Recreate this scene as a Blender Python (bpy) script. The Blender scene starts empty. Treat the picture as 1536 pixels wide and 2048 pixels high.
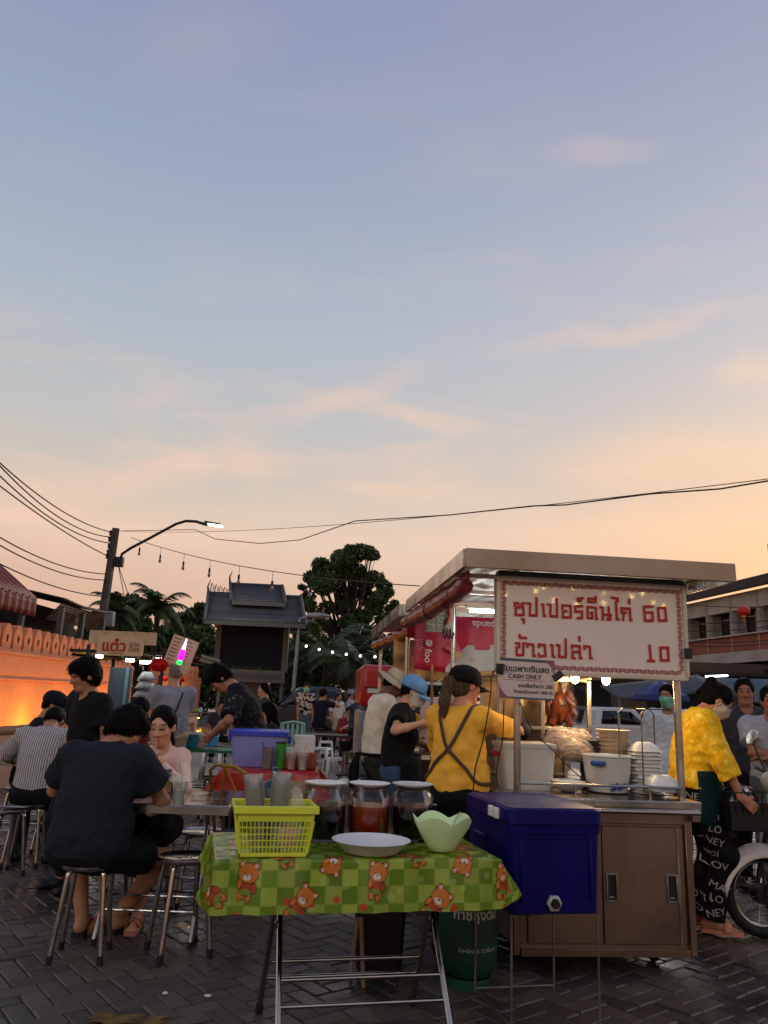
import bpy, bmesh, math, random
import numpy as np
from mathutils import Vector, Matrix, Euler
from mathutils.bvhtree import BVHTree
random.seed(7); rng = np.random.default_rng(7)
sc = bpy.context.scene
COL = sc.collection
R = math.radians
# ------------------------------------------------------------------ camera
CZ, FPX, PITCH, ROLL = 1.4, 1540.0, R(13.6), 0.04
cam_d = bpy.data.cameras.new('camera'); cam = bpy.data.objects.new('camera', cam_d); COL.objects.link(cam)
_fw = Vector((0, math.cos(PITCH), math.sin(PITCH))); _u0 = Vector((0, -math.sin(PITCH), math.cos(PITCH))); _r0 = Vector((1, 0, 0))
_r = _r0*math.cos(ROLL) + _u0*math.sin(ROLL); _u = -_r0*math.sin(ROLL) + _u0*math.cos(ROLL)
cam.matrix_world = Matrix(((_r.x, _u.x, -_fw.x, 0), (_r.y, _u.y, -_fw.y, 0), (_r.z, _u.z, -_fw.z, CZ), (0, 0, 0, 1)))
cam_d.sensor_fit = 'VERTICAL'; cam_d.sensor_height = 36; cam_d.lens = FPX/2048*36
cam_d.clip_start = .05; cam_d.clip_end = 3000
sc.camera = cam
def _ray(u, v): return _fw + _r*((u-768)/FPX) + _u*((1024-v)/FPX)
def at(u, v, Y):                       # the point seen at a place of the photograph, at distance Y
    d = _ray(u, v); return Vector((0, 0, CZ)) + d*(Y/d.y)
def on(u, v, z=0.0):                   # the same, at height z
    d = _ray(u, v); return Vector((0, 0, CZ)) + d*((z-CZ)/d.z)
def lin(c):
    if isinstance(c, str): c = tuple(int(c[i:i+2], 16)/255 for i in (0, 2, 4))
    else: c = tuple(x/255 for x in c)
    return tuple(x/12.92 if x <= .04045 else ((x+.055)/1.055)**2.4 for x in c)
# ------------------------------------------------------------------ sky, sun, exposure
SUN_AZ, SUN_EL = R(36), R(17.0)         # azimuth to the right of +Y
w = bpy.data.worlds.new('World'); sc.world = w; w.use_nodes = True
nt = w.node_tree; nt.nodes.clear()
def N(t, typ, **k):
    n = t.nodes.new(typ)
    for a, b in k.items(): setattr(n, a, b)
    return n
def math_(t, op, a, b=None, c=None, clamp=False):
    n = N(t, 'ShaderNodeMath', operation=op, use_clamp=clamp)
    for i, x in enumerate((a, b, c)):
        if x is None: continue
        if isinstance(x, (int, float)): n.inputs[i].default_value = x
        else: t.links.new(x, n.inputs[i])
    return n.outputs[0]
def mix_(t, fac, a, b, mode='MIX'):
    n = N(t, 'ShaderNodeMix', data_type='RGBA', blend_type=mode)
    for s, x in ((n.inputs[0], fac), (n.inputs[6], a), (n.inputs[7], b)):
        if isinstance(x, (int, float)): s.default_value = x
        elif isinstance(x, tuple): s.default_value = (*x[:3], 1)
        else: t.links.new(x, s)
    return n.outputs[2]
def ramp_(t, fac, stops, interp='LINEAR'):
    n = N(t, 'ShaderNodeValToRGB'); r = n.color_ramp; r.interpolation = interp
    while len(r.elements) < len(stops): r.elements.new(.5)
    for e, (p, c) in zip(r.elements, stops):
        e.position = p; e.color = (*c, 1) if len(c) == 3 else c
    t.links.new(fac, n.inputs[0]); return n.outputs[0]
tc = N(nt, 'ShaderNodeTexCoord'); sep = N(nt, 'ShaderNodeSeparateXYZ'); nt.links.new(tc.outputs['Generated'], sep.inputs[0])
zc = sep.outputs[2]
base = ramp_(nt, math_(nt, 'MAXIMUM', zc, 0.0), [(0, lin((214, 166, 140))), (.12, lin((220, 178, 152))), (.19, lin((230, 199, 173))), (.26, lin((206, 193, 180))),
      (.33, lin((190, 190, 188))), (.44, lin((172, 182, 194))), (.58, lin((154, 167, 190))), (.72, lin((142, 151, 183))), (1, lin((130, 142, 177)))])
sd = Vector((math.sin(SUN_AZ)*math.cos(SUN_EL), math.cos(SUN_AZ)*math.cos(SUN_EL), math.sin(SUN_EL))); glow_d = Vector((math.sin(SUN_AZ), math.cos(SUN_AZ), .07)).normalized()
vd = N(nt, 'ShaderNodeVectorMath', operation='DOT_PRODUCT'); nt.links.new(tc.outputs['Generated'], vd.inputs[0]); vd.inputs[1].default_value = glow_d
dot = math_(nt, 'MAXIMUM', vd.outputs['Value'], 0.0)
g1 = math_(nt, 'POWER', dot, 5.0); g2 = math_(nt, 'POWER', dot, 15.0)
low = math_(nt, 'SUBTRACT', 1.0, math_(nt, 'MULTIPLY', math_(nt, 'MAXIMUM', zc, 0.0), 2.0), clamp=True)
s1 = mix_(nt, math_(nt, 'MULTIPLY', g1, .34), base, lin((222, 200, 196)))
s2 = mix_(nt, math_(nt, 'MULTIPLY', math_(nt, 'MULTIPLY', g2, low), 1.15, clamp=True), s1, lin((255, 184, 96)))
# thin pink cloud streaks
mp = N(nt, 'ShaderNodeMapping'); mp.inputs['Rotation'].default_value = (R(8), R(17), R(14)); mp.inputs['Scale'].default_value = (1.7, 1.3, 9.5)
nt.links.new(tc.outputs['Generated'], mp.inputs[0])
cn = N(nt, 'ShaderNodeTexNoise'); cn.inputs['Scale'].default_value = 1.45; cn.inputs['Detail'].default_value = 12; cn.inputs['Roughness'].default_value = .58; cn.inputs['Distortion'].default_value = 1.3
nt.links.new(mp.outputs[0], cn.inputs['Vector'])
cm = ramp_(nt, cn.outputs['Fac'], [(.5, (0, 0, 0)), (.74, (1, 1, 1))])
hb = ramp_(nt, math_(nt, 'MAXIMUM', zc, 0.0), [(0, (.55,)*3), (.2, (.95,)*3), (.32, (.85,)*3), (.42, (.3,)*3), (.55, (.14,)*3), (.7, (.08,)*3), (1, (.04,)*3)])
cf = math_(nt, 'MULTIPLY', math_(nt, 'MULTIPLY', cm, hb), .5, clamp=True)
cc = mix_(nt, g1, lin((250, 205, 180)), lin((255, 208, 158)))
s3 = mix_(nt, cf, s2, cc)
# the single wisps of the evening sky, each a soft streak around its own direction
yc = math_(nt, 'MAXIMUM', sep.outputs[1], .05); gn = N(nt, 'ShaderNodeCombineXYZ'); nt.links.new(math_(nt, 'DIVIDE', sep.outputs[0], yc), gn.inputs[0]); nt.links.new(math_(nt, 'DIVIDE', zc, yc), gn.inputs[1])
wnz = N(nt, 'ShaderNodeTexNoise'); wnz.inputs['Scale'].default_value = 7; wnz.inputs['Detail'].default_value = 8; wnz.inputs['Roughness'].default_value = .62; nt.links.new(gn.outputs[0], wnz.inputs['Vector'])
wof = N(nt, 'ShaderNodeVectorMath', operation='MULTIPLY_ADD'); nt.links.new(wnz.outputs['Color'], wof.inputs[0]); wof.inputs[1].default_value = (.16, .07, 0); wof.inputs[2].default_value = (-.08, -.035, 0)
wad = N(nt, 'ShaderNodeVectorMath', operation='ADD'); nt.links.new(gn.outputs[0], wad.inputs[0]); nt.links.new(wof.outputs[0], wad.inputs[1])
front = math_(nt, 'GREATER_THAN', sep.outputs[1], .06); acc = None
for (u0, v0, u1, v1, wd, st_) in ((520, 845, 850, 735, 16, .5), (700, 800, 960, 858, 12, .4), (170, 985, 470, 905, 22, .6), (400, 900, 590, 922, 26, .55), (1060, 930, 1560, 905, 34, .6), (640, 975, 1100, 990, 22, .35), (980, 705, 1500, 608, 14, .42), (1080, 305, 1320, 288, 18, .26), (1420, 745, 1620, 742, 16, .5), (900, 1060, 1600, 1045, 22, .5), (20, 1015, 330, 985, 16, .35), (250, 110, 560, 60, 60, .10)):
    a_, b_ = _ray(u0, v0), _ray(u1, v1); a_ = (a_.x/a_.y, a_.z/a_.y); b_ = (b_.x/b_.y, b_.z/b_.y); mw = N(nt, 'ShaderNodeMapping', vector_type='TEXTURE'); nt.links.new(wad.outputs[0], mw.inputs[0])
    mw.inputs['Location'].default_value = ((a_[0]+b_[0])/2, (a_[1]+b_[1])/2, 0); mw.inputs['Rotation'].default_value = (0, 0, math.atan2(b_[1]-a_[1], b_[0]-a_[0])); mw.inputs['Scale'].default_value = (math.hypot(b_[0]-a_[0], b_[1]-a_[1])*.62, wd/FPX*2.9, 1)
    ln = N(nt, 'ShaderNodeVectorMath', operation='LENGTH'); nt.links.new(mw.outputs[0], ln.inputs[0]); k_ = N(nt, 'ShaderNodeMapRange', interpolation_type='SMOOTHSTEP'); nt.links.new(ln.outputs['Value'], k_.inputs[0]); k_.inputs[1].default_value = 1.15; k_.inputs[2].default_value = .0; k_.inputs[3].default_value = 0; k_.inputs[4].default_value = st_*.72
    acc = k_.outputs[0] if acc is None else math_(nt, 'MAXIMUM', acc, k_.outputs[0])
s3 = mix_(nt, math_(nt, 'MULTIPLY', acc, front), s3, cc)
sky = N(nt, 'ShaderNodeTexSky', sky_type='NISHITA'); sky.sun_disc = False; sky.sun_elevation = SUN_EL; sky.sun_rotation = SUN_AZ
sk = mix_(nt, 1.0, sky.outputs[0], (.12, .12, .12), 'MULTIPLY')
s4 = mix_(nt, .06, s3, sk)
bg = N(nt, 'ShaderNodeBackground'); bg.inputs[1].default_value = 1.06; nt.links.new(s4, bg.inputs[0])
ow = N(nt, 'ShaderNodeOutputWorld'); nt.links.new(bg.outputs[0], ow.inputs[0])
sl = bpy.data.lights.new('sun', 'SUN'); sl.energy = 1.2; sl.angle = R(40); sl.color = (1, .86, .74)
so = bpy.data.objects.new('sun', sl); COL.objects.link(so)
so.rotation_euler = Vector(sd).to_track_quat('Z', 'Y').to_euler(); so.location = (30, 40, 20)
sc.view_settings.view_transform = 'Standard'; sc.view_settings.look = 'None'; sc.view_settings.exposure = 0; sc.view_settings.gamma = 1
sc.render.engine = 'CYCLES'
cy = sc.cycles; cy.use_denoising = True; cy.max_bounces = 6; cy.diffuse_bounces = 3; cy.glossy_bounces = 3; cy.transmission_bounces = 6; cy.transparent_max_bounces = 40
cy.caustics_reflective = False; cy.caustics_refractive = False; cy.sample_clamp_indirect = 4
# ------------------------------------------------------------------ materials
_mats = {}
def M(name, col=(128, 128, 128), rough=.55, metal=0.0, var=.12, vs=6.0, bump=0.0, bs=60.0, trans=0.0, alpha=1.0, emit=None, es=0.0, coat=0.0, spec=.5, attr=None, rv=.12, ior=1.45, sub=0.0, detail=4, scuff=None):
    if name in _mats: return _mats[name]
    m = bpy.data.materials.new(name); m.use_nodes = True; t = m.node_tree
    b = t.nodes['Principled BSDF']; c = lin(col)
    o = N(t, 'ShaderNodeTexCoord')
    nz = N(t, 'ShaderNodeTexNoise'); nz.inputs['Scale'].default_value = vs; nz.inputs['Detail'].default_value = detail
    t.links.new(o.outputs['Object'], nz.inputs['Vector'])
    if attr:
        a = N(t, 'ShaderNodeAttribute', attribute_name=attr); src = a.outputs['Color']
        colr = mix_(t, math_(t, 'MULTIPLY', nz.outputs['Fac'], var*1.6, clamp=True), src, (c[0]*.15, c[1]*.15, c[2]*.15)) if var else src
    else:
        lo = tuple(x*(1-var*1.5) for x in c); hi = tuple(min(1, x*(1+var)) for x in c)
        colr = ramp_(t, nz.outputs['Fac'], [(.3, lo), (.7, hi)])
    if scuff:      # rubbed and stained marks running down the surface
        mp_ = N(t, 'ShaderNodeMapping'); mp_.inputs['Scale'].default_value = (9, 9, 1.6); t.links.new(o.outputs['Object'], mp_.inputs[0]); n3 = N(t, 'ShaderNodeTexNoise'); n3.inputs['Scale'].default_value = 2.2; n3.inputs['Detail'].default_value = 10; n3.inputs['Roughness'].default_value = .72; t.links.new(mp_.outputs[0], n3.inputs['Vector'])
        n4 = N(t, 'ShaderNodeTexNoise'); n4.inputs['Scale'].default_value = 38; n4.inputs['Detail'].default_value = 6; t.links.new(o.outputs['Object'], n4.inputs['Vector'])
        colr = mix_(t, ramp_(t, n3.outputs['Fac'], [(.52, (0, 0, 0)), (.8, (.32, .32, .32))]), colr, lin(scuff)); colr = mix_(t, ramp_(t, n4.outputs['Fac'], [(.64, (0, 0, 0)), (.7, (.35, .35, .35))]), colr, lin(scuff))
    t.links.new(colr, b.inputs['Base Color'])
    b.inputs['Metallic'].default_value = metal
    if rv:
        rr = N(t, 'ShaderNodeMapRange'); t.links.new(nz.outputs['Fac'], rr.inputs[0])
        rr.inputs[1].default_value = .3; rr.inputs[2].default_value = .7
        rr.inputs[3].default_value = max(.02, rough-rv*rough); rr.inputs[4].default_value = min(1, rough+rv*rough)
        t.links.new(rr.outputs[0], b.inputs['Roughness'])
    else: b.inputs['Roughness'].default_value = rough
    b.inputs['Transmission Weight'].default_value = trans; b.inputs['Alpha'].default_value = alpha
    b.inputs['IOR'].default_value = ior; b.inputs['Coat Weight'].default_value = coat; b.inputs['Specular IOR Level'].default_value = spec
    if sub: b.inputs['Subsurface Weight'].default_value = sub; b.inputs['Subsurface Radius'].default_value = (.01, .004, .002)
    if emit: b.inputs['Emission Color'].default_value = (*lin(emit), 1); b.inputs['Emission Strength'].default_value = es
    if bump:
        n2 = N(t, 'ShaderNodeTexNoise'); n2.inputs['Scale'].default_value = bs; n2.inputs['Detail'].default_value = 5
        t.links.new(o.outputs['Object'], n2.inputs['Vector'])
        bp = N(t, 'ShaderNodeBump'); bp.inputs['Strength'].default_value = bump; bp.inputs['Distance'].default_value = .01
        t.links.new(n2.outputs['Fac'], bp.inputs['Height']); t.links.new(bp.outputs[0], b.inputs['Normal'])
    _mats[name] = m; return m
def nodes_of(m): return m.node_tree, m.node_tree.nodes['Principled BSDF']
# ------------------------------------------------------------------ mesh building
class MB:
    def __init__(s): s.v = []; s.f = []; s.mi = []; s.cur = 0
    def add(s, vs, fs, T=None):
        o = len(s.v)
        s.v.extend([tuple(T @ Vector(p)) for p in vs] if T is not None else [tuple(p) for p in vs])
        s.f.extend([tuple(i+o for i in f) for f in fs]); s.mi.extend([s.cur]*len(fs)); return s
    def box(s, c, d, rot=None, T=None):
        x, y, z = (q/2 for q in d)
        vs = [Vector(p) for p in ((-x,-y,-z),(x,-y,-z),(x,y,-z),(-x,y,-z),(-x,-y,z),(x,-y,z),(x,y,z),(-x,y,z))]
        if rot is not None:
            m = rot if isinstance(rot, Matrix) else Euler(rot).to_matrix(); vs = [m @ p for p in vs]
        vs = [p+Vector(c) for p in vs]
        return s.add(vs, [(0,3,2,1),(4,5,6,7),(0,1,5,4),(1,2,6,5),(2,3,7,6),(3,0,4,7)], T)
    def bar(s, a, b, w, h=None, up=(0, 0, 1), T=None):
        a, b = Vector(a), Vector(b); d = b-a; L = d.length; h = h or w
        z = d.normalized(); x = Vector(up).cross(z)
        if x.length < 1e-4: x = Vector((1, 0, 0)).cross(z)
        x.normalize(); y = z.cross(x); m = Matrix((x, y, z)).transposed()
        return s.box((a+b)/2, (w, h, L), m, T)
    def tube(s, pts, r, n=8, closed=False, cap=True, T=None):
        P = [Vector(p) for p in pts]; k = len(P); rs = r if isinstance(r, (list, tuple)) else [r]*k
        vs = []; nrm = None
        for i in range(k):
            if closed: t = P[(i+1) % k]-P[i-1]
            else: t = P[min(i+1, k-1)]-P[max(i-1, 0)]
            t.normalize()
            if nrm is None:
                nrm = t.cross(Vector((0, 0, 1)))
                if nrm.length < 1e-3: nrm = t.cross(Vector((1, 0, 0)))
            nrm = (nrm - t*nrm.dot(t)); nrm.normalize(); bn = t.cross(nrm)
            for j in range(n):
                a = 2*math.pi*j/n; vs.append(P[i]+(nrm*math.cos(a)+bn*math.sin(a))*rs[i])
        fs = []
        for i in range(k if closed else k-1):
            i2 = (i+1) % k
            for j in range(n):
                j2 = (j+1) % n; fs.append((i*n+j, i*n+j2, i2*n+j2, i2*n+j))
        if cap and not closed: fs.append(tuple(range(n-1, -1, -1))); fs.append(tuple((k-1)*n+j for j in range(n)))
        return s.add(vs, fs, T)
    def lathe(s, prof, n=24, c=(0, 0, 0), T=None, sx=1, sy=1, cap=True, fn=None):
        vs = []
        for i, (r, z) in enumerate(prof):
            for j in range(n):
                a = 2*math.pi*j/n; rr, zz = (r, z) if fn is None else fn(i, a, r, z)
                vs.append((c[0]+rr*math.cos(a)*sx, c[1]+rr*math.sin(a)*sy, c[2]+zz))
        k = len(prof); fs = [(i*n+j, i*n+(j+1) % n, (i+1)*n+(j+1) % n, (i+1)*n+j) for i in range(k-1) for j in range(n)]
        if cap:
            if prof[0][0] > 1e-6: fs.append(tuple(range(n-1, -1, -1)))
            if prof[-1][0] > 1e-6: fs.append(tuple((k-1)*n+j for j in range(n)))
        return s.add(vs, fs, T)
    def prism(s, poly, vec, T=None):       # closed outline of 3-D points pushed along vec
        n = len(poly); v = Vector(vec); vs = [Vector(p) for p in poly]; vs += [p+v for p in vs]
        fs = [tuple(range(n-1, -1, -1)), tuple(range(n, 2*n))]+[(i, (i+1) % n, n+(i+1) % n, n+i) for i in range(n)]
        return s.add(vs, fs, T)
    def ball(s, c, r, n=12, m=8, T=None):
        r = r if isinstance(r, (tuple, list)) else (r, r, r)
        prof = [(math.sin(math.pi*i/m), -math.cos(math.pi*i/m)) for i in range(m+1)]
        vs = []; 
        for (q, z) in prof:
            for j in range(n):
                a = 2*math.pi*j/n; vs.append((c[0]+r[0]*q*math.cos(a), c[1]+r[1]*q*math.sin(a), c[2]+r[2]*z))
        fs = [(i*n+j, i*n+(j+1) % n, (i+1)*n+(j+1) % n, (i+1)*n+j) for i in range(m) for j in range(n)]
        return s.add(vs, fs, T)
    def grid(s, fn, nu, nv, T=None, flip=False):
        vs = [fn(i/nu, j/nv) for j in range(nv+1) for i in range(nu+1)]; q = nu+1
        fs = [(j*q+i, j*q+i+1, (j+1)*q+i+1, (j+1)*q+i) for j in range(nv) for i in range(nu)]
        if flip: fs = [f[::-1] for f in fs]
        return s.add(vs, fs, T)
    def mesh(s, name, mats, angle=40):
        me = bpy.data.meshes.new(name); me.from_pydata(s.v, [], s.f)
        for m in (mats if isinstance(mats, (list, tuple)) else [mats]): me.materials.append(m)
        me.polygons.foreach_set('material_index', s.mi)
        me.polygons.foreach_set('use_smooth', [True]*len(s.f))
        me.update()
        if angle < 180: me.set_sharp_from_angle(angle=R(angle))
        return me
    def build(s, name, mats, parent=None, bevel=0, angle=40, loc=None, thick=0, seg=1, label=None, kind=None):
        o = bpy.data.objects.new(name, s.mesh(name, mats, angle)); COL.objects.link(o)
        if parent is not None: o.parent = parent
        if loc is not None: o.location = loc
        if thick: md = o.modifiers.new('thick', 'SOLIDIFY'); md.thickness = thick; md.offset = 0
        if bevel: md = o.modifiers.new('bevel', 'BEVEL'); md.width = bevel; md.segments = seg; md.limit_method = 'ANGLE'; md.angle_limit = R(35)
        if label: o['label'] = label
        if kind: o['kind'] = kind
        return o
def tag(o, label=None, cat=None, group=None, kind=None):
    if label: o['label'] = label
    if cat: o['category'] = cat
    if group: o['group'] = group
    if kind: o['kind'] = kind
    return o
def thing(name, loc=(0, 0, 0), rz=0.0, label=None, cat=None, group=None):
    o = bpy.data.objects.new(name, None); COL.objects.link(o); o.location = loc; o.rotation_euler = (0, 0, rz); o.empty_display_size = .1
    return tag(o, label, cat, group)
def copy_tree(o, parent=None):
    c = o.copy(); COL.objects.link(c); c.parent = parent
    for ch in list(o.children): copy_tree(ch, c)
    return c
def from_mesh(name, me, parent=None, T=None):
    o = bpy.data.objects.new(name, me); COL.objects.link(o)
    if parent is not None: o.parent = parent
    if T is not None: o.matrix_local = T
    return o
def text_mesh(txt, size, mat, depth=.001, align='CENTER', bold=0.0, spacing=1.0, shear=0.0, res=4):
    cu = bpy.data.curves.new('lettering', 'FONT'); cu.body = txt; cu.size = size; cu.align_x = align; cu.align_y = 'CENTER'
    cu.extrude = depth; cu.offset = bold; cu.space_character = spacing; cu.shear = shear; cu.resolution_u = res
    o = bpy.data.objects.new('tmp', cu); COL.objects.link(o)
    dg = bpy.context.evaluated_depsgraph_get(); me = bpy.data.meshes.new_from_object(o.evaluated_get(dg))
    bpy.data.objects.remove(o); bpy.data.curves.remove(cu)
    me.materials.clear(); me.materials.append(mat); return me
FACE = Matrix.Rotation(R(90), 4, 'X')      # lettering lying in XY turned upright, facing -Y
def lettering(txt, loc, size, mat, parent, T=FACE, name='lettering', **k):
    return from_mesh(name, text_mesh(txt, size, mat, **k), parent, Matrix.Translation(loc) @ T)
def sag(a, b, d, n=16):
    a, b = Vector(a), Vector(b); return [a.lerp(b, i/n)-Vector((0, 0, d*4*(i/n)*(1-i/n))) for i in range(n+1)]
def arc(c, r, a0, a1, n, ax=(1, 0, 0), ay=(0, 0, 1)):
    c, ax, ay = Vector(c), Vector(ax), Vector(ay)
    return [c+ax*(r*math.cos(a0+(a1-a0)*i/n))+ay*(r*math.sin(a0+(a1-a0)*i/n)) for i in range(n+1)]
# shared materials
steel = M('brushed_steel', (172, 166, 158), .26, 1.0, var=.12, vs=5, rv=.45, bump=.04, bs=30)
chrome = M('stool_steel', (178, 172, 166), .16, 1.0, var=.1, vs=9, rv=.6)
dullsteel = M('worn_steel', (138, 116, 102), .34, .9, var=.16, vs=1.6, rv=.4, bump=.2, bs=3.0, scuff=(92, 76, 64))
rubber = M('black_rubber', (18, 18, 18), .7, var=.2)
blackp = M('black_plastic', (16, 16, 18), .45, var=.2)
whitep = M('white_plastic', (214, 212, 206), .42, var=.06)
greyp = M('grey_plastic', (120, 122, 124), .5)
darkmetal = M('dark_metal', (44, 42, 42), .5, .6)
wood = M('dark_wood', (58, 44, 34), .65, var=.35, vs=9)
# ================================================================== GROUND
gm = M('plaza_concrete', (106, 99, 92), .62, var=.3, vs=.35, bump=.25, bs=9, rv=.25, detail=8)
g = MB(); g.grid(lambda a, b: (-400+800*a, -60+900*b, -.012), 8, 8)
ground = g.build('ground', gm); tag(ground, 'grey plaza pavement reaching to the far trees', kind='structure')
# herringbone pavers, turned 45 degrees
pm = bpy.data.materials.new('paver'); pm.use_nodes = True; pt, pb = nodes_of(pm)
_tc = N(pt, 'ShaderNodeTexCoord'); _gi = N(pt, 'ShaderNodeNewGeometry'); _oi = N(pt, 'ShaderNodeObjectInfo')
_n = N(pt, 'ShaderNodeTexNoise'); _n.inputs['Scale'].default_value = 1.1; _n.inputs['Detail'].default_value = 7; pt.links.new(_gi.outputs['Position'], _n.inputs['Vector'])
_n2 = N(pt, 'ShaderNodeTexNoise'); _n2.inputs['Scale'].default_value = 55; _n2.inputs['Detail'].default_value = 5; pt.links.new(_gi.outputs['Position'], _n2.inputs['Vector'])
_rnd = math_(pt, 'ADD', _oi.outputs['Random'], math_(pt, 'MULTIPLY', _gi.outputs['Random Per Island'], .999))
_rnd = math_(pt, 'FRACT', _rnd)
_c = mix_(pt, _rnd, lin((66, 55, 48)), lin((108, 92, 80)))
_c = mix_(pt, math_(pt, 'MULTIPLY', _n2.outputs['Fac'], .7), _c, lin((48, 42, 39)))
_c = mix_(pt, ramp_(pt, _n.outputs['Fac'], [(.45, (0, 0, 0)), (.6, (.75, .75, .75))]), _c, lin((44, 39, 37)))
pt.links.new(_c, pb.inputs['Base Color'])
_rr = ramp_(pt, _n.outputs['Fac'], [(.44, (.62,)*3), (.53, (.34,)*3), (.6, (.16,)*3)])
pt.links.new(_rr, pb.inputs['Roughness'])
_b = N(pt, 'ShaderNodeBump'); _b.inputs['Strength'].default_value = .5; _b.inputs['Distance'].default_value = .006
pt.links.new(math_(pt, 'ADD', _n2.outputs['Fac'], math_(pt, 'MULTIPLY', _n.outputs['Fac'], 2.0)), _b.inputs['Height']); pt.links.new(_b.outputs[0], pb.inputs['Normal'])
L, W, GAP = .21, .105, .007
def paver_verts(l, w):
    x, y, b = l/2-GAP/2, w/2-GAP/2, .007
    vs = [(-x,-y,-.012),(x,-y,-.012),(x,y,-.012),(-x,y,-.012),(-x,-y,.032),(x,-y,.032),(x,y,.032),(-x,y,.032),(-x+b,-y+b,.04),(x-b,-y+b,.04),(x-b,y-b,.04),(-x+b,y-b,.04)]
    fs = [(0,1,5,4),(1,2,6,5),(2,3,7,6),(3,0,4,7),(4,5,9,8),(5,6,10,9),(6,7,11,10),(7,4,8,11),(8,9,10,11)]
    return vs, fs
pv, pf = paver_verts(L, W)
pmesh = MB().add(pv, pf).mesh('paver', pm, 30)
spots = []
rot45 = Matrix.Rotation(R(38), 3, 'Z')
# exact tiling: lattice of horizontals at (i*W + j*2L.., ) worked out on unit cells (length two cells, width one)
occ = {}
NU = 150
for yy in range(-NU, NU):
    for xx in range(-NU, NU):
        k = (xx - yy) % 4
        if k == 0: occ[(xx, yy)] = 'h'          # left cell of a lying paver
        elif k == 3: occ[(xx, yy)] = 'v'   # lower cell of a standing paver
for (xx, yy), a in occ.items():
    c = Vector(((xx+1)*W, (yy+.5)*W, 0)) if a == 'h' else Vector(((xx+.5)*W, (yy+1)*W, 0))
    p = rot45 @ c; p.y += 5.5; p.x += .3
    if p.y < 3.0 or p.y > 13.5 or abs(p.x) > 1.2+p.y*.62: continue
    spots.append((p.x, p.y, a))
spots.sort(key=lambda q: q[1]+abs(q[0])*.25)
near = [q for q in spots if q[1] > 3.55 and abs(q[0]) < .52*q[1]+.15][:300]; nset = set((round(q[0], 4), round(q[1], 4)) for q in near)
for (x, y, a) in near:
    o = bpy.data.objects.new('paver', pmesh); COL.objects.link(o); o.parent = ground
    o.location = (x, y, -.04 + random.uniform(-.004, .003)); o.rotation_euler = (random.uniform(-.014, .014), random.uniform(-.014, .014), R(38) + (R(90) if a == 'v' else 0) + random.uniform(-.012, .012))
rest = MB()
for (x, y, a) in spots:
    if (round(x, 4), round(y, 4)) in nset: continue
    T = Matrix.Translation((x, y, -.04+random.uniform(-.004, .003))) @ Matrix.Rotation(R(38)+(R(90) if a == 'v' else 0)+random.uniform(-.012, .012), 4, 'Z') @ Matrix.Rotation(random.uniform(-.014, .014), 4, 'X')
    rest.add(pv, pf, T)
rest.build('paving', pm, ground, kind='stuff', angle=30)
scr_ = MB(); q_ = on(250, 2046, .0)
scr_.grid(lambda a, b: (q_.x-.16+.32*a+.02*math.sin(b*9), q_.y-.03+.10*b+.012*math.sin(a*14), .0075), 12, 4); scr_.build('painted_mark', M('worn_yellow_paint', (104, 80, 34), .7, var=.5, vs=14), ground)
bed = MB(); bed.grid(lambda a, b: (-9.5+19*a, 2.6+11*b, -.009), 2, 2)
bed.build('joint_bed', M('joint_sand', (44, 38, 33), .9, var=.3, vs=12), ground)
# ================================================================== PEOPLE (signed-distance bodies turned into one continuous mesh each)
def wn(p, f, seed, n=3):
    r = np.random.default_rng(seed); a = np.zeros(len(p), np.float32)
    for i in range(n):
        d = r.normal(size=3); d *= f*(.7+.6*r.random())/np.linalg.norm(d)
        e = r.normal(size=3); e *= f*.5/np.linalg.norm(e)
        a += np.sin(p @ d.astype(np.float32) + r.random()*6.3 + 1.3*np.sin(p @ e.astype(np.float32)))
    return a/n
def cone(a, b, ra, rb, k=.02, cut=False):
    a, b = np.array(a, np.float32), np.array(b, np.float32); d = b-a; L2 = float(d @ d) or 1e-9
    def f(p):
        q = p-a; t = (q @ d)/L2; tc_ = np.clip(t, 0, 1)
        r = np.sqrt(((q-tc_[:, None]*d)**2).sum(1)) - (ra+(rb-ra)*tc_)
        if cut: r = np.maximum(r, (t-1)*math.sqrt(L2))
        return r
    return (f, k)
def ell(c, r, Rm=None, k=.02):
    c = np.array(c, np.float32); r = np.array(r, np.float32); Rn = None if Rm is None else np.array(Rm, np.float32)
    def f(p):
        q = p-c
        if Rn is not None: q = q @ Rn
        k0 = np.sqrt(((q/r)**2).sum(1)); k1 = np.sqrt(((q/(r*r))**2).sum(1))+1e-6
        return k0*(k0-1)/k1
    return (f, k)
def union(pr):
    def f(p):
        d = None
        for g, k in pr:
            e = g(p)
            if d is None: d = e; continue
            if k <= 0: d = np.minimum(d, e); continue
            h = np.maximum(k-np.abs(d-e), 0)/k; d = np.minimum(d, e)-h*h*k*.25
        return d
    return f
def plane(o, n):
    o, n = np.array(o, np.float32), np.array(n, np.float32); n = n/np.linalg.norm(n)
    return lambda p: (p-o) @ n
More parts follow.
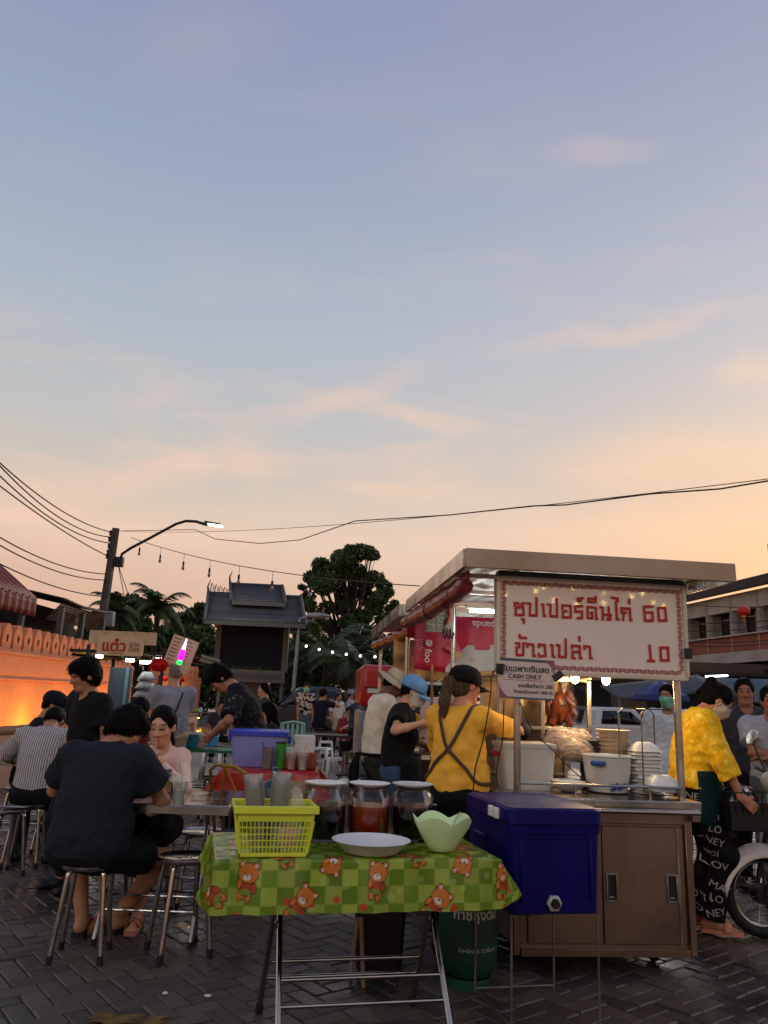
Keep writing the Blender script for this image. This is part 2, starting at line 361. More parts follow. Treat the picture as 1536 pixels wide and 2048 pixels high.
def nets(fn, lo, hi, h):
    lo = np.array(lo, np.float32)-2*h; n = np.ceil((np.array(hi)+2*h-lo)/h).astype(int)+1
    c = 4; nc = (n+c-1)//c+1
    ax = [lo[i]+h*c*np.arange(nc[i], dtype=np.float32) for i in range(3)]
    G = np.stack(np.meshgrid(*ax, indexing='ij'), -1).reshape(-1, 3)
    D = fn(G).reshape(nc).astype(np.float32)
    V = np.repeat(np.repeat(np.repeat(D, c, 0), c, 1), c, 2)[:nc[0]*c, :nc[1]*c, :nc[2]*c]
    near_ = np.abs(D) < h*c*1.85
    m = np.repeat(np.repeat(np.repeat(near_, c, 0), c, 1), c, 2)
    I = np.argwhere(m)
    V = V.copy(); P = lo+h*I.astype(np.float32)
    V[m] = fn(P)
    s = V < 0
    a = [slice(None, -1), slice(1, None)]
    cs = [(i, j, k) for i in (0, 1) for j in (0, 1) for k in (0, 1)]
    S = sum(s[a[i], a[j], a[k]].astype(np.int8) for i, j, k in cs)
    cell = (S > 0) & (S < 8); ci = np.argwhere(cell)
    if len(ci) == 0: return np.zeros((0, 3)), np.zeros((0, 4), int)
    acc = np.zeros((len(ci), 3), np.float32); cnt = np.zeros(len(ci), np.float32)
    val = {q: V[ci[:, 0]+q[0], ci[:, 1]+q[1], ci[:, 2]+q[2]] for q in cs}
    for q in cs:
        for axi in range(3):
            if q[axi]: continue
            q2 = list(q); q2[axi] = 1; q2 = tuple(q2)
            v0, v1 = val[q], val[q2]; x = (v0 < 0) != (v1 < 0)
            t = np.where(x, v0/np.where(x, v0-v1, 1), 0)
            pos = np.array(q, np.float32)[None].repeat(len(ci), 0); pos[:, axi] = t
            acc += pos*x[:, None]; cnt += x
    vs = lo+h*(ci+acc/cnt[:, None])
    idm = -np.ones(cell.shape, np.int32); idm[tuple(ci.T)] = np.arange(len(ci))
    F = []
    for axi in range(3):
        sl0 = [slice(None)]*3; sl1 = [slice(None)]*3; sl0[axi] = slice(None, -1); sl1[axi] = slice(1, None)
        x = s[tuple(sl0)] != s[tuple(sl1)]; e = np.argwhere(x); 
        b, c2 = (axi+1) % 3, (axi+2) % 3
        e = e[(e[:, b] > 0) & (e[:, c2] > 0) & (e[:, b] < cell.shape[b]) & (e[:, c2] < cell.shape[c2])]
        if len(e) == 0: continue
        sg = s[tuple(e.T)]
        def cid(db, dc): q = e.copy(); q[:, b] += db; q[:, c2] += dc; return idm[tuple(q.T)]
        q = np.stack([cid(-1, -1), cid(0, -1), cid(0, 0), cid(-1, 0)], 1)
        q[~sg] = q[~sg][:, ::-1]; F.append(q[(q >= 0).all(1)])
    return vs, np.concatenate(F)
def np_mesh(name, vs, fs, mats, attr=None, smooth=True):
    me = bpy.data.meshes.new(name); nv, nf = len(vs), len(fs); fs = np.asarray(fs); w_ = fs.shape[1]
    me.vertices.add(nv); me.vertices.foreach_set('co', np.asarray(vs, np.float32).ravel())
    me.loops.add(nf*w_); me.loops.foreach_set('vertex_index', fs.astype(np.int32).ravel())
    me.polygons.add(nf); me.polygons.foreach_set('loop_start', np.arange(0, nf*w_, w_, dtype=np.int32)); me.polygons.foreach_set('loop_total', np.full(nf, w_, np.int32))
    me.polygons.foreach_set('use_smooth', np.full(nf, smooth))
    for m in (mats if isinstance(mats, (list, tuple)) else [mats]): me.materials.append(m)
    if attr is not None:
        ca = me.color_attributes.new('Col', 'FLOAT_COLOR', 'POINT'); ca.data.foreach_set('color', np.concatenate([attr, np.ones((nv, 1))], 1).astype(np.float32).ravel())
    me.update(); me.validate(); return me
def sdf_obj(name, fn, lo, hi, h, mat, parent, color=None):
    vs, fs = nets(fn, lo, hi, h)
    if len(vs) == 0: return None
    return from_mesh(name, np_mesh(name, vs, fs, mat, None if color is None else color(vs)), parent)
skinm = M('skin', (176, 126, 96), .5, var=.05, vs=20, attr='Col', sub=.08, spec=.35)
def hairmat(n, c): return M(n, c, .6, var=.4, vs=60, bump=.25, bs=110, rv=.3, spec=.08)
hair_black = hairmat('black_hair', (14, 11, 10)); hair_brown = hairmat('dyed_brown_hair', (86, 68, 50)); hair_grey = hairmat('grey_stubble', (120, 100, 88))
def cloth(n, c, **k): return M(n, c, k.pop('rough', .85), var=k.pop('var', .12), vs=k.pop('vs', 14), bump=k.pop('bump', .18), bs=k.pop('bs', 260), spec=.2, **k)
def ik(a, b, l1, l2, pole):
    a, b, pole = Vector(a), Vector(b), Vector(pole); d = b-a; D = min(d.length, (l1+l2)*.999); d.normalize()
    x = (l1*l1-l2*l2+D*D)/(2*D); y = math.sqrt(max(l1*l1-x*x, 0))
    p = pole-d*pole.dot(d); p = p.normalized() if p.length > 1e-5 else Vector((0, 0, 1))
    return a+d*x+p*y, a+d*D
def hand_prims(wr, d, nrm, s, curl=.35, side=1, spread=.1, simple=False):
    # wr wrist, d direction of the hand, nrm palm normal (palm faces nrm); side: +1 thumb towards d x nrm
    d = Vector(d).normalized(); nrm = Vector(nrm); nrm = (nrm-d*nrm.dot(d)).normalized(); sd_ = d.cross(nrm)*side
    pr = [cone(wr, wr+d*.03*s, .027*s, .027*s, .02)]
    if simple:
        t0 = wr+d*.03*s+sd_*.03*s; return pr+[cone(wr, wr+d*.085*s, .03*s, .034*s, .02), cone(wr+d*.085*s, wr+(d+nrm*curl*.8)*.15*s, .03*s, .018*s, .01), cone(t0, t0+(d+sd_*.6)*.045*s, .014*s, .010*s, .01)]
    for q in (-.028, -.01, .01, .028): pr.append(cone(wr+d*.025*s+sd_*q*.6*s, wr+d*.085*s+sd_*q*s, .0145*s, .0125*s, .008))
    for q, L_ in ((-.031, .062), (-.0105, .076), (.0105, .08), (.031, .07)):
        a = wr+d*.088*s+sd_*q*s; a1 = curl*.8; p1 = a+(d*math.cos(a1)+nrm*math.sin(a1)+sd_*(q*spread*6))*L_*.5*s
        a2 = curl*1.9; p2 = p1+(d*math.cos(a2)+nrm*math.sin(a2))*L_*.42*s
        pr += [cone(a, p1, .0098*s, .009*s, .005), cone(p1, p2, .009*s, .0075*s, .005)]
    t0 = wr+d*.03*s+sd_*.03*s; t1 = t0+(d*.6+sd_*.55+nrm*.3).normalized()*.04*s; t2 = t1+(d*.8+sd_*.1+nrm*.5).normalized()*.034*s
    pr += [cone(t0, t1, .014*s, .011*s, .012), cone(t1, t2, .011*s, .009*s, .005)]
    return pr
def locks(ho, hs, hc, Rn, seed, n, ht):
    # short tapering locks laid over the hair so that its outline is uneven
    me = ho.data; rg = np.random.default_rng(seed); nv = len(me.vertices); co = np.zeros(nv*3, np.float32); me.vertices.foreach_get('co', co); co = co.reshape(-1, 3); no = np.zeros(nv*3, np.float32); me.vertices.foreach_get('normal', no); no = no.reshape(-1, 3)
    q = (co-hc) @ Rn/hs; ii = rg.integers(0, nv, n*2); ii = ii[no[ii] @ Rn[:, 1] < .75][:n]; p, nn, ql = co[ii], no[ii], q[ii]
    fl = np.stack([ql[:, 0]*4, ql[:, 1]*3+.12, -.55-np.abs(ql[:, 2])*0], 1)+rg.normal(size=(len(ii), 3))*.10; top = ql[:, 2] > .08; fl[top] = np.stack([ql[top, 0]*6, .7+0*ql[top, 1], -.1+0*ql[top, 1]], 1)+rg.normal(size=(top.sum(), 3))*.16
    fl = fl @ Rn.T; fl -= nn*(fl*nn).sum(1)[:, None]; fl /= np.linalg.norm(fl, axis=1)[:, None]+1e-6
    L_ = (.028+.03*rg.random(len(ii)))[:, None]*hs*(1.0 if ht != 'short' else .6); w_ = (.0035+.003*rg.random(len(ii)))[:, None]*hs; sd_ = np.cross(nn, fl); lift = (.04+.15*rg.random(len(ii)))[:, None]*(1.0 if ht == 'mop' else .5)
    p = p-nn*.003; a = p+fl*L_*.5+nn*L_*lift*.28; b = p+fl*L_+nn*L_*(lift*.22)
    V_ = np.stack([p-sd_*w_, p+sd_*w_, a+sd_*w_*.8, a-sd_*w_*.8, b+sd_*w_*.1, b-sd_*w_*.1], 1).reshape(-1, 3); k = np.arange(len(ii))[:, None]*6
    F_ = np.concatenate([k+np.array([[0, 1, 2, 3]]), k+np.array([[3, 2, 4, 5]])])
    fs = np.zeros(len(me.loops), np.int32); me.loops.foreach_get('vertex_index', fs); fs = fs.reshape(-1, 4)
    ho.data = np_mesh('hair', np.concatenate([co, V_]), np.concatenate([fs, F_+nv]), list(me.materials)); bpy.data.meshes.remove(me)
SK = lin((172, 122, 94))
def person(label, loc, rz, H=1.68, bw=1.0, fat=1.0, h=.014, pz=None, lean=(0, 0), side=0.0, twist=0.0, head=(0, 0, 0), hands=None, poles=None, feet=None, knees=None, footdir=None,
           shirt=None, sleeve='short', hem=-.06, loose=.018, pants=None, pl='long', pl_loose=.018, shoes=None, sandal=None, hair=('short', None), skin=SK, female=False, hat=None, mask=None,
           glasses=None, hcurl=(.35, .35), hnrm=None, lower=True, headscale=1.0, folds=.0055, collar=False, glove=None, neckcut=.0, hdir=None, cat='person', group=None, fold_f=52, back=None):
    s = H/1.7; root = thing('person', loc, rz, label, cat, group); J = {}
    V = Vector
    pz = .95*s if pz is None else pz
    P = V((0, 0, pz)); l1, l2 = lean
    up1 = V((math.sin(side), math.sin(l1), math.cos(l1))).normalized(); up2 = V((math.sin(side), math.sin(l2), math.cos(l2))).normalized()
    C = P+up1*.24*s; Nb = C+up2*.24*s
    rt = V((math.cos(twist), -math.sin(twist), 0)); rt = (rt-up2*rt.dot(up2)).normalized(); fw = up2.cross(rt)          # right, forward of the chest
    rt1 = V((1, 0, 0)); rt1 = (rt1-up1*rt1.dot(up1)).normalized(); fw1 = up1.cross(rt1)
    Rc = Matrix((rt, fw, up2)).transposed(); Rp = Matrix((rt1, fw1, up1)).transposed()
    sw = (.158 if female else .175)*s*bw
    sh = {q: Nb-up2*.045*s+rt*sw*q for q in (-1, 1)}
    hp, hy, hr = head
    Rh = Rc @ Matrix.Rotation(hy, 3, 'Z') @ Matrix.Rotation(-hp, 3, 'X') @ Matrix.Rotation(hr, 3, 'Y')
    Hn = Nb+up2*.055*s+fw*.012*s; hs = s*headscale*1.0
    Hc = Hn+Rh @ V((0, .018, .105))*hs
    def hl(x, y, z): return Hc+Rh @ (V((x, y, z))*hs)
    bust = []
    # torso primitives, grow = extra thickness
    def torso(g):
        w_ = bw*fat
        pr = [ell(P, ((.155+(.012 if female else 0))*s*w_+g, .112*s*fat+g, .13*s+g), Rp, .05), ell(P+up1*.13*s, ((.122 if female else .138)*s*w_+g, .098*s*fat+g, .13*s+g), Rp, .08),
              ell(C+up2*.06*s, ((.138 if female else .155)*s*bw+g, .108*s+g, .17*s+g), Rc, .09)]
        pr += [cone(sh[-1]+rt*.02, sh[1]-rt*.02, .052*s+g, .052*s+g, .07), cone(Nb-up2*.05*s, Nb+up2*.02*s, .075*s+g*.6, .05*s+g*.5, .05)]
        if female: pr += [ell(C+up2*.03*s+fw*.085*s+rt*.062*s*q, (.06*s+g, .05*s+g, .06*s+g), Rc, .05) for q in (-1, 1)]
        if fat > 1.08: pr += [ell(P+up1*.1*s+fw1*.05*s*fat, (.13*s*fat+g, .10*s*fat+g, .12*s+g), Rp, .08)]
        return pr
    ua, fa = .275*s, .245*s
    hands = hands or {}; poles = poles or {}; knees = knees or {}; hnrm = hnrm or {}; hdir = hdir or {}
    arm = {}
    for q in (-1, 1):
        tgt = hands.get(q, sh[q]+V((q*.07*s, .06*s, -.49*s))); pole = poles.get(q, (q*.5, -1, -.3))
        el, wr_ = ik(sh[q], tgt, ua, fa, pole); arm[q] = (sh[q], el, wr_)
    leg = {}
    feet = feet or {}
    for q in (-1, 1):
        hip = P+rt1*.088*s*q*bw-up1*.035*s
        an = V(feet.get(q, (q*.095*s, -.01, .08*s))); kn, an = ik(hip, an, .44*s, .43*s, knees.get(q, (q*.15, 1, .1))); leg[q] = (hip, kn, an)
    # ---- skin: one continuous body
    pr = [ell(hl(0, -.012, .035), (.073*hs, .090*hs, .086*hs), Rh, .0), ell(hl(0, .024, -.035), (.060*hs, .062*hs, .078*hs), Rh, .03), cone(hl(-.018, .058, -.088), hl(.018, .058, -.088), .022*hs, .022*hs, .03),
          ell(hl(0, .078, .026), (.045*hs, .018*hs, .022*hs), Rh, .03), cone(hl(0, .086, .006), hl(0, .104, -.028), .0085*hs, .0125*hs, .012), cone(hl(-.016, .09, -.032), hl(.016, .09, -.032), .0085*hs, .0085*hs, .008),
          ell(hl(-.034, .064, -.02), (.026*hs, .02*hs, .025*hs), Rh, .02), ell(hl(.034, .064, -.02), (.026*hs, .02*hs, .025*hs), Rh, .02),
          cone(hl(-.016, .079, -.061), hl(.016, .079, -.061), .0085*hs, .0085*hs, .008)]
    pr += [ell(hl(q*.074, -.005, -.008), (.009*hs, .02*hs, .032*hs), Rh, .006) for q in (-1, 1)]
    pr += [cone(Nb-up2*.04*s, hl(0, -.018, -.05), (.05 if female else .058)*s, (.047 if female else .054)*s, .03)]
    headpr = union(pr[:-1])
    pr += torso(-.012 if shirt else 0.0)
    am = .88 if female else 1.0; am *= (.6+.4*fat)
    for q in (-1, 1):
        a, b, c = arm[q]
        pr += [cone(a, b, .046*s*am, .037*s*am, .04), cone(b, b.lerp(c, .35), .037*s*am, .039*s*am, .02), cone(b.lerp(c, .35), c, .039*s*am, .0255*s*am, .02)]
        hd = hdir.get(q, (c-b).normalized()); hn = hnrm.get(q, V((-q*.8, .2, -.3)))
        pr += hand_prims(c, hd, hn, s*.95, hcurl[0 if q < 0 else 1], side=(1 if V(hd).cross(V(hn)).dot(fw+V((0, 0, .6))) > 0 else -1), simple=h > .0125)
        J['hand', q] = c+V(hd)*.09*s
    if lower:
        for q in (-1, 1):
            a, b, c = leg[q]; fd = V((footdir or {}).get(q, (q*.2, 1, 0))).normalized()
            pr += [cone(a, b, .082*s*fat, .053*s, .05), cone(b, b.lerp(c, .32), .052*s, .056*s, .03), cone(b.lerp(c, .32), c, .056*s, .036*s, .02)]
            hz = c.z-.05*s
            pr += [cone(c-fd*.03*s+V((0, 0, -.035*s)), c+fd*.05*s+V((0, 0, -.03*s)), .036*s, .034*s, .03), cone(c+fd*.05*s+V((0, 0, -.035*s)), c+fd*.15*s+V((0, 0, -.055*s)), .034*s, .02*s, .03)]
            if not shoes:
                rtv = fd.cross(V((0, 0, 1)))
                for t in range(5): pr.append(cone(c+fd*.13*s+rtv*(t-2)*.016*s+V((0, 0, -.06*s)), c+fd*(.185-abs(t-1.5)*.008)*s+rtv*(t-2)*.018*s+V((0, 0, -.065*s)), .012*s, .0095*s, .008))
    body = union(pr)
    sk = np.array(skin); 
    hcn = np.array(Hc); Rhn = np.array(Rh)
    lipc = np.array((sk[0]*.8, sk[1]*.58, sk[2]*.58)); dk = np.array((.012, .009, .008))
    def color(vs):
        c = np.tile(sk, (len(vs), 1)); q = (vs-hcn) @ Rhn/hs
        x, y, z = np.abs(q[:, 0]), q[:, 1], q[:, 2]; f = y > .045
        brow = f & (np.abs(z-.03-.10*(.034-x)*(x < .034)-.004) < .0048) & (x > .014) & (x < .05); c[brow] = dk*1.5
        eye = f & (((x-.031)/.017)**2+((z-.004)/.0062)**2 < 1); c[eye] = dk
        lip = f & (((x)/.021)**2+((z+.061)/.008)**2 < 1); c[lip] = lipc
        ck = f & (((x-.042)/.03)**2+((z+.03)/.026)**2 < 1); c[ck] *= (1.04, .95, .93)
        nos = f & (x < .012) & (x > .003) & (np.abs(z+.04) < .004); c[nos] *= .45
        return c
    allp = [arm[q][i] for q in (-1, 1) for i in range(3)]+[Hc, P]+([leg[q][i] for q in (-1, 1) for i in range(3)] if lower else [])
    lo = np.min([tuple(p) for p in allp], 0)-.2*s; hi = np.max([tuple(p) for p in allp], 0)+.2*s
    lo[2] = max(lo[2], -.02) if lower else P.z-.1*s
    sdf_obj('body', body, lo, hi, h, skinm, root, color)
    # ---- shirt
    if shirt:
        t = torso(loose); 
        fr = {'short': .62, 'half': .9, 'none': 0}.get(sleeve, 1.0)
        for q in (-1, 1):
            a, b, c = arm[q]
            if sleeve == 'long':
                e = b.lerp(c, .93); t += [cone(a, b, .05*s*am+loose, .043*s*am+loose*.9, .05), cone(b, e, .043*s*am+loose*.8, .03*s+loose*.55, .02, True)]
            elif sleeve == 'tq':
                e = b.lerp(c, .45); t += [cone(a, b, .05*s*am+loose, .045*s*am+loose*1.1, .05), cone(b, e, .045*s*am+loose, .045*s+loose*.9, .02, True)]
            elif fr: t += [cone(a, a.lerp(b, fr), .05*s*am+loose, .05*s*am+loose*1.35, .05, True)]
        hp_ = plane(P+up1*hem*s, -up1); nk = union([cone(Nb+up2*(.035-neckcut)*s-fw*.01, Nb+up2*.2*s, .064*s, .09*s, 0), ell(Nb+fw*(.055+neckcut*.5)*s+up2*.012*s, (.058*s, .055*s, .05*s), Rc, .02)])
        ut = union(t)
        if hem < -.12: ut = union(t+[cone(P, P+up1*hem*s, .15*s*bw*fat+loose, .16*s*bw*fat+loose*1.3, .05)])
        seed = hash(label) % 1000 if False else sum(map(ord, label)) % 997
        mid = np.array(P+up1*.12*s)
        def sfn(p):
            d = ut(p); wz = np.clip(1.25-np.abs((p-mid) @ np.array(up1))/(.22*s), .35, 1.0)
            d = d+folds*wz*wn(p*np.array((1, 1, 1.6)), fold_f, seed)+folds*.5*wn(p, fold_f*1.9, seed+1)
            return np.maximum(np.maximum(d, hp_(p)), -nk(p))
        g = np.array((.16, .16, .16))*s+loose*2; blo = np.minimum(lo, np.min([tuple(P+up1*hem*s)], 0)-g); 
        so_ = sdf_obj('shirt', sfn, blo if sleeve != 'none' else blo, hi, h, shirt, root); J['shirt'] = so_
    # ---- trousers
    if pants and lower:
        t = [ell(P-up1*.02*s, (.16*s*bw*fat+pl_loose, .118*s*fat+pl_loose, .12*s+pl_loose), Rp, .05)]
        for q in (-1, 1):
            a, b, c = leg[q]
            if pl == 'shorts': e = a.lerp(b, .70); t += [cone(a, e, .088*s*fat+pl_loose, .068*s*fat+pl_loose*1.3, .05, True)]
            elif pl == 'knee': t += [cone(a, b, .088*s*fat+pl_loose, .066*s+pl_loose*1.2, .05), cone(b, b.lerp(c, .12), .066*s+pl_loose*1.2, .066*s+pl_loose*1.2, .02, True)]
            elif pl == 'wide': e = b.lerp(c, .97); t += [cone(a, b, .09*s+pl_loose, .08*s+pl_loose, .06), cone(b, e, .08*s+pl_loose, .085*s+pl_loose, .04, True)]
            else: e = b.lerp(c, .96); t += [cone(a, b, .086*s*fat+pl_loose, .06*s+pl_loose, .05), cone(b, e, .06*s+pl_loose, .046*s+pl_loose, .03, True)]
        ut2 = union(t); wp = plane(P+up1*.07*s, up1); sd2 = sum(map(ord, label)) % 991
        def pfn(p):
            d = ut2(p)+.004*wn(p*np.array((1, 1, 1.4)), 48, sd2)
            return np.maximum(d, wp(p))
        J['pants'] = sdf_obj('trousers' if pl in ('long', 'wide') else 'shorts', pfn, lo, hi, h, pants, root)
    # ---- shoes
    if lower:
        for q in (-1, 1):
            c = leg[q][2]; fd = V((footdir or {}).get(q, (q*.2, 1, 0))).normalized(); rv_ = fd.cross(V((0, 0, 1)))
            if shoes:
                b = c-V((0, 0, .045*s)); t = union([cone(b-fd*.045*s, b+fd*.06*s+V((0, 0, -.005)), .043*s, .042*s, .03), cone(b+fd*.06*s, b+fd*.17*s+V((0, 0, -.008)), .044*s, .034*s, .03), cone(c-fd*.01+V((0, 0, -.01)), c-fd*.01+V((0, 0, .02*s)), .046*s, .044*s, .03)])
                fl = plane((0, 0, max(c.z-.08*s, -.002)), (0, 0, -1))
                sdf_obj('shoe', lambda p: np.maximum(t(p), fl(p)), np.array(c)-.3*s, np.array(c)+.3*s, min(h, .01), shoes, root)
            if sandal:
                m = MB(); z0 = max(c.z-.08*s, .0)
                ol = [(-.07, .0), (-.06, .035), (.0, .036), (.08, .042), (.15, .046), (.195, .03), (.2, 0), (.195, -.03), (.15, -.046), (.08, -.042), (0, -.036), (-.06, -.035)]
                m.prism([V((c.x, c.y, z0+.001))+fd*a*s+rv_*b_*s for a, b_ in ol][::-1], (0, 0, .02*s))
                m.grid(lambda a, b_: V((c.x, c.y, z0))+fd*(.075+.05*b_)*s+rv_*math.cos(math.pi*a)*.047*s+V((0, 0, (.012+math.sin(math.pi*a)*.062)*s)), 10, 2)
                m.build('sandal', sandal, root, thick=.006)
    # ---- hair
    ht, hm = hair; hm = hm or hair_black; hseed = sum(map(ord, label)) % 89
    Hm = Matrix.Translation(Hc) @ Rh.to_4x4() @ Matrix.Scale(hs, 4)
    if ht != 'none':
        g = {'bald': -.0005, 'crop': .006, 'short': .010, 'lowpony': .009, 'bun': .010}.get(ht, .016) if not hat else .004
        t = [ell(hl(0, -.014, .038), ((.073+g)*hs, (.09+g)*hs, (.086+g)*hs), Rh, 0), ell(hl(0, -.045, -.01), ((.068+g*.8)*hs, (.06+g)*hs, (.075+g*.5)*hs), Rh, .03)]
        ex = []
        if ht == 'long': ex = [cone(hl(0, -.06, .02), hl(0, -.085, -.16), .075*hs, .06*hs, .03), cone(hl(0, -.085, -.16), hl(0, -.07, -.30), .065*hs, .04*hs, .03), cone(hl(.068, -.01, .03), hl(.075, .0, -.2), .03*hs, .026*hs, .03), cone(hl(-.068, -.01, .03), hl(-.075, .0, -.2), .03*hs, .026*hs, .03)]
        if ht == 'pony': ex = [cone(hl(0, -.09, .02), hl(0, -.135, .005), .022*hs, .03*hs, .02), cone(hl(0, -.135, .005), hl(.0, -.15, -.13), .038*hs, .036*hs, .02), cone(hl(.0, -.15, -.13), hl(0, -.12, -.25), .036*hs, .012*hs, .02)]
        if ht == 'bun': ex = [ell(hl(0, -.115, .075), (.04*hs, .04*hs, .036*hs), Rh, .02), cone(hl(0, -.12, .06), hl(0, -.135, -.06), .022*hs, .012*hs, .02)]
        if ht == 'lowpony': ex = [cone(hl(0, -.09, -.02), hl(-.02, -.10, -.12), .03*hs, .03*hs, .02), cone(hl(-.02, -.10, -.12), hl(-.05, -.06, -.22), .028*hs, .012*hs, .02)]
        if ht == 'mop': ex = [ell(hl(0, .005, .075), (.088*hs, .105*hs, .06*hs), Rh, .03), ell(hl(0, .07, .058), (.07*hs, .035*hs, .03*hs), Rh, .02)]
        if ht == 'bob': ex = [cone(hl(q*.07, -.01, .03), hl(q*.075, -.01, -.11), .03*hs, .026*hs, .03) for q in (-1, 1)]+[cone(hl(0, -.07, .0), hl(0, -.08, -.12), .06*hs, .045*hs, .03)]
        ut3 = union(t); ue = union(ex) if ex else None
        fz = {'bald': .02, 'crop': .012}.get(ht, -.0)
        face = union([ell(hl(0, .115, -.026+fz), (.094*hs, .085*hs, .110*hs), Rh, 0), ell(hl(0, .05, -.10), (.13*hs, .075*hs, .10*hs), Rh, .02)])
        slope = {'bald': .5, 'crop': .62, 'short': .62, 'mop': .42}.get(ht, .1); zb = {'bald': -.03, 'mop': -.082, 'short': -.078, 'crop': -.07}.get(ht, -.085)
        nape = plane(hl(0, -.09, zb), Rh @ V((0, slope, -1)))
        spk = {'bald': 0, 'crop': .001}.get(ht, .0045)
        Rn_ = np.array(Rh)
        def hfn(p):
            q = (p-hcn) @ Rn_
            d = ut3(p)
            ed = .006*wn(q, 150, hseed+2); d = np.maximum(np.maximum(d, -face(p)+ed), nape(p)+ed)
            if ue is not None:
                e = ue(p); k = .02; hh = np.maximum(k-np.abs(d-e), 0)/k; d = np.minimum(d, e)-hh*hh*k*.25
            if spk: d = d+spk*wn(q*np.array((1.6, 1.6, .55)), 95/hs if h < .01 else 60, hseed)*.9+spk*.6*wn(q*np.array((1, 1, .6)), 40, hseed+5)
            return d
        ho = sdf_obj('hair', hfn, np.array(Hc)-.36*hs*np.array((.6, .7, 1.15)), np.array(Hc)+.2*hs, min(h, .009), hm, root)
        if ho and h < .0125 and ht not in ('bald', 'crop', 'lowpony', 'bun') and not hat: locks(ho, hs, hcn, Rn_, hseed, 1500 if h < .0095 else 700, ht)
    if mask:
        reg = plane(hl(0, 0, -.002), Rh @ V((0, -.12, 1))); fr_ = plane(hl(0, .005, 0), Rh @ V((0, -1, 0))); bt = plane(hl(0, 0, -.11), Rh @ V((0, 0, -1)))
        mk = union([(headpr, 0), cone(hl(0, .088, -.03), hl(0, .083, -.06), .026*hs, .024*hs, .03)])
        hh = min(h, .007)
        sdf_obj('face_mask', lambda p: np.maximum(np.maximum(np.maximum(mk(p)-.006, reg(p)), fr_(p)), bt(p)), np.array(Hc)-.16*hs, np.array(Hc)+.16*hs, hh, mask, root)
        m = MB()
        for q in (-1, 1):
            for z in (-.012, -.075): m.tube([hl(q*.058, .03, z), hl(q*.075, .0, z*.6-.005), hl(q*.08, -.022, -.01)], .0018, 5)
        m.build('ear_loop', mask, root)
    if glasses:
        m = MB()
        for q in (-1, 1):
            m.tube([hl(q*.033+.024*math.cos(a*.3927), .106-.1*abs(.024*math.cos(a*.3927)+.033*1)*0-.01*(q*math.cos(a*.3927)), .002+.019*math.sin(a*.3927)) for a in range(16)], .0017, 5, True)
            m.tube([hl(q*.056, .098, .006), hl(q*.078, .0, .008)], .0017, 5)
        m.tube([hl(-.01, .108, .006), hl(.01, .108, .006)], .0017, 5); m.build('glasses', glasses, root)
    if hat:
        kind, hmats = hat; m = MB()
        if kind == 'cap':
            m.lathe([(.094, -.02), (.1, .0), (.1, .03), (.09, .062), (.066, .086), (.03, .099), (0.001, .102)], 20, (0, -.012, .03), Hm, 1, 1.12, False)
            cr = m.build('crown', hmats, root, thick=.004)
            b = MB(); b.grid(lambda a, t_: (lambda an: ((.098+.005*t_)*math.sin(an)*(1-.12*t_), .03+.075*math.cos(an)*1+ t_*.078*math.cos(an)**.6 if math.cos(an) > 0 else .03, .018-.016*t_-.020*abs(math.sin(an))**2))((a-.5)*math.pi*.92), 14, 4, Hm)
            b.build('brim', hmats, root, thick=.005)
            bt_ = MB(); bt_.ball((0, -.012, .133), (.008, .008, .005), 8, 4, Hm); bt_.build('button', hmats, root)
        if kind == 'bucket':
            m.lathe([(.098, .0), (.097, .03), (.088, .075), (.076, .088), (0.001, .092)], 22, (0, -.012, .03), Hm, 1, 1.15, False); m.build('crown', hmats, root, thick=.004)
            b = MB(); b.lathe([(.098, .03), (.13, .012), (.165, -.022)], 22, (0, -.012, .0), Hm, 1, 1.12, False, fn=lambda i, a, r_, z: (r_, z+.006*i*math.sin(3*a))); b.build('brim', hmats, root, thick=.005)
    if back:      # two crossing apron straps on the back and one round the waist
        m = MB(); bv = BVHTree.FromObject(J['shirt'], bpy.context.evaluated_depsgraph_get())
        def wrap(pts, wd):
            out = []
            for i in range(25):
                t = i/24*(len(pts)-1); k = min(int(t), len(pts)-2); p = Vector(pts[k]).lerp(Vector(pts[k+1]), t-k)
                hit = bv.find_nearest(p); n_ = hit[1]; out.append((hit[0]+n_*.006, n_))
            P2 = [o_[0] for o_ in out]; P2 = [P2[0]]+[(P2[i-1]+P2[i]*2+P2[i+1])/4 for i in range(1, 24)]+[P2[-1]]; vs = []
            for i in range(25):
                d = (P2[min(i+1, 24)]-P2[max(i-1, 0)]).normalized(); x0 = d.cross(out[i][1]).normalized()*wd; c_ = P2[i]+out[i][1]*.003; vs += [c_-x0, c_+x0]
            m.add(vs, [(2*i, 2*i+1, 2*i+3, 2*i+2) for i in range(24)])
        for q in (-1, 1):
            wrap([sh[q]+up2*.07-rt*q*.05+fw*.03, sh[q]+up2*.02-rt*q*.06-fw*.09, C-fw*.16+rt*q*.02, P+up1*.14-fw1*.17-rt1*q*.11, P+up1*.05-fw1*.1-rt1*q*.2, P+up1*.04+fw1*.02-rt1*q*.24], .0105)
        ap = m.build('apron_strap', back, root, thick=.004)
    J.update(root=root, Hc=Hc, Rh=Rh, hl=hl, arm=arm, leg=leg, P=P, C=C, Nb=Nb, up1=up1, up2=up2, rt=rt, fw=fw, s=s, Hm=Hm, fw1=fw1)
    return J
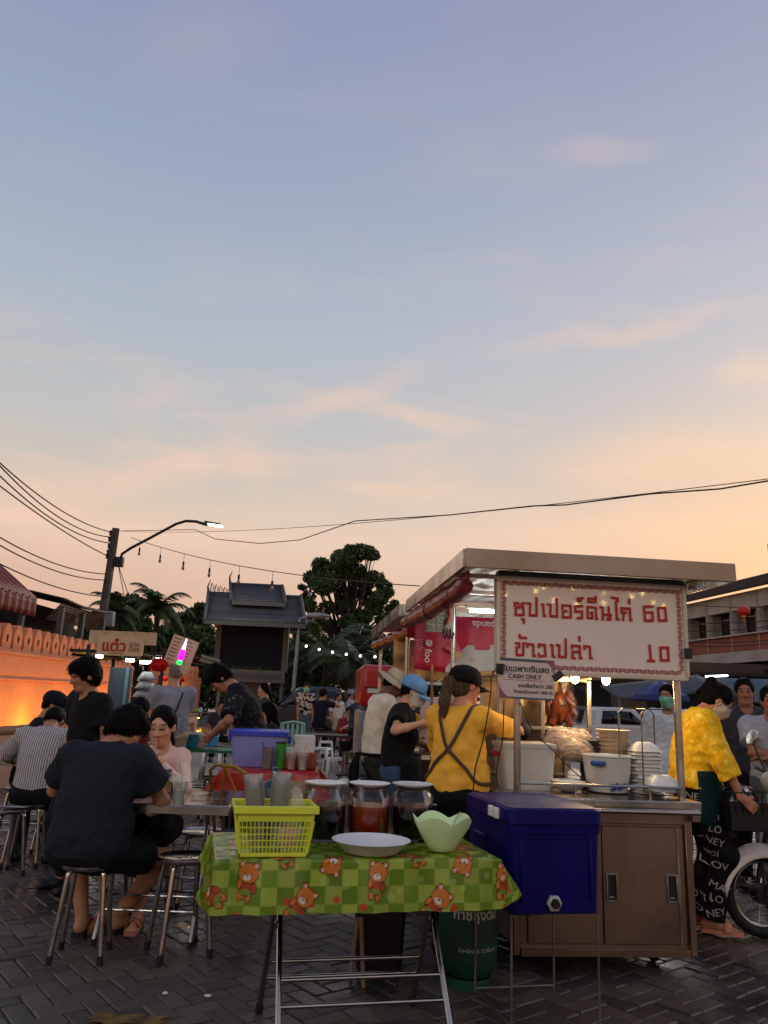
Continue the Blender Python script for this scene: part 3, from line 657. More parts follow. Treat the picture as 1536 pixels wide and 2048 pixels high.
# ================================================================== FOOD CART
def rootm(o): return Matrix.Translation(o.location) @ Matrix.Rotation(o.rotation_euler.z, 4, 'Z')
def lp(o, u, v, ly):                    # photo place -> point of the thing's own plane y = ly
    Mi = rootm(o).inverted(); a = Mi @ Vector((0, 0, CZ)); d = (Mi.to_3x3() @ _ray(u, v)); return a+d*((ly-a.y)/d.y)
def lzp(o, u, v, z):
    Mi = rootm(o).inverted(); a = Mi @ Vector((0, 0, CZ)); d = (Mi.to_3x3() @ _ray(u, v)); return a+d*((z-a.z)/d.z)
cart = thing('food_cart', (1.29, 4.60, 0), R(5.5), 'stainless steel soup cart with flat roof and big white menu board', 'food cart')
HW = .515
cs = MB(); cs.box((0, 1.0, .47), (2*HW-.06, 2.0, .72)); cs.build('cabinet', dullsteel, cart, bevel=.004)
for x in (-HW+.02, HW-.02): MB().box((x, -.012, .47), (.04, .03, .74)).build('corner_post', dullsteel, cart, bevel=.004)
MB().box((0, -.014, .115), (2*HW-.084, .034, .04)).build('bottom_rail', dullsteel, cart, bevel=.003)
MB().box((0, -.014, .80), (2*HW-.084, .034, .055)).build('top_rail', dullsteel, cart, bevel=.003)
for x, w_ in ((-.22, .42), (.23, .47)):
    d = MB().box((x, -.009, .455), (w_, .014, .60)).build('sliding_door', dullsteel, cart, bevel=.003)
def pull(x):
    h_ = MB(); z = lp(cart, 1224, 1775, -.02).z
    for dx in (-.028, .028): h_.box((x+dx, -.021, z), (.010, .012, .145))
    for dz in (-.068, .068): h_.box((x, -.0212, z+dz), (.046, .012, .010))
    p = h_.build('door_pull', steel, cart, bevel=.002)
    MB().box((x, -.0165, z), (.045, .003, .126)).build('recess', M('dark_recess', (26, 22, 20), .6), p)
    MB().box((x, -.019, z-.05), (.03, .006, .012)).build('lip', steel, p, bevel=.002)
pull(lp(cart, 1224, 1775, -.02).x); pull(lp(cart, 1345, 1778, -.02).x)
MB().box((HW-.085, -.018, .455), (.012, .008, .6)).build('door_channel', steel, cart)
top = MB(); top.box((0, 1.02, .875), (2*HW+.10, 2.16, .05)); top.build('counter', steel, cart, bevel=.006, seg=2)
hr = MB(); x1 = lp(cart, 1400, 1626, -.13).x; zr = lp(cart, 1300, 1624, -.13).z
hr.tube([(-HW-.02, -.06, zr), (-HW-.02, -.13, zr), (x1, -.13, zr), (x1, -.10, zr), (HW+.02, -.05, zr)], .014, 10); hr.build('push_bar', steel, cart)
br_ = MB().box((HW+.005, -.055, zr-.03), (.05, .05, .05)).build('bar_bracket', dullsteel, cart, bevel=.004)
gr_ = MB(); gz = lp(cart, 1200, 1571, .02).z
gr_.tube([(-HW+.05, .02, gz), (HW-.03, .02, gz)], .008, 8)
for x in (-.14, .3): gr_.tube([(x, .02, .90), (x, .02, gz)], .007, 8)
gr_.build('guard_rail', steel, cart)
# caster wheels and the crate they stand by
for x in (-.38, .38):
    for y in (.25, 1.75):
        w_ = MB(); w_.lathe([(.0, -.022), (.065, -.022), (.075, -.014), (.075, .014), (.065, .022), (0, .022)], 18, (0, 0, 0), Matrix.Translation((x, y, .075)) @ Matrix.Rotation(R(90), 4, 'Y'))
        w_.box((x, y, .10), (.06, .09, .02)); w_.build('wheel', rubber, cart)
# posts, roof
FZ = 2.145
for nm, x, y in (('post', -HW+.045, .05), ('post', HW-.01, .05), ('post', -HW+.03, 1.95), ('post', HW-.03, 1.95)):
    t_ = MB(); t_.tube([(x, y, .9), (x, y, FZ+.04)], .021, 12); t_.build('post', steel, cart)
RX0, RX1, RY0, RY1 = lzp(cart, 930, 1097, 2.25).x, lzp(cart, 1472, 1127, 2.25).x, lzp(cart, 1200, 1112, 2.25).y, 2.25
roof = MB(); roof.box(((RX0+RX1)/2, (RY0+RY1)/2, 2.232), (RX1-RX0-.01, RY1-RY0-.01, .012)); roof = roof.build('roof', M('roof_sheet', (150, 146, 138), .4, .7, var=.2, vs=4), cart)
fm = M('fascia_steel', (160, 142, 128), .42, .85, var=.28, vs=2.2, rv=.35, bump=.1, bs=6, detail=8)
MB().box(((RX0+RX1)/2, RY0, 2.195), (RX1-RX0, .022, .11)).build('fascia', fm, roof, bevel=.003)
MB().box((RX0, (RY0+RY1)/2+.0115, 2.195), (.022, RY1-RY0-.001, .108)).build('fascia', steel, roof, bevel=.003)
MB().box((RX1, (RY0+RY1)/2+.0115, 2.195), (.022, RY1-RY0-.001, .108)).build('fascia', steel, roof, bevel=.003)
cl = MB(); cl.grid(lambda a, b: (RX0+.03+(RX1-RX0-.06)*a, RY0+.03+(RY1-RY0-.06)*b, 2.215+.006*math.sin(a*70)), 120, 1); cl.build('ceiling_sheet', M('ceiling_white', (196, 196, 186), .45, .2), roof)
for y in (.35, 1.1, 1.8): MB().box(((RX0+RX1)/2, y, 2.185), (RX1-RX0-.05, .03, .03)).build('rafter', dullsteel, roof)
tubem = M('fluorescent_tube', (255, 255, 245), emit=(240, 250, 255), es=26)
tubes = []
for (x, y, ln, z) in ((-.05, .55, .8, 2.14), (.02, 1.45, .95, 2.12), (.0, .10, .62, 2.150)):
    q = MB(); q.tube([(x-ln/2, y, z-.03), (x+ln/2, y, z-.03)], .013, 10); tb = q.build('tube_lamp', tubem, cart)
    MB().box((x, y, z), (ln+.06, .035, .025)).build('housing', whitep, tb); tubes.append(tb)
# --- menu board
SY = -.055
signm = M('sign_acrylic', (222, 206, 198), .04, var=.02, coat=.0, spec=.6, rv=0)
A_, B_ = lp(cart, 996, 1152, SY), lp(cart, 1374, 1362, SY); TL, TR, BL, BR = lp(cart, 992, 1147, SY), lp(cart, 1363, 1166, SY), lp(cart, 1000, 1338, SY), lp(cart, 1378, 1363, SY)
sx0, sx1, sz0, sz1 = (TL.x+BL.x)/2, (TR.x+BR.x)/2, (BL.z+BR.z)/2, (TL.z+TR.z)/2
board = MB().box(((sx0+sx1)/2, SY+.03, (sz0+sz1)/2), (sx1-sx0-.01, .05, sz1-sz0-.01)).build('menu_board', signm, cart)
bfr = M('board_frame', (206, 190, 172), .4, .1, var=.1)
fwid = .022
for (c, d) in ((((sx0+sx1)/2, SY+.022, sz1+.002), (sx1-sx0, .075, .030)),):
    MB().box(c, d).build('top_frame', M('sign_grey_top', (66, 66, 64), .5), board, bevel=.003)
MB().box(((sx0+sx1)/2, SY+.022, sz0), (sx1-sx0, .072, fwid)).build('bottom_frame', bfr, board, bevel=.003)
for x in (sx0, sx1): MB().box((x, SY+.022, (sz0+sz1)/2-.003), (fwid, .070, sz1-sz0-.03)).build('side_frame', bfr, board, bevel=.003)
redl = M('red_vinyl', (176, 44, 36), .45, var=.08, spec=.3)
_so = [0]
def stroke(m, pts, w_, y, closed=False):
    P_ = [Vector((p.x, 0, p.z)) for p in pts]; k = len(P_)
    for i in range(k if closed else k-1):
        a, b = P_[i], P_[(i+1) % k]; d = (b-a); 
        if d.length < 1e-6: continue
        d.normalize(); n = Vector((-d.z, 0, d.x))*w_/2; a2, b2 = a-d*w_*.45, b+d*w_*.45
        _so[0] = (_so[0]+1) % 37; yy = y-.0001*_so[0]
        m.add([(q.x, yy, q.z) for q in (a2-n, b2-n, b2+n, a2+n)], [(0, 1, 2, 3)])
def glyphs(lists, ou, ov, scl, w_, nm='lettering'):
    for g_ in lists:
        m = MB()
        for st in g_:
            cl_ = st[0] == 'c'; pts = st[1:] if cl_ else st
            stroke(m, [lp(cart, ou+x/scl, ov+y/scl, SY) for x, y in pts], w_, SY-.0015, cl_)
        m.build(nm, redl, board)
SW = .0165
glyphs([[[(80,265),(80,220),(140,225),(150,300),(100,300),(95,425),(230,425),(225,290),(190,285),(205,230),(245,225)]], [[(205,495),(235,500),(235,560)]],
  [[(300,225),(345,235),(335,430),(450,435),(450,140)]], [[(545,245),(565,250),(575,440),(595,440)]], [[(645,245),(690,255),(685,445),(800,450),(795,155)]],
  [[(890,315),(890,260),(1030,270),(1035,465),(900,465),(905,355),(960,360)]], [[(1230,275),(1110,280),(1115,370),(1225,365),(1225,475),(1150,480)]], [[(1240,140),(1155,145),(1160,190),(1205,185)]],
  [[(1325,475),(1320,290),(1465,300),(1470,490),(1490,490)],[(1345,478),(1405,478),(1400,380),(1372,395)]], [['c',(1335,145),(1460,150),(1460,205),(1335,200)],[(1460,115),(1460,150)]]], 1020, 1180, 8.533, SW*.88)
glyphs([[[(175,290),(215,300),(215,500)],[(215,415),(350,425),(345,500),(300,500),(320,430),(315,295)]], [[(365,130),(470,145),(470,185),(440,205),(455,500),(485,500)]],
  [[(560,510),(575,385),(535,385),(535,310),(675,320),(685,510),(705,515)],[(575,385),(610,380)]], [[(665,165),(665,225)]],
  [[(1065,280),(915,285),(935,520),(1065,520),(1060,380),(945,385)]], [['c',(1160,305),(1280,305),(1300,520),(1175,520)]]], 1180, 1180, 8.533, SW*.9)
glyphs([[[(100,225),(155,225),(155,290),(110,300),(115,425),(225,425),(225,230),(245,225)]], [[(160,85),(175,130),(275,135)]], [[(295,285),(295,235),(395,250),(395,440),(425,440)]],
  [[(490,285),(490,245),(590,255),(605,440),(495,450),(490,405)]], [[(695,255),(720,265),(725,450),(755,455)]], [[(795,255),(840,265),(835,455),(950,460),(945,160)]],
  [[(1050,310),(1050,265),(1185,275),(1190,480),(1215,480)],[(1185,375),(1065,370),(1060,470),(1100,480)]], [[(1180,115),(1185,180)]], [[(1270,320),(1265,275),(1360,285),(1370,480),(1395,480)]]], 1020, 1260, 8.533, SW*.88)
glyphs([[[(915,240),(935,470)],[(890,472),(980,475)]], [['c',(1080,270),(1195,270),(1205,465),(1090,465)]]], 1180, 1260, 7.68, SW*.95)
bm_ = MB(); U_ = .0245; nx = round((sx1-sx0-.075)/U_); nz = round((sz1-sz0-.09)/U_)
ux = (sx1-sx0-.075)/nx; uz = (sz1-sz0-.09)/nz
gk = [(.08,.08),(.08,.92),(.92,.92),(.92,.3),(.42,.3),(.42,.62)]
def meander(ox, oz, ax, az, flip):
    pts = [(x, (1-z if flip else z)) for x, z in gk]
    stroke(bm_, [Vector((ox+ax[0]*x+az[0]*z, 0, oz+ax[1]*x+az[1]*z)) for x, z in pts], .0042, SY-.0012)
for i in range(nx):
    for z in (sz1-.065, sz0+.022): meander(sx0+.037+i*ux, z, (ux*.95, 0), (0, U_), i % 2)
for i in range(nz):
    for x in (sx0+.022, sx1-.022-U_): meander(x, sz0+.047+i*uz, (0, uz*.95), (U_, 0), i % 2)
bm_.build('meander_border', M('red_border', (160, 52, 44), .5), board)
# --- cash-only notice clipped to the board
nq = [lp(cart, u, v, SY-.012) for u, v in ((998, 1315), (1107, 1319), (1109, 1400), (998, 1396))]
notice = thing('notice', cart.matrix_basis @ Vector(nq[3]), R(5.5), 'small laminated cash only notice clipped below the menu board', 'notice')
nw, nh = (nq[1].x-nq[0].x), (nq[0].z-nq[3].z)
notice.location = rootm(cart) @ Vector((nq[3].x, SY-.012, (nq[3].z+nq[2].z)/2)); notice.rotation_euler = (0, R(.9), R(5.5))
tiltm = 0
MB().box((nw/2, 0, nh/2), (nw, .003, nh)).build('sheet', M('laminate_white', (206, 186, 182), .3, var=.03), notice)
def roundrect(x0, z0, x1, z1, r, y):
    pts = []
    for cx, cz, a in ((x1-r, z1-r, 0), (x0+r, z1-r, 90), (x0+r, z0+r, 180), (x1-r, z0+r, 270)):
        for i in range(7): t = R(a+15*i); pts.append((cx+r*math.cos(t), y, cz+r*math.sin(t)))
    return pts
ink = M('dark_ink', (38, 48, 52), .5); maro = M('maroon_print', (142, 84, 88), .4); nav = M('blue_print', (66, 84, 102), .4)
MB().box((nw*.5, -.0022, nh*.965), (nw, .0008, nh*.07)).build('print_band', nav, notice); MB().box((nw*.5, -.0022, nh*.025), (nw, .0008, nh*.05)).build('print_band', nav, notice)
cor = MB()
def corner(cx, cz, sx_, sz_, n=8):
    rx, rz_ = nw*.30, nh*.42; pts = [(cx, -.003, cz), (cx+sx_*rx, -.003, cz)]
    for i in range(n+1): t = R(90*i/n); pts.append((cx+sx_*rx*(1-math.sin(t))*1.0, -.003, cz+sz_*rz_*(1-math.cos(t))))
    return pts
for pts in (corner(nw, nh, -1, -1), corner(0, 0, 1, 1)): MB().add(pts, [tuple(range(len(pts)))]).build('print_corner', maro, notice)
lettering('รับเฉพาะเงินสด', (nw*.47, -.0036, nh*.74), nh*.205, ink, notice, bold=.0012, depth=.0003)
lettering('CASH ONLY', (nw*.46, -.0036, nh*.555), nh*.155, ink, notice, bold=.0008, depth=.0003)
MB().box((nw*.44, -.0032, nh*.465), (nw*.76, .0006, nh*.012)).build('rule', maro, notice)
lettering('ยอดซื้อต่ำกว่า 200', (nw*.97, -.0036, nh*.33), nh*.125, ink, notice, bold=.0006, depth=.0003, align='RIGHT')
lettering('ร้านงดรับแบงค์ 1000 ค่ะ', (nw*.97, -.0036, nh*.18), nh*.105, ink, notice, bold=.0005, depth=.0003, align='RIGHT')
def clip(u, v, rot):
    c = rootm(cart) @ lp(cart, u, v, SY-.02); t = thing('binder_clip', c, R(5.5), None, 'clip', 'black binder clips holding the notice')
    m = MB(); mt = Matrix.Rotation(rot, 4, 'Y')
    m.add([(-.03, -.012, -.02), (.03, -.012, -.02), (.03, -.002, .02), (-.03, -.002, .02), (-.03, .014, -.02), (.03, .014, -.02), (.03, .006, .02), (-.03, .006, .02)], [(0,1,2,3),(5,4,7,6),(1,5,6,2),(4,0,3,7),(0,4,5,1)], mt)
    m.build('jaw', blackp, t); w_ = MB(); w_.tube([mt @ Vector(p) for p in ((-.012, -.004, .02), (-.018, -.012, .05), (0, -.014, .062), (.018, -.012, .05), (.012, -.004, .02))], .0015, 6); w_.build('wire_loop', steel, t); return t
clip(1000, 1338, R(90))['label'] = 'black binder clip on left edge of the cash only notice'
clip(1116, 1352, R(-35))['label'] = 'black binder clip on right edge of the cash only notice'
clip(1376, 1307, R(-90))['label'] = 'black binder clip on right edge of the menu board'
# --- glass showcase with roast birds
gl = M('showcase_glass', (225, 232, 228), .06, trans=1.0, var=0, rv=0, ior=1.1, alpha=.28)
case = thing('glass_showcase', rootm(cart) @ Vector((0, 0, .9)), R(5.5), 'aluminium glass showcase with hanging roast birds on the cart counter', 'showcase')
cx0, cx1 = lp(cart, 1085, 1450, .75).x, lp(cart, 1180, 1450, .75).x-.005; cy0, cy1 = .75, 1.25; ch = lp(cart, 1180, 1362, .75).z-.9
alu = M('aluminium', (168, 160, 148), .35, .9, var=.1)
cx0 -= .30
for x in (cx0, cx0+.30, cx1):
    for y in (cy0, cy1): MB().box((x, y, ch/2), (.026, .026, ch)).build('frame_post', alu, case, bevel=.002)
for z in (.02, ch*.52, ch):
    for y in (cy0, cy1): MB().box(((cx0+cx1)/2, y, z), (cx1-cx0-.027, .022, .022)).build('frame_rail', alu, case, bevel=.002)
MB().box(((cx0+cx1)/2, (cy0+cy1)/2, ch*.52), (cx1-cx0-.03, cy1-cy0-.03, .008)).build('shelf', steel, case)
MB().box(((cx0+cx1)/2, (cy0+cy1)/2, ch+.014), (cx1-cx0+.03, cy1-cy0+.03, .008)).build('top_plate', steel, case)
MB().box(((cx0+cx1)/2, cy1+.014, ch/2), (cx1-cx0, .004, ch)).build('back_panel', M('greasy_steel', (176, 150, 116), .45, .5, var=.5, vs=7, detail=8), case)
MB().box(((cx0+.30+cx1)/2, cy0-.004, ch*.76), (cx1-cx0-.33, .003, ch*.44)).build('pane', gl, case)
bulbm = M('warm_bulb', (255, 226, 170), emit=(255, 190, 96), es=60)
def bulb_lamp(p, watts, col, name='heat_lamp', label=None, r=.028):
    t = thing(name, p, 0, label, 'lamp'); MB().ball((0, 0, 0), (r, r, r*1.2), 12, 8).build('bulb', bulbm, t)
    q = MB(); q.lathe([(.018, .03), (.02, .06), (.012, .085), (.004, .10), (.004, .16)], 10); q.build('socket', blackp, t)
    l = bpy.data.lights.new('bulb_light', 'POINT'); l.energy = watts; l.color = col; l.shadow_soft_size = r
    o = bpy.data.objects.new('bulb_light', l); COL.objects.link(o); o.parent = t; o.location = (0, -.0, -r*2.2); return t
c1 = rootm(cart) @ lp(cart, 1150, 1357, .62); c2 = rootm(cart) @ lp(cart, 1212, 1360, .62)
bulb_lamp(c1, 5, (1, .62, .28), label='glowing warm bulb hanging over the glass showcase front'); bulb_lamp(c2, 4, (1, .62, .28), label='glowing warm bulb right of the showcase, below the menu board')
roast = M('roast_skin', (128, 58, 20), .3, var=.6, vs=16, bump=.4, bs=30, coat=.3)
def bird(p, s_, lab, rz):
    t = thing('roast_bird', p, rz, lab, 'roast bird', 'roast birds in the showcase'); m = MB()
    m.lathe([(.006, .10), (.012, .06), (.02, .03), (.045, -.01), (.062, -.07), (.058, -.13), (.035, -.18), (.01, -.20)], 14, sx=s_, sy=s_*.8, fn=lambda i, a, r, z: (r*(1+.12*math.sin(3*a+i)), z*s_)); m.build('carcass', roast, t)
    for q in (-1, 1):
        d = MB(); d.tube([(q*.04*s_, 0, -.13*s_), (q*.06*s_, -.02, -.19*s_), (q*.045*s_, -.01, -.26*s_), (q*.06*s_, -.03, -.275*s_)], [.03*s_, .026*s_, .01*s_, .008*s_], 8); d.build('drumstick', roast, t)
        d = MB(); d.tube([(q*.05*s_, 0, -.03*s_), (q*.085*s_, -.01, -.06*s_), (q*.075*s_, -.02, -.12*s_)], [.018*s_, .016*s_, .006], 8); d.build('wing', roast, t)
    hk = MB(); hk.tube([(0, 0, .08*s_), (0, 0, .16*s_), (.02, 0, .18*s_)], .003, 6); hk.build('hook', steel, t)
for k, (u, v, s_) in enumerate(((1120, 1392, 1.0), (1098, 1396, .9), (1136, 1388, .75))):
    bird(rootm(cart) @ lp(cart, u, v, .95+.06*k), s_, ['whole roast bird hanging in the showcase nearest the notice edge', 'roast bird hanging half behind the cash only notice', 'smaller roast bird hanging towards the steel back panel'][k], R(20*k))
# ---- things on the counter
CT = .9
ctr = lambda u, v, z=CT+.001: rootm(cart) @ lzp(cart, u, v, z)
def on_cart(name, u, v, label, cat, group=None, z=CT+.001, rz=R(5.5)): return thing(name, ctr(u, v, z), rz, label, cat, group)
w1 = M('enamel_white', (206, 202, 194), .35, var=.06)
t = on_cart('food_container', 1056, 1580, 'large white square food container with red handles on the cart', 'container'); t.location.y += .14; t.location.z = CT+.001
m = MB(); s1_, s2_, hh_ = .145, .162, .255
def tub(m, a, b, h0, h1, r=.04, n=5):
    out = []
    for (hw_, z) in ((a, h0), (b, h1)):
        ring = []
        for cx, cy_, an in ((1, 1, 0), (-1, 1, 90), (-1, -1, 180), (1, -1, 270)):
            for i in range(n+1): t_ = R(an+90*i/n); ring.append((cx*(hw_[0]-r)+r*math.cos(t_), cy_*(hw_[1]-r)+r*math.sin(t_), z))
        out.append(ring)
    k = len(out[0]); m.add(out[0]+out[1], [(i, (i+1) % k, k+(i+1) % k, k+i) for i in range(k)]+[tuple(range(k-1, -1, -1))]); return out
tub(m, (s1_, s1_), (s2_, s2_), 0, hh_); m.build('bucket', w1, t, angle=50)
m = MB(); r_ = tub(m, (s2_+.006, s2_+.006), (s2_+.008, s2_+.008), hh_-.012, hh_+.012); k = len(r_[1]); m.add(r_[1], [tuple(range(k))]); m.build('lid', w1, t, angle=50)
for x in (-1, 1): MB().box((x*(s2_+.02), 0, hh_-.06), (.05, .06, .03)).build('handle', M('red_plastic', (176, 36, 34), .4), t, bevel=.008, seg=2)
t = on_cart('soup_pot', 1228, 1590, 'white enamel pot with blue handle and worn blue flowers on the cart', 'pot')
t.location.y += .13; t.location.z = CT+.001
m = MB(); m.lathe([(.10, .0), (.118, .01), (.135, .12), (.142, .205), (.150, .212), (.146, .218), (.136, .208), (.12, .05), (0, .04)], 28); m.build('pan', w1, t)
MB().box((-.10, -.118, .175), (.085, .05, .03), (0, 0, R(-38))).build('handle', M('blue_plastic', (34, 78, 150), .4), t, bevel=.012, seg=3)
bp_ = M('blue_paint', (44, 78, 150), .5)
bvp = MB()
for k in range(9):
    a = R(-90+random.uniform(-10, 52)); z = random.uniform(.03, .06); rr = .1265+.12*(z-.05)+.003
    for q in range(3): a2 = a+random.uniform(-.08, .08); z2 = z+random.uniform(-.012, .012); bvp.ball((rr*math.cos(a2), rr*math.sin(a2), z2), (.006, .006, .009), 6, 4)
bvp.build('painted_flowers', bp_, t)
MB().box((0, 0, -.0), (.20, .14, .0005)).build('trivet', blackp, t)
# bowls
bowl_prof = [(.05, 0), (.055, .004), (.085, .022), (.105, .05), (.112, .052), (.105, .046), (.082, .02), (0, .012)]
def bowl_mesh(prof, mat, n=24, sq=0): return MB().lathe(prof, n, fn=(lambda i, a, r, z: (r*(1+sq*(abs(math.cos(2*a))**.5-.5)*-.16), z)) if sq else None).mesh('bowl', mat)
cream = M('cream_melamine', (204, 186, 160), .35, var=.05); wm = M('white_melamine', (214, 212, 206), .3, var=.04)
bmc = bowl_mesh(bowl_prof, cream); bmw = bowl_mesh(bowl_prof, wm, 24, 1)
def stack(me, n, base, dz, label, group, flip=False, sc_=1.0, name='bowl'):
    for i in range(n):
        o = bpy.data.objects.new(name, me); COL.objects.link(o)
        o.location = (base.x+random.uniform(-.002, .002), base.y+random.uniform(-.002, .002), base.z+i*dz+(.053*sc_ if flip else 0)); o.scale = (sc_,)*3
        o.rotation_euler = (R(180) if flip else 0, 0, random.uniform(-.15, .15)); tag(o, label, 'bowl', group)
p0 = ctr(1226, 1560); p0 = rootm(cart) @ Vector((lp(cart, 1226, 1480, .52).x, .52, CT))
stack(bmc, 13, p0, (lp(cart, 1226, 1460, .52).z-CT-.05)/12, 'cream bowl in the tall nested stack behind the enamel pot', 'cream bowls stacked on the cart')
p1 = rootm(cart) @ Vector((lp(cart, 1288, 1500, .36).x, .36, CT))
stack(bmw, 12, p1, (lp(cart, 1285, 1482, .36).z-CT-.06)/11, 'white bowl upside down in the tall stack inside the wire rack', 'white bowls stacked in the wire rack', True, 1.0)
p2 = rootm(cart) @ Vector((lp(cart, 1322, 1550, .16).x, .16, CT+.035))
stack(bmw, 4, p2, .011, 'white bowl upside down in the short stack by the cart corner post', 'short stack of white bowls', True, 1.02)
blk = MB().box((0, 0, .012), (.10, .10, .022)).mesh('tray', blackp); p3 = rootm(cart) @ Vector((lp(cart, 1180, 1500, .55).x, .55, CT))
for i in range(14):
    o = from_mesh('food_tray', blk); o.location = p3+Vector((random.uniform(-.003, .003), 0, i*.0205)); o.rotation_euler.z = R(5.5)+random.uniform(-.03, .03); tag(o, 'black plastic food tray in the dark stack beside the cream bowls', 'tray', 'black trays stacked on the cart')
t = on_cart('mixing_bowl', 1148, 1588, 'shallow white bowl on the cart behind the guard rail', 'bowl'); t.location.y += .12; t.location.z = CT+.001
t.rotation_euler.z = 0; MB().lathe([(.04, 0), (.05, .004), (.085, .03), (.102, .058), (.107, .06), (.1, .054), (.07, .018), (0, .012)], 26).build('bowl_shell', wm, t)
# wire rack round the bowls
t = thing('wire_rack', rootm(cart) @ Vector((lp(cart, 1290, 1500, .25).x, .25, CT)), R(5.5), 'dark wire plate rack standing around the white bowls', 'rack'); rk = M('rack_wire', (96, 84, 74), .35, .8)
rh = lp(cart, 1290, 1418, .25).z-CT
for k, (y, x0, x1_) in enumerate(((-.12, -.07, .14), (.10, -.12, .11))):
    m = MB(); m.tube([(x0, y, .02), (x0, y, rh-.03), (x0+.03, y, rh), (x1_-.03, y, rh), (x1_, y, rh-.03), (x1_, y, .02)], .0042, 6); m.build('hoop', rk, t)
m = MB(); m.tube([(-.07, -.14, .012), (.15, -.14, .012), (.15, .12, .012), (-.13, .12, .012)], .0042, 6, True); m.tube([(.02, -.12, rh), (.0, .10, rh)], .0042, 6); m.build('base_wire', rk, t)
# bags of noodles: crumpled clear plastic
plas = bpy.data.materials.new('clear_bag'); plas.use_nodes = True; _t, _b = nodes_of(plas)
_b.inputs['Base Color'].default_value = (*lin((232, 226, 214)), 1); _b.inputs['Roughness'].default_value = .22; _b.inputs['Alpha'].default_value = .26; _b.inputs['Specular IOR Level'].default_value = .8
def crumple(m, c, r, seed, n=26, mm=20, amp=.26, tie=0.0):
    rg = np.random.default_rng(seed); ph = rg.random((8, 3))*6.3; fr = rg.normal(size=(8, 3))*7
    def f(a, b):
        th = 2*math.pi*a; phi = math.pi*b; d = Vector((math.sin(phi)*math.cos(th), math.sin(phi)*math.sin(th), -math.cos(phi)))
        k = 1+amp*sum(abs(math.sin(fr[i] @ np.array(d)*1.0+ph[i, 0])) for i in range(8))/4-amp
        if tie and b > .72: k *= 1-tie*(b-.72)/.28*.6
        return Vector(c)+Vector((d.x*r[0], d.y*r[1], d.z*r[2]))*k
    m.grid(f, n, mm); return m
noodle = M('noodle_strands', (176, 140, 88), .5, var=.4, vs=40, bump=.8, bs=60)
for k, (u, v, ly, rr, lab) in enumerate(((1150, 1500, .50, (.11, .08, .07), 'clear plastic bag of pale noodles lowest in the pile by the showcase'), (1120, 1480, .58, (.10, .08, .075), 'clear bag of noodles upper left in the pile by the showcase'), (1155, 1478, .60, (.09, .07, .06), 'clear bag of noodles upper right in the pile by the showcase'))):
    t = thing('noodle_bag', rootm(cart) @ lp(cart, u, v, ly), R(5.5), lab, 'bag', 'bags of noodles on the cart'); crumple(MB(), (0, 0, 0), rr, k).build('bag', plas, t)
    crumple(MB(), (0, 0, -.01), tuple(x*.82 for x in rr), k+9, amp=.3).build('noodles', noodle, t)
# hanging wires on the cart front
wrm = M('cable_black', (20, 18, 18), .5)
def cable(label, pts, r=.004, cat='cable'):
    m = MB(); P_ = [Vector(p) for p in pts]; out = []
    for i in range(len(P_)-1):
        a, b = P_[i], P_[i+1]; pm_, pn = P_[max(i-1, 0)], P_[min(i+2, len(P_)-1)]
        for k in range(6):
            t_ = k/6; out.append(.5*((2*a)+(b-pm_)*t_+(2*pm_-5*a+4*b-pn)*t_*t_+(3*a-pm_-3*b+pn)*t_**3))
    out.append(P_[-1]); m.tube(out, r, 6); return tag(m.build('cable', wrm), label, cat)
W_ = lambda u, v, ly: rootm(cart) @ lp(cart, u, v, ly)
cable('black cable hanging from the board past the yellow sweater', [W_(992, 1340, -.05), W_(984, 1350, -.06), W_(980, 1400, -.07), W_(966, 1480, -.08), W_(950, 1540, -.07), W_(946, 1600, -.05)])
cable('thin black cable slanting across the counter to the pot', [W_(1040, 1405, .03), W_(1065, 1460, .05), W_(1105, 1500, .08), W_(1150, 1545, .1), W_(1185, 1572, .12)], .0035)
cable('black cable dropping beside the left cart post', [W_(1008, 1400, -.02), W_(1005, 1480, -.02), W_(993, 1540, .0), W_(996, 1575, .05)], .0035)
# red rolled tarp under the roof edge
tarp = M('red_tarp', (122, 20, 20), .4, var=.25, vs=6, bump=.3, bs=12, spec=.3)
a, b = lp(cart, 933, 1172, -.10), None
a = rootm(cart) @ a; b = at(812, 1246, 6.7)
roll = thing('rolled_tarp', a, 0, 'red tarpaulin rolled up under the left edge of the cart roof', 'tarpaulin')
m = MB(); d = b-a; n_ = 26
m.tube([d*(i/n_)+Vector((0, 0, .006*math.sin(i*1.7)-.02*math.sin(math.pi*i/n_))) for i in range(n_+1)], [.046+.006*math.sin(i*2.3)+(.004 if i % 5 else -.006) for i in range(n_+1)], 16); m.build('roll', tarp, roll)
m = MB(); rot = d.to_track_quat('Z', 'Y').to_matrix().to_4x4()
sp = [Vector((math.cos(q*.5)*(.008+q*.00095), math.sin(q*.5)*(.008+q*.00095), -.003)) for q in range(38)]
m.tube([rot @ p for p in sp], .0028, 5); m.build('roll_spiral', M('tarp_edge', (86, 20, 20), .5), roll)
for f in (.13, .5, .85):
    m = MB(); m.tube([rot @ Vector((math.cos(q*.52)*.052, math.sin(q*.52)*.052, d.length*f+.004*math.sin(q)))+Vector((0,0,-.02*math.sin(math.pi*f))) for q in range(12)], .005, 6, True); m.build('tie', M('dark_tie', (60, 16, 18), .6), roll)
m = MB(); m.grid(lambda p, q: Vector((0, 0, 0))+d*(p*.97+.01)+Vector((.02, 0, .04+q*.055+.004*math.sin(p*40))), 40, 3); m.build('hanging_flap', tarp, roll, thick=.003)
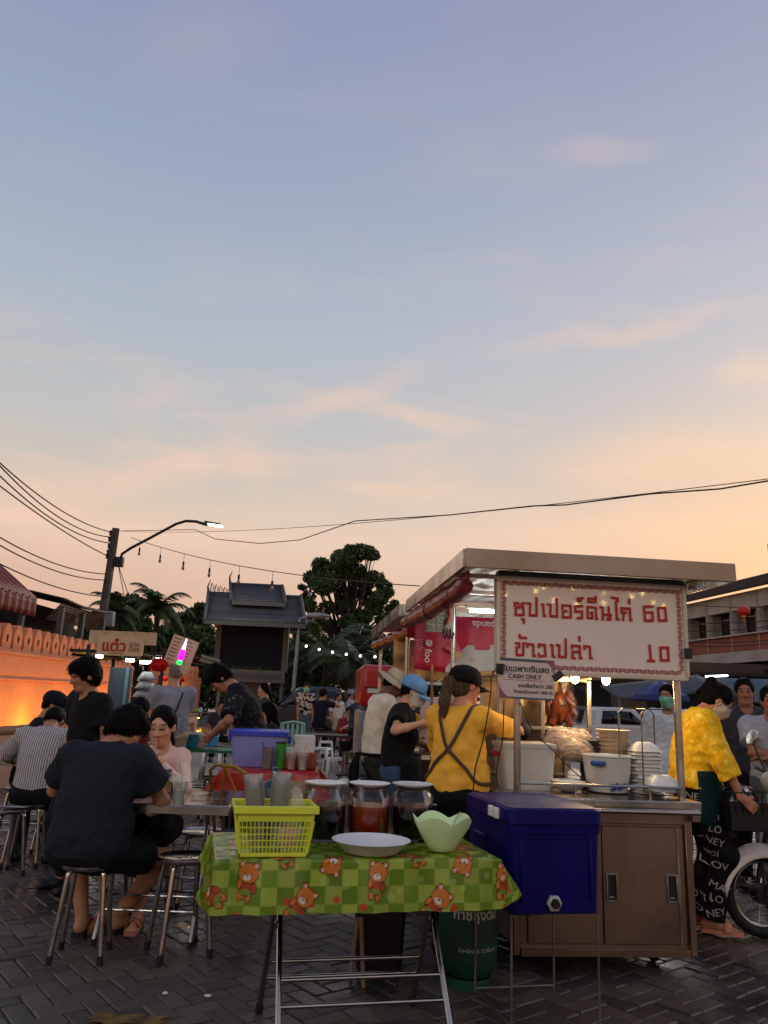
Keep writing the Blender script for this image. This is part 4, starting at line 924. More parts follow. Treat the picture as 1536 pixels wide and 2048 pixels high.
# socket panel on the left rear post
t = thing('socket_panel', at(880, 1265, 6.35), R(5.5), 'grey panel of power sockets with dangling plugs on the cart post', 'socket panel')
pzc = M('socket_cream', (150, 146, 128), .5)
MB().box((-.01, 0, .10), (.23, .03, .20)).build('panel', pzc, t, bevel=.004)
for i in range(3):
    for j in range(3): 
        q = MB().box((-.085+i*.075, -.02, .04+j*.06), (.058, .012, .046)).build('socket', pzc, t, bevel=.003)
        h_ = MB(); h_.box((-.097+i*.075, -.0275, .04+j*.06), (.008, .004, .012)); h_.box((-.073+i*.075, -.0275, .04+j*.06), (.008, .004, .012)); h_.build('slot', blackp, q)
orr = M('orange_cord', (190, 58, 28), .5)
m = MB(); m.tube([(.05, -.03, .08), (.045, -.06, .06), (.07, -.05, .13), (.06, -.04, .26), (.06, 0, .36)], .012, 8); m.build('orange_plug_lead', orr, t)
for k in range(3): m = MB(); m.tube([(.02+.03*k, -.03, .03), (.02+.03*k, -.05, -.03), (.035+.03*k, -.04, -.05), (.05+.03*k, -.03, .0)], .006, 6); m.build('plug_lead', wrm, t)
# pole standing behind, thin pipes
for (u, Y, r_, lab, v0) in ((866, 6.2, .011, 'thin copper coloured pipe standing beside the cart rear post', 1330),):
    p = at(u, 1560, Y); q = at(u-2, v0, Y); m = MB(); m.tube([(0, 0, 0), (q.x-p.x, 0, q.z)], r_, 8)
    tag(m.build('pipe', M('brass_pipe', (150, 110, 84), .35, .8), loc=(p.x, Y, 0)), lab, 'pipe')
# ================================================================== DRINKS TABLE
tb = thing('folding_table', (-.10, 3.762, 0), R(12.6), 'folding table on crossed steel legs under the green bear tablecloth', 'table')
TW, TD, TZ = .592, .31, .745
MB().box((0, 0, TZ-.014), (2*TW, 2*TD, .024)).build('table_top', wood, tb, bevel=.004)
lx0, lx1 = lp(tb, 570, 1960, -.1).x, lp(tb, 862, 1960, -.1).x
def legframe(y_top, y_bot, x0, x1, zt):
    for x, sg in ((x0, -1), (x1, 1)):
        m = MB(); m.tube([(x, y_top, zt), (x+sg*.015, y_bot, .02)], .0135, 12); l = m.build('leg', chrome, tb)
        m = MB(); m.tube([(x+sg*.0148, y_bot-(y_top-y_bot)*-.02, .035), (x+sg*.016, y_bot, .0)], .018, 10); m.build('rubber_foot', rubber, l)
    m = MB()
    for z in (.165, .245):
        k = (zt-z)/(zt-.02); m.tube([(x0-.015*k, y_top+(y_bot-y_top)*k, z), (x1+.015*k, y_top+(y_bot-y_top)*k, z)], .009, 10)
    m.build('stretcher', chrome, tb)
    m = MB(); m.tube([(x0, y_top, zt-.03), (x0+.03, y_top, zt-.005), (x1-.03, y_top, zt-.005), (x1, y_top, zt-.03)], .0125, 10); m.build('top_bar', chrome, tb)
legframe(.20, -.29, lx0-.02, lx1+.03, TZ-.04); legframe(-.16, .24, lx0-.05, lx1+.0, TZ-.045)
# cloth, with its print worked out per vertex
CW, CD, OV = TW+.004, TD+.004, .205
nx_, ny_ = 400, 250
gx, gy = np.meshgrid(np.linspace(-CW-OV, CW+OV, nx_), np.linspace(-CD-OV, CD+OV, ny_)); X, Yc = gx.ravel(), gy.ravel()
ox, oy = np.maximum(np.abs(X)-CW, 0), np.maximum(np.abs(Yc)-CD, 0); both = np.minimum(ox, oy)
rb_ = .012
def dropc(o): return np.where(o < rb_*1.57, rb_*(1-np.cos(np.minimum(o/rb_, 1.57))), rb_+(o-rb_*1.57))
def outc(o): return np.where(o < rb_*1.57, rb_*np.sin(np.minimum(o/rb_, 1.57)), rb_+.10*(o-rb_*1.57))
px_ = np.sign(X)*(np.minimum(np.abs(X), CW)+outc(ox)+.18*both); py_ = np.sign(Yc)*(np.minimum(np.abs(Yc), CD)+outc(oy)+.25*both)
fold = .008*np.sin(X*17+1)*np.minimum(oy/.1, 1)*(Yc < 0)+.006*np.sin(X*41)*np.minimum(oy/.15, 1); py_ = py_+fold*np.sign(Yc); px_ = px_+.008*np.sin(Yc*23)*np.minimum(ox/.1, 1)*np.sign(X)
pz_ = TZ+.003-np.maximum(dropc(ox), dropc(oy))+.35*both+.0012*np.sin(X*60+Yc*30)*(ox+oy == 0)+.0015*np.sin(X*23-Yc*51)*(ox+oy == 0)
cols = np.zeros((len(X), 3)); ck = .0655
chk = (np.floor((X+.02)/ck)+np.floor((Yc+.03)/ck)) % 2
r2 = np.sin(np.floor((X+.02)/ck)*12.9+np.floor((Yc+.03)/ck)*78.2)*43758; r2 -= np.floor(r2)
LG, DG = np.array(lin((150, 170, 60))), np.array(lin((98, 132, 18)))
cols[:] = np.where(chk[:, None] > .5, LG*(.8+.35*r2[:, None]), DG*(.85+.3*r2[:, None]))
for q in range(150):
    cx, cy_ = rng.uniform(-.8, .8), rng.uniform(-.5, .5); r_ = rng.uniform(.008, .02); k = (X-cx)**2+(Yc-cy_)**2 < r_*r_; cols[k] = cols[k]*.6+np.array(lin((176, 196, 110)))*.4
def ellm(x, y, cx, cy_, rx, ry): return ((x-cx)/rx)**2+((y-cy_)/ry)**2
OR, RD, OL, MZ = np.array(lin((204, 118, 44))), np.array(lin((178, 62, 24))), np.array(lin((58, 34, 16))), np.array(lin((226, 218, 208)))
for q in range(64):
    cx, cy_ = -.8+.1*(q % 16)+rng.uniform(-.03, .03), -.52+.26*(q//16)+rng.uniform(-.07, .07); r_ = rng.uniform(.010, .017)
    for dy in (0,): k = (X-cx)**2+(Yc-cy_)**2 < r_*r_; cols[k] = RD*1.15
def bear(cx, cy_, ang, s_=1.0):
    c, sn = math.cos(ang), math.sin(ang); x = ((X-cx)*c+(Yc-cy_)*sn)/s_; y = (-(X-cx)*sn+(Yc-cy_)*c)/s_
    def blob(ex, ey, rx, ry, col):
        e = ellm(x, y, ex, ey, rx, ry); w_ = .0042/min(rx, ry); cols[e < (1+w_)**2] = OL; cols[e < 1] = col
    blob(-.022, -.108, .014, .022, OR); blob(.016, -.112, .014, .022, OR)
    blob(0, -.072, .030, .034, RD); blob(-.036, -.055, .011, .022, OR); blob(.036, -.068, .013, .022, RD)
    k = ellm(x, y, 0, -.092, .03, .014) < 1; cols[k] = np.array(lin((110, 140, 40)))
    blob(-.036, .036, .016, .016, OR); blob(.036, .036, .016, .016, OR); blob(0, 0, .050, .046, OR)
    cols[ellm(x, y, -.036, .038, .008, .008) < 1] = MZ*.8; cols[ellm(x, y, .036, .038, .008, .008) < 1] = MZ*.8
    k = ellm(x, y, -.004, -.022, .020, .014) < 1; cols[k] = MZ
    for ex, ey, r_ in ((-.018, -.004, .004), (.018, -.004, .004), (-.004, -.015, .005)): cols[ellm(x, y, ex, ey, r_, r_) < 1] = OL
def cloth_xy(u, v):                  # a place on the front drop of the cloth
    p = lp(tb, u, v, -TD-.02); return p.x, -CD-(TZ-p.z)*.99
for (u, v, an, s_) in ((497, 1752, -.12, 1), (756, 1750, -.15, 1), (1012, 1756, -.15, 1), (610, 1800, -.75, 1), (880, 1800, -.75, 1), (664, 1735, 2.85, 1), (926, 1735, 2.85, 1), (562, 1690, .4, 1), (826, 1690, .4, 1), (400, 1790, 1.2, 1)):
    x_, y_ = cloth_xy(u, v); bear(x_, y_, an, s_*.78)
for x_, y_, an in ((-.2, .1, 2.8), (.33, .12, -.2), (.05, -.02, .6), (-.5, .05, -.1), (.5, -.1, 2.4)): bear(x_, y_, an, .78)
idx = np.arange(nx_*ny_).reshape(ny_, nx_); F_ = np.stack([idx[:-1, :-1], idx[:-1, 1:], idx[1:, 1:], idx[1:, :-1]], -1).reshape(-1, 4)
tcm = M('oilcloth', (120, 140, 60), .26, var=.10, vs=5, attr='Col', spec=.5, rv=.3, bump=.10, bs=16)
cols *= .86
tcl = from_mesh('tablecloth', np_mesh('tablecloth', np.stack([px_, py_, pz_], 1), F_, tcm, cols)); tcl.location = (-.10, 3.762, 0); tcl.rotation_euler.z = R(12.6)
tag(tcl, 'green checked oilcloth printed with orange teddy bears over the drinks table', 'tablecloth')
TT = TZ+.0055
def on_tb(name, u, v, label, cat, group=None, dy=0.0):
    p = lzp(tb, u, v, TT); p.y += dy; p.z = TT; return thing(name, rootm(tb) @ p, R(12.6), label, cat, group)
# jars
def thin_glass(name, tint=.95, base=.008, gain=.38, haze=0.0):
    m = bpy.data.materials.new(name); m.use_nodes = True; t = m.node_tree; t.nodes.clear(); tr = N(t, 'ShaderNodeBsdfTransparent'); tr.inputs[0].default_value = (tint, tint, tint, 1); gl_ = N(t, 'ShaderNodeBsdfGlossy'); gl_.inputs['Roughness'].default_value = .04
    fr_ = N(t, 'ShaderNodeFresnel'); fr_.inputs[0].default_value = 1.5; mx = N(t, 'ShaderNodeMixShader'); t.links.new(math_(t, 'ADD', math_(t, 'MULTIPLY', fr_.outputs[0], gain), base, clamp=True), mx.inputs[0]); t.links.new(tr.outputs[0], mx.inputs[1]); t.links.new(gl_.outputs[0], mx.inputs[2]); last = mx.outputs[0]
    if haze:
        df = N(t, 'ShaderNodeBsdfDiffuse'); df.inputs[0].default_value = (.9, .92, .94, 1); m2 = N(t, 'ShaderNodeMixShader'); m2.inputs[0].default_value = haze; t.links.new(last, m2.inputs[1]); t.links.new(df.outputs[0], m2.inputs[2]); last = m2.outputs[0]
    o = N(t, 'ShaderNodeOutputMaterial'); t.links.new(last, o.inputs[0]); return m
glass = thin_glass('jar_glass')
def jar(u, liq, lab):
    t = on_tb('drink_jar', u, 1687, lab, 'jar', 'glass jars of drink', dy=.12); r_ = .104
    gm_ = MB(); gm_.lathe([(0, .002), (r_-.012, .002), (r_, .014), (r_, .19), (r_-.012, .212), (r_-.022, .222), (r_-.02, .235), (r_-.024, .235), (r_-.026, .222), (r_-.016, .208), (r_-.005, .188), (r_-.005, .016), (r_-.014, .007), (0, .007)], 36); gm_.build('glass', glass, t, angle=60)
    lm = MB(); lm.lathe([(0, .0085), (r_-.016, .0085), (r_-.0065, .018), (r_-.0065, .152), (0, .152)], 36); lm.build('drink', liq, t, angle=50)
    pl_ = MB(); pl_.lathe([(.045, .232), (.062, .237), (.10, .250), (.101, .253), (.06, .242), (0, .24)], 36); pl_.build('plate_lid', wm, t, angle=60); return t
cola = M('dark_drink', (10, 5, 4), .12, var=0, rv=0); tea = M('red_tea', (136, 40, 16), .15, var=.05, rv=0)
jar(654, cola, 'glass jar of black drink nearest the yellow basket'); jar(746, tea, 'glass jar of red-brown tea, middle of the three jars'); jar(836, cola, 'glass jar of black drink beside the steel tumbler')
# plate dish
t = on_tb('serving_dish', 750, 1712, 'shallow white plastic dish in front of the jars', 'dish', dy=.085); MB().lathe([(0, .001), (.11, .001), (.118, .004), (.165, .05), (.172, .052), (.163, .048), (.116, .008), (0, .006)], 40).build('dish_shell', M('dish_white', (228, 226, 224), .4, var=.04), t, angle=60)
# petal bowl
t = on_tb('petal_bowl', 890, 1707, 'pale green plastic bowl with scalloped petal rim', 'bowl', dy=.055); lg = M('pale_green_plastic', (204, 228, 172), .3, var=.04)
prof = [(0, .002), (.048, .002), (.056, .006), (.072, .03), (.098, .07), (.122, .11), (.132, .14), (.129, .14), (.118, .11), (.094, .072), (.066, .03), (0, .012)]
MB().lathe(prof, 60, fn=lambda i, a, r_, z: (r_, z*(1+(.22*(abs(math.sin(2.5*a+.6))-.6) if z > .06 else 0)*(z/.14)))).build('bowl_shell', lg, t, angle=60)
m = MB(); m.tube([(.04, .02, .06), (.09, .05, .14), (.105, .055, .155)], [.004, .0035, .003], 6); m.ball((.02, .01, .04), (.02, .014, .006)); m.build('spoon', steel, t)
# basket with cups
t = on_tb('plastic_basket', 547, 1716, 'lime yellow plastic basket holding cup stacks and a bag', 'basket', dy=.10)
ly = M('lime_plastic', (206, 214, 66), .38, var=.05); b0, b1, bh = (.135, .085), (.163, .108), .19
m = MB()
def bpt(sx_, sy_, k): return Vector((sx_*(b0[0]+(b1[0]-b0[0])*k), sy_*(b0[1]+(b1[1]-b0[1])*k), .004+bh*k))
m.box((0, 0, .004), (2*b0[0], 2*b0[1], .006))
for (c1, c2, n_) in (((-1, -1), (1, -1), 18), ((1, -1), (1, 1), 11), ((1, 1), (-1, 1), 18), ((-1, 1), (-1, -1), 11)):
    out = Vector(((c1[0]+c2[0])/2, (c1[1]+c2[1])/2, 0))
    for i in range(n_+1):
        f = i/n_; a = bpt(*c1, .06).lerp(bpt(*c2, .06), f); b = bpt(*c1, .72).lerp(bpt(*c2, .72), f); m.bar(a, b, .0035 if 0 < i < n_ else .014, .003, out)
    for k in (.06, .19, .32, .45, .585, .72): m.bar(bpt(*c1, k), bpt(*c2, k), .003, .0036, (0, 0, 1))
    for (k0, k1) in ((0, .065), (.715, 1.0)):
        A2, B2, C2, D2 = bpt(*c1, k0), bpt(*c2, k0), bpt(*c2, k1), bpt(*c1, k1); o_ = out.normalized()*.0032; m.add([A2, B2, C2, D2, A2+o_, B2+o_, C2+o_, D2+o_], [(0,3,2,1),(4,5,6,7),(0,1,5,4),(2,3,7,6)])
m.build('lattice_wall', ly, t)
m = MB(); rim = [(-1, -1), (1, -1), (1, 1), (-1, 1)]
for i in range(4):
    a, b = bpt(*rim[i], 1.0), bpt(*rim[(i+1) % 4], 1.0); out = Vector(((rim[i][0]+rim[(i+1) % 4][0])/2, (rim[i][1]+rim[(i+1) % 4][1])/2, 0)); e = (b-a).normalized()*.012; m.bar(a-e+out*.008-Vector((0, 0, .008)), b+e+out*.008-Vector((0, 0, .008)), .006 if i % 2 else .022, .022 if i % 2 else .03, (0, 0, 1) if i % 2 else (0, 0, 1))
m.build('rim', ly, t, bevel=.004, seg=2)
cupm = thin_glass('clear_cup', .985, .02, .45, .09)
cup_me = MB().lathe([(0, 0), (.029, 0), (.0295, .003), (.040, .105), (.0425, .108), (.0425, .111), (.0385, .105), (.028, .004)], 24).mesh('cup', cupm, 60)
bpos = rootm(t)
for si, (x, n_, lab) in enumerate(((-.06, 19, 'clear plastic cup in the left nested stack in the yellow basket'), (.012, 20, 'clear plastic cup in the right nested stack in the yellow basket'))):
    for i in range(n_):
        o = from_mesh('plastic_cup', cup_me); o.location = bpos @ Vector((x-.0016*i*(1 if si == 0 else -.2), .0, .012+.0105*i)); o.rotation_euler = (0, R(3 if si else -5), 0); tag(o, lab, 'cup', 'clear cups stacked in the basket')
bagt = thing('plastic_bag', bpos @ Vector((.06, -.03, .075)), 0, 'crumpled clear bag of pink sachets inside the yellow basket', 'bag'); crumple(MB(), (0, 0, 0), (.06, .035, .055), 5).build('bag', plas, bagt); crumple(MB(), (0, 0, 0), (.048, .026, .042), 6, amp=.35).build('sachets', M('pink_sachet', (214, 160, 140), .5, var=.4, vs=40), bagt)
bagt = thing('plastic_bag', bpos @ Vector((.09, .02, .18)), 0, 'upright clear bag beside the cups in the yellow basket', 'bag'); crumple(MB(), (0, 0, 0), (.035, .03, .075), 15).build('bag', plas, bagt)
# bottle with dark green pump behind the basket, jug, tumbler
t = on_tb('pump_flask', 542, 1640, 'dark green vacuum flask with raised handle behind the cup stacks', 'flask', dy=-.02); dg = M('dark_green_plastic', (22, 58, 62), .35)
t.location = rootm(tb) @ Vector((-.33, .24, TT))
MB().lathe([(0, 0), (.065, 0), (.07, .01), (.07, .20), (.062, .225), (.04, .245), (.02, .252), (0, .253)], 24).build('flask_body', dg, t); 
m = MB(); m.box((0, 0, .275), (.035, .04, .06)); m.build('pump_knob', dg, t, bevel=.006, seg=2); m = MB(); m.tube([(-.07, 0, .16), (-.085, .0, .2), (-.06, 0, .235)], .007, 8); m.build('handle', dg, t)
t = thing('steel_tumbler', at(913, 1640, 3.93)-Vector((0, 0, 0)), 0, 'stainless steel tumbler with metal straw beside the dark jar', 'tumbler'); t.location.z = TT; t.location = rootm(tb) @ Vector((.42, .20, TT))
MB().lathe([(0, 0), (.036, 0), (.038, .004), (.052, .145), (.054, .148), (.05, .146), (.036, .01), (0, .008)], 28).build('cup_wall', steel, t); m = MB(); m.tube([(.0, 0, .012), (-.006, .02, .19)], .004, 8); m.build('straw', steel, t); MB().lathe([(0, .125), (.047, .125)], 20, cap=False).build('drink', tea, t)
t = thing('beige_jug', rootm(tb) @ Vector((-.2, .27, TT)), R(12.6), 'beige plastic jug with loop handle behind the first jar', 'jug'); bg_ = M('beige_plastic', (168, 144, 118), .4)
MB().lathe([(0, 0), (.055, 0), (.06, .006), (.065, .20), (.062, .235), (.058, .235), (.058, .01), (0, .006)], 24).build('jug_wall', bg_, t); m = MB(); m.tube([(-.063, 0, .20), (-.105, 0, .19), (-.11, 0, .1), (-.064, 0, .07)], .009, 8); m.build('handle', bg_, t)
# ================================================================== COOLER ON ITS WIRE STAND
blu = M('cooler_blue', (10, 6, 86), .45, var=.12, vs=3, rv=.35, bump=.05, bs=8, spec=.2, scuff=(22, 18, 92))
cb = thing('cooler_box', (.79, 3.78, 0), R(12), 'deep blue insulated cooler box with white tap on a wire stand', 'cooler')
a0, a1, zc0 = lp(cb, 1022, 1830, 0), lp(cb, 1203, 1830, 0), lp(cb, 1100, 1828, 0).z
ccx = (a0.x+a1.x)/2; cw_ = (a1.x-a0.x)/2; ct_ = lp(cb, 1100, 1621, 0).z; cdp = .60
CBM = rootm(cb)
m = MB(); rr_ = tub(m, (cw_-.006, cdp/2-.006), (cw_+.006, cdp/2+.004), 0, ct_-zc0-.075, .035); m.build('cooler_body', blu, cb, angle=50, loc=(ccx, cdp/2, zc0))
m = MB(); tub(m, (cw_+.012, cdp/2+.012), (cw_+.014, cdp/2+.014), ct_-zc0-.10, ct_-zc0-.062, .04); m.build('body_rim', blu, cb, angle=50, loc=(ccx, cdp/2, zc0))
m = MB(); r_ = tub(m, (cw_+.018, cdp/2+.018), (cw_+.016, cdp/2+.016), ct_-zc0-.058, ct_-zc0, .045); k = len(r_[1])
r3 = [((x*.93), y*.95, z+.010) for x, y, z in r_[1]]; m.add(list(r_[1])+r3, [(i, (i+1) % k, k+(i+1) % k, k+i) for i in range(k)])
r4 = [(x*.80, y*.84, z+.002) for x, y, z in r_[1]]; m.add(r3+r4, [(i, (i+1) % k, k+(i+1) % k, k+i) for i in range(k)]+[tuple(range(k, 2*k))])
m.build('lid', blu, cb, angle=40, loc=(ccx, cdp/2, zc0))
for x_ in (-1, 1): MB().box((ccx+x_*(cw_-.05), -.004, zc0+(ct_-zc0)*.42), (.012, .012, (ct_-zc0)*.62)).build('moulded_rib', blu, cb, bevel=.004)
MB().box((ccx, -.005, zc0+(ct_-zc0)*.735), (2*cw_-.10, .010, .012)).build('moulded_rib', blu, cb, bevel=.004)
MB().box((ccx-cw_-.012, .38, zc0+(ct_-zc0)*.62), (.02, .16, .03)).build('carry_handle', blu, cb, bevel=.008, seg=2)
for dy in (.13, .20): MB().box((ccx-cw_-.022, dy, zc0+ct_-zc0-.03), (.02, .05, .05)).build('latch', whitep, cb, bevel=.006, seg=2)
tp = lp(cb, 1109, 1807, -.01)
m = MB(); m.lathe([(.0, 0), (.036, 0), (.036, .014), (.024, .02), (.024, .012), (0, .012)], 6, T=Matrix.Translation((tp.x, .0, tp.z)) @ Matrix.Rotation(R(90), 4, 'X')); tap = m.build('tap_nut', M('grey_nut', (168, 166, 162), .4), cb)
m = MB(); m.lathe([(0, 0), (.021, 0), (.017, .03), (0, .03)], 16, T=Matrix.Translation((tp.x, -.006, tp.z)) @ Matrix.Rotation(R(90), 4, 'X')); m.build('tap_hole', blackp, tap)
st = thing('wire_stand', cb.location, R(12), 'thin steel wire stand carrying the blue cooler', 'stand')
wire = M('stand_wire', (120, 112, 104), .4, .8)
x0, x1 = ccx-cw_+.01, ccx+cw_-.01; zt = zc0-.006
for (x, y) in ((x0, .02), (x1, .02), (x0-.0, .5), (x1, .5)):
    m = MB(); m.tube([(x, y, zt), (x, y, .01)], .006, 8); m.build('leg', wire, st)
m = MB(); m.tube([(x0, .02, zt), (x1, .02, zt), (x1, .5, zt), (x0, .5, zt)], .006, 8, True); m.build('top_loop', wire, st); m = MB(); m.tube([(x0, .5, .03), (x1, .5, .03)], .005, 8); m.tube([(x0, .02, .03), (x0, .5, .03)], .005, 8); m.build('stretcher', wire, st)
for k, (u, v, lab) in enumerate(((415, 1995, 'small crumpled white paper scrap on the paving before the stools'), (330, 1990, 'tiny pale scrap on the wet paving left of the white one'))):
    pq = on(u, v, .0); lt_ = crumple(MB(), (0, 0, 0), (.016-.004*k, .012, .005), 40+k, 10, 6, .5).build('paper_scrap', whitep, loc=(pq.x, pq.y, .008)); tag(lt_, lab, 'litter')
# gas cylinder, bin, poles
gp = on(940, 1985, 0); t = thing('gas_cylinder', (gp.x, gp.y+.13, 0), 0, 'green gas cylinder standing under the drinks table edge', 'gas cylinder'); gmt = M('gas_green', (14, 66, 42), .5, .1, var=.25, vs=5, rv=.3, scuff=(34, 44, 34))
MB().lathe([(.115, .0), (.12, .0), (.12, .045), (.11, .045)], 28, cap=False).build('foot_ring', gmt, t, thick=.004)
MB().lathe([(0, .03), (.08, .035), (.125, .06), (.15, .10), (.152, .13), (.152, .44), (.148, .475), (.12, .515), (.06, .54), (0, .545)], 32).build('tank', gmt, t)
m = MB(); m.lathe([(.09, .53), (.095, .62), (.10, .64)], 24, cap=False); m.build('collar', gmt, t, thick=.004); MB().lathe([(.02, .54), (.02, .6), (.03, .605), (.03, .62), (0, .62)], 12).build('valve', M('brass', (170, 130, 60), .35, .9), t)
wl = M('white_stencil', (196, 200, 194), .5)
def curved_text(txt, z, size, parent, rad, a0, mat, bold=0.0):
    me = text_mesh(txt, size, mat, depth=0, bold=bold); 
    for v in me.vertices:
        a = a0+v.co.x/rad; y = v.co.y; v.co = (rad*math.sin(a), -rad*math.cos(a), z+y)
    return from_mesh('lettering', me, parent)
curved_text('ก๊าซหุงต้ม', .352, .066, t, .1545, .22, wl, .001); curved_text('น้ำหนักสุทธิ 15 กิโลกรัม', .19, .024, t, .1545, .3, wl); curved_text('W adm', .435, .08, t, .154, .25, wl, .002)
bp0 = on(757, 1945, 0); t = thing('waste_bin', (bp0.x, bp0.y+.14, 0), 0, 'black plastic bin standing behind the table legs', 'bin'); m = MB(); tub(m, (.12, .12), (.145, .145), 0, .40, .03); m.build('bin_wall', M('bin_black', (9, 9, 10), .6), t); m = MB(); tub(m, (.150, .150), (.152, .152), .39, .41, .03); m.build('rim', blackp, t)
lw = M('pale_wood', (140, 112, 84), .6, var=.2)
for k, (u0, v0, u1, v1, lab) in enumerate(((700, 1955, 716, 1835, 'pale wooden stick leaning by the black bin, left one'), (727, 1975, 722, 1835, 'pale wooden stick standing before the black bin'))):
    p = on(u0, v0, 0); q = at(u1, v1, p.y+.04); m = MB(); m.tube([(0, 0, 0), q-p], .011, 8); tag(m.build('wooden_stick', lw, loc=p), lab, 'stick', 'sticks by the bin')
# ================================================================== STEEL STOOLS AND DINING TABLES
def stool(name='steel_stool'):
    t = thing(name, (0, 0, 0)); m = MB(); m.lathe([(0, .452), (.10, .455), (.138, .462), (.148, .470), (.152, .468), (.152, .452), (.146, .446), (0, .446)], 32); m.build('seat', chrome, t, angle=60)
    for k in range(4):
        a = R(45+90*k); c, s_ = math.cos(a), math.sin(a)
        m = MB(); n = 6; pts = [(.03*c, .03*s_, .441)]+[((.10+.03*math.sin(R(15*i)))*c, (.10+.03*math.sin(R(15*i)))*s_, .411+.03*math.cos(R(15*i))) for i in range(7)]+[(.178*c, .178*s_, .03)]
        m.tube(pts, .0145, 10); l = m.build('leg', chrome, t); m = MB(); m.tube([(.176*c, .176*s_, .04), (.182*c, .182*s_, 0)], .0165, 10); m.build('rubber_foot', rubber, l)
    return t
proto = stool(); stool_used = [False]
def put_stool(x, y, rz, label, sc_=1.0):
    t = copy_tree(proto) if stool_used[0] else proto; stool_used[0] = True; t.location = (x, y, 0); t.rotation_euler.z = rz; t.scale = (sc_,)*3; return tag(t, label, 'stool', 'round steel stools')
a = (on(85, 1935)+on(215, 1905))/2; MANST = Vector((a.x, a.y+.05, 0))
put_stool(MANST.x, MANST.y, R(8), 'round steel stool under the man in the navy t-shirt', 1.0)
a = (on(300, 1920)+on(400, 1905))/2; put_stool(a.x+.0, a.y+.05, R(30), 'empty shiny steel stool right of the man in the navy t-shirt', 1.06)
a = on(404, 1660, .47); put_stool(a.x, a.y, R(15), 'empty steel stool behind the steel table legs', 1.0)
a = on(62, 1605, .47); put_stool(a.x, a.y, R(10), 'steel stool under the man in the striped shirt', 1.0)
a = on(430, 1553, .47); put_stool(a.x, a.y, R(20), 'steel stool left of the red-covered table', 1.0)
a = on(20, 1640, .47); put_stool(a.x-.25, a.y+.5, R(50), 'steel stool at the left picture edge under the dining table', 1.0)
def dining_table(x0, x1, y0, y1, z, rz, label, legx=None):
    t = thing('dining_table', ((x0+x1)/2, (y0+y1)/2, 0), rz, label, 'table', 'steel dining tables'); w_, d_ = (x1-x0), (y1-y0)
    MB().box((0, 0, z-.004), (w_, d_, .008)).build('table_top', chrome, t, bevel=.003)
    for (c, s_) in (((0, -d_/2, z-.03), (w_, .012, .046)), ((0, d_/2, z-.03), (w_, .012, .046)), ((-w_/2, 0, z-.03), (.012, d_-.013, .046)), ((w_/2, 0, z-.03), (.012, d_-.013, .046))): MB().box(c, s_).build('apron', steel, t, bevel=.002)
    for sx_ in (-1, 1):
        for sy_ in (-1, 1):
            m = MB(); m.tube([(sx_*(w_/2-.18), -sy_*.06, z-.05), (sx_*(w_/2-.16), sy_*(d_/2-.05), .015)], .013, 10); l = m.build('leg', chrome, t); m = MB(); m.tube([(sx_*(w_/2-.16), sy_*(d_/2-.05), .03), (sx_*(w_/2-.16), sy_*(d_/2-.048), 0)], .017, 8); m.build('rubber_foot', rubber, l)
    m = MB()
    for sy_ in (-1, 1):
        for z_ in (.16, .24): m.tube([(-(w_/2-.165), sy_*(d_/2-.14), z_), ((w_/2-.165), sy_*(d_/2-.14), z_)], .008, 8)
    m.build('stretcher', chrome, t); return t
p = on(455, 1612, .76); q = on(478, 1582, .76); T1 = dining_table(p.x-.86, p.x+.0, p.y-.02, q.y, .76, R(1.5), 'bare steel dining table in front of the girl in pink')
p = on(100, 1520, .76); dining_table(p.x-1.3, p.x+.1, p.y-.1, p.y+.55, .76, R(3), 'steel dining table at the left edge with glass bottles on it')
p = on(455, 1490, .76); dining_table(p.x-1.0, p.x+.25, p.y-.1, p.y+.45, .76, R(2), 'steel dining table the reaching man leans over')
# ================================================================== BACKGROUND: CITY WALL AND LEFT SIDE
def facing_frame(t, T=None): return t
terra = bpy.data.materials.new('peach_brick'); terra.use_nodes = True; _t, _b = nodes_of(terra)
_tc = N(_t, 'ShaderNodeTexCoord'); _mp = N(_t, 'ShaderNodeMapping'); _mp.inputs['Rotation'].default_value = (R(90), 0, R(90)); _t.links.new(_tc.outputs['Object'], _mp.inputs[0])
_bk = N(_t, 'ShaderNodeTexBrick'); _t.links.new(_mp.outputs[0], _bk.inputs['Vector'])
for n_, v_ in (('Color1', (*lin((208, 136, 94)), 1)), ('Color2', (*lin((196, 124, 86)), 1)), ('Mortar', (*lin((190, 124, 90)), 1))): _bk.inputs[n_].default_value = v_
_bk.inputs['Scale'].default_value = 3.0; _bk.inputs['Mortar Size'].default_value = .02
_nz = N(_t, 'ShaderNodeTexNoise'); _nz.inputs['Scale'].default_value = 1.3; _nz.inputs['Detail'].default_value = 6; _t.links.new(_tc.outputs['Object'], _nz.inputs['Vector'])
_t.links.new(mix_(_t, math_(_t, 'MULTIPLY', _nz.outputs['Fac'], .45), _bk.outputs['Color'], lin((160, 104, 76))), _b.inputs['Base Color']); _b.inputs['Roughness'].default_value = .8
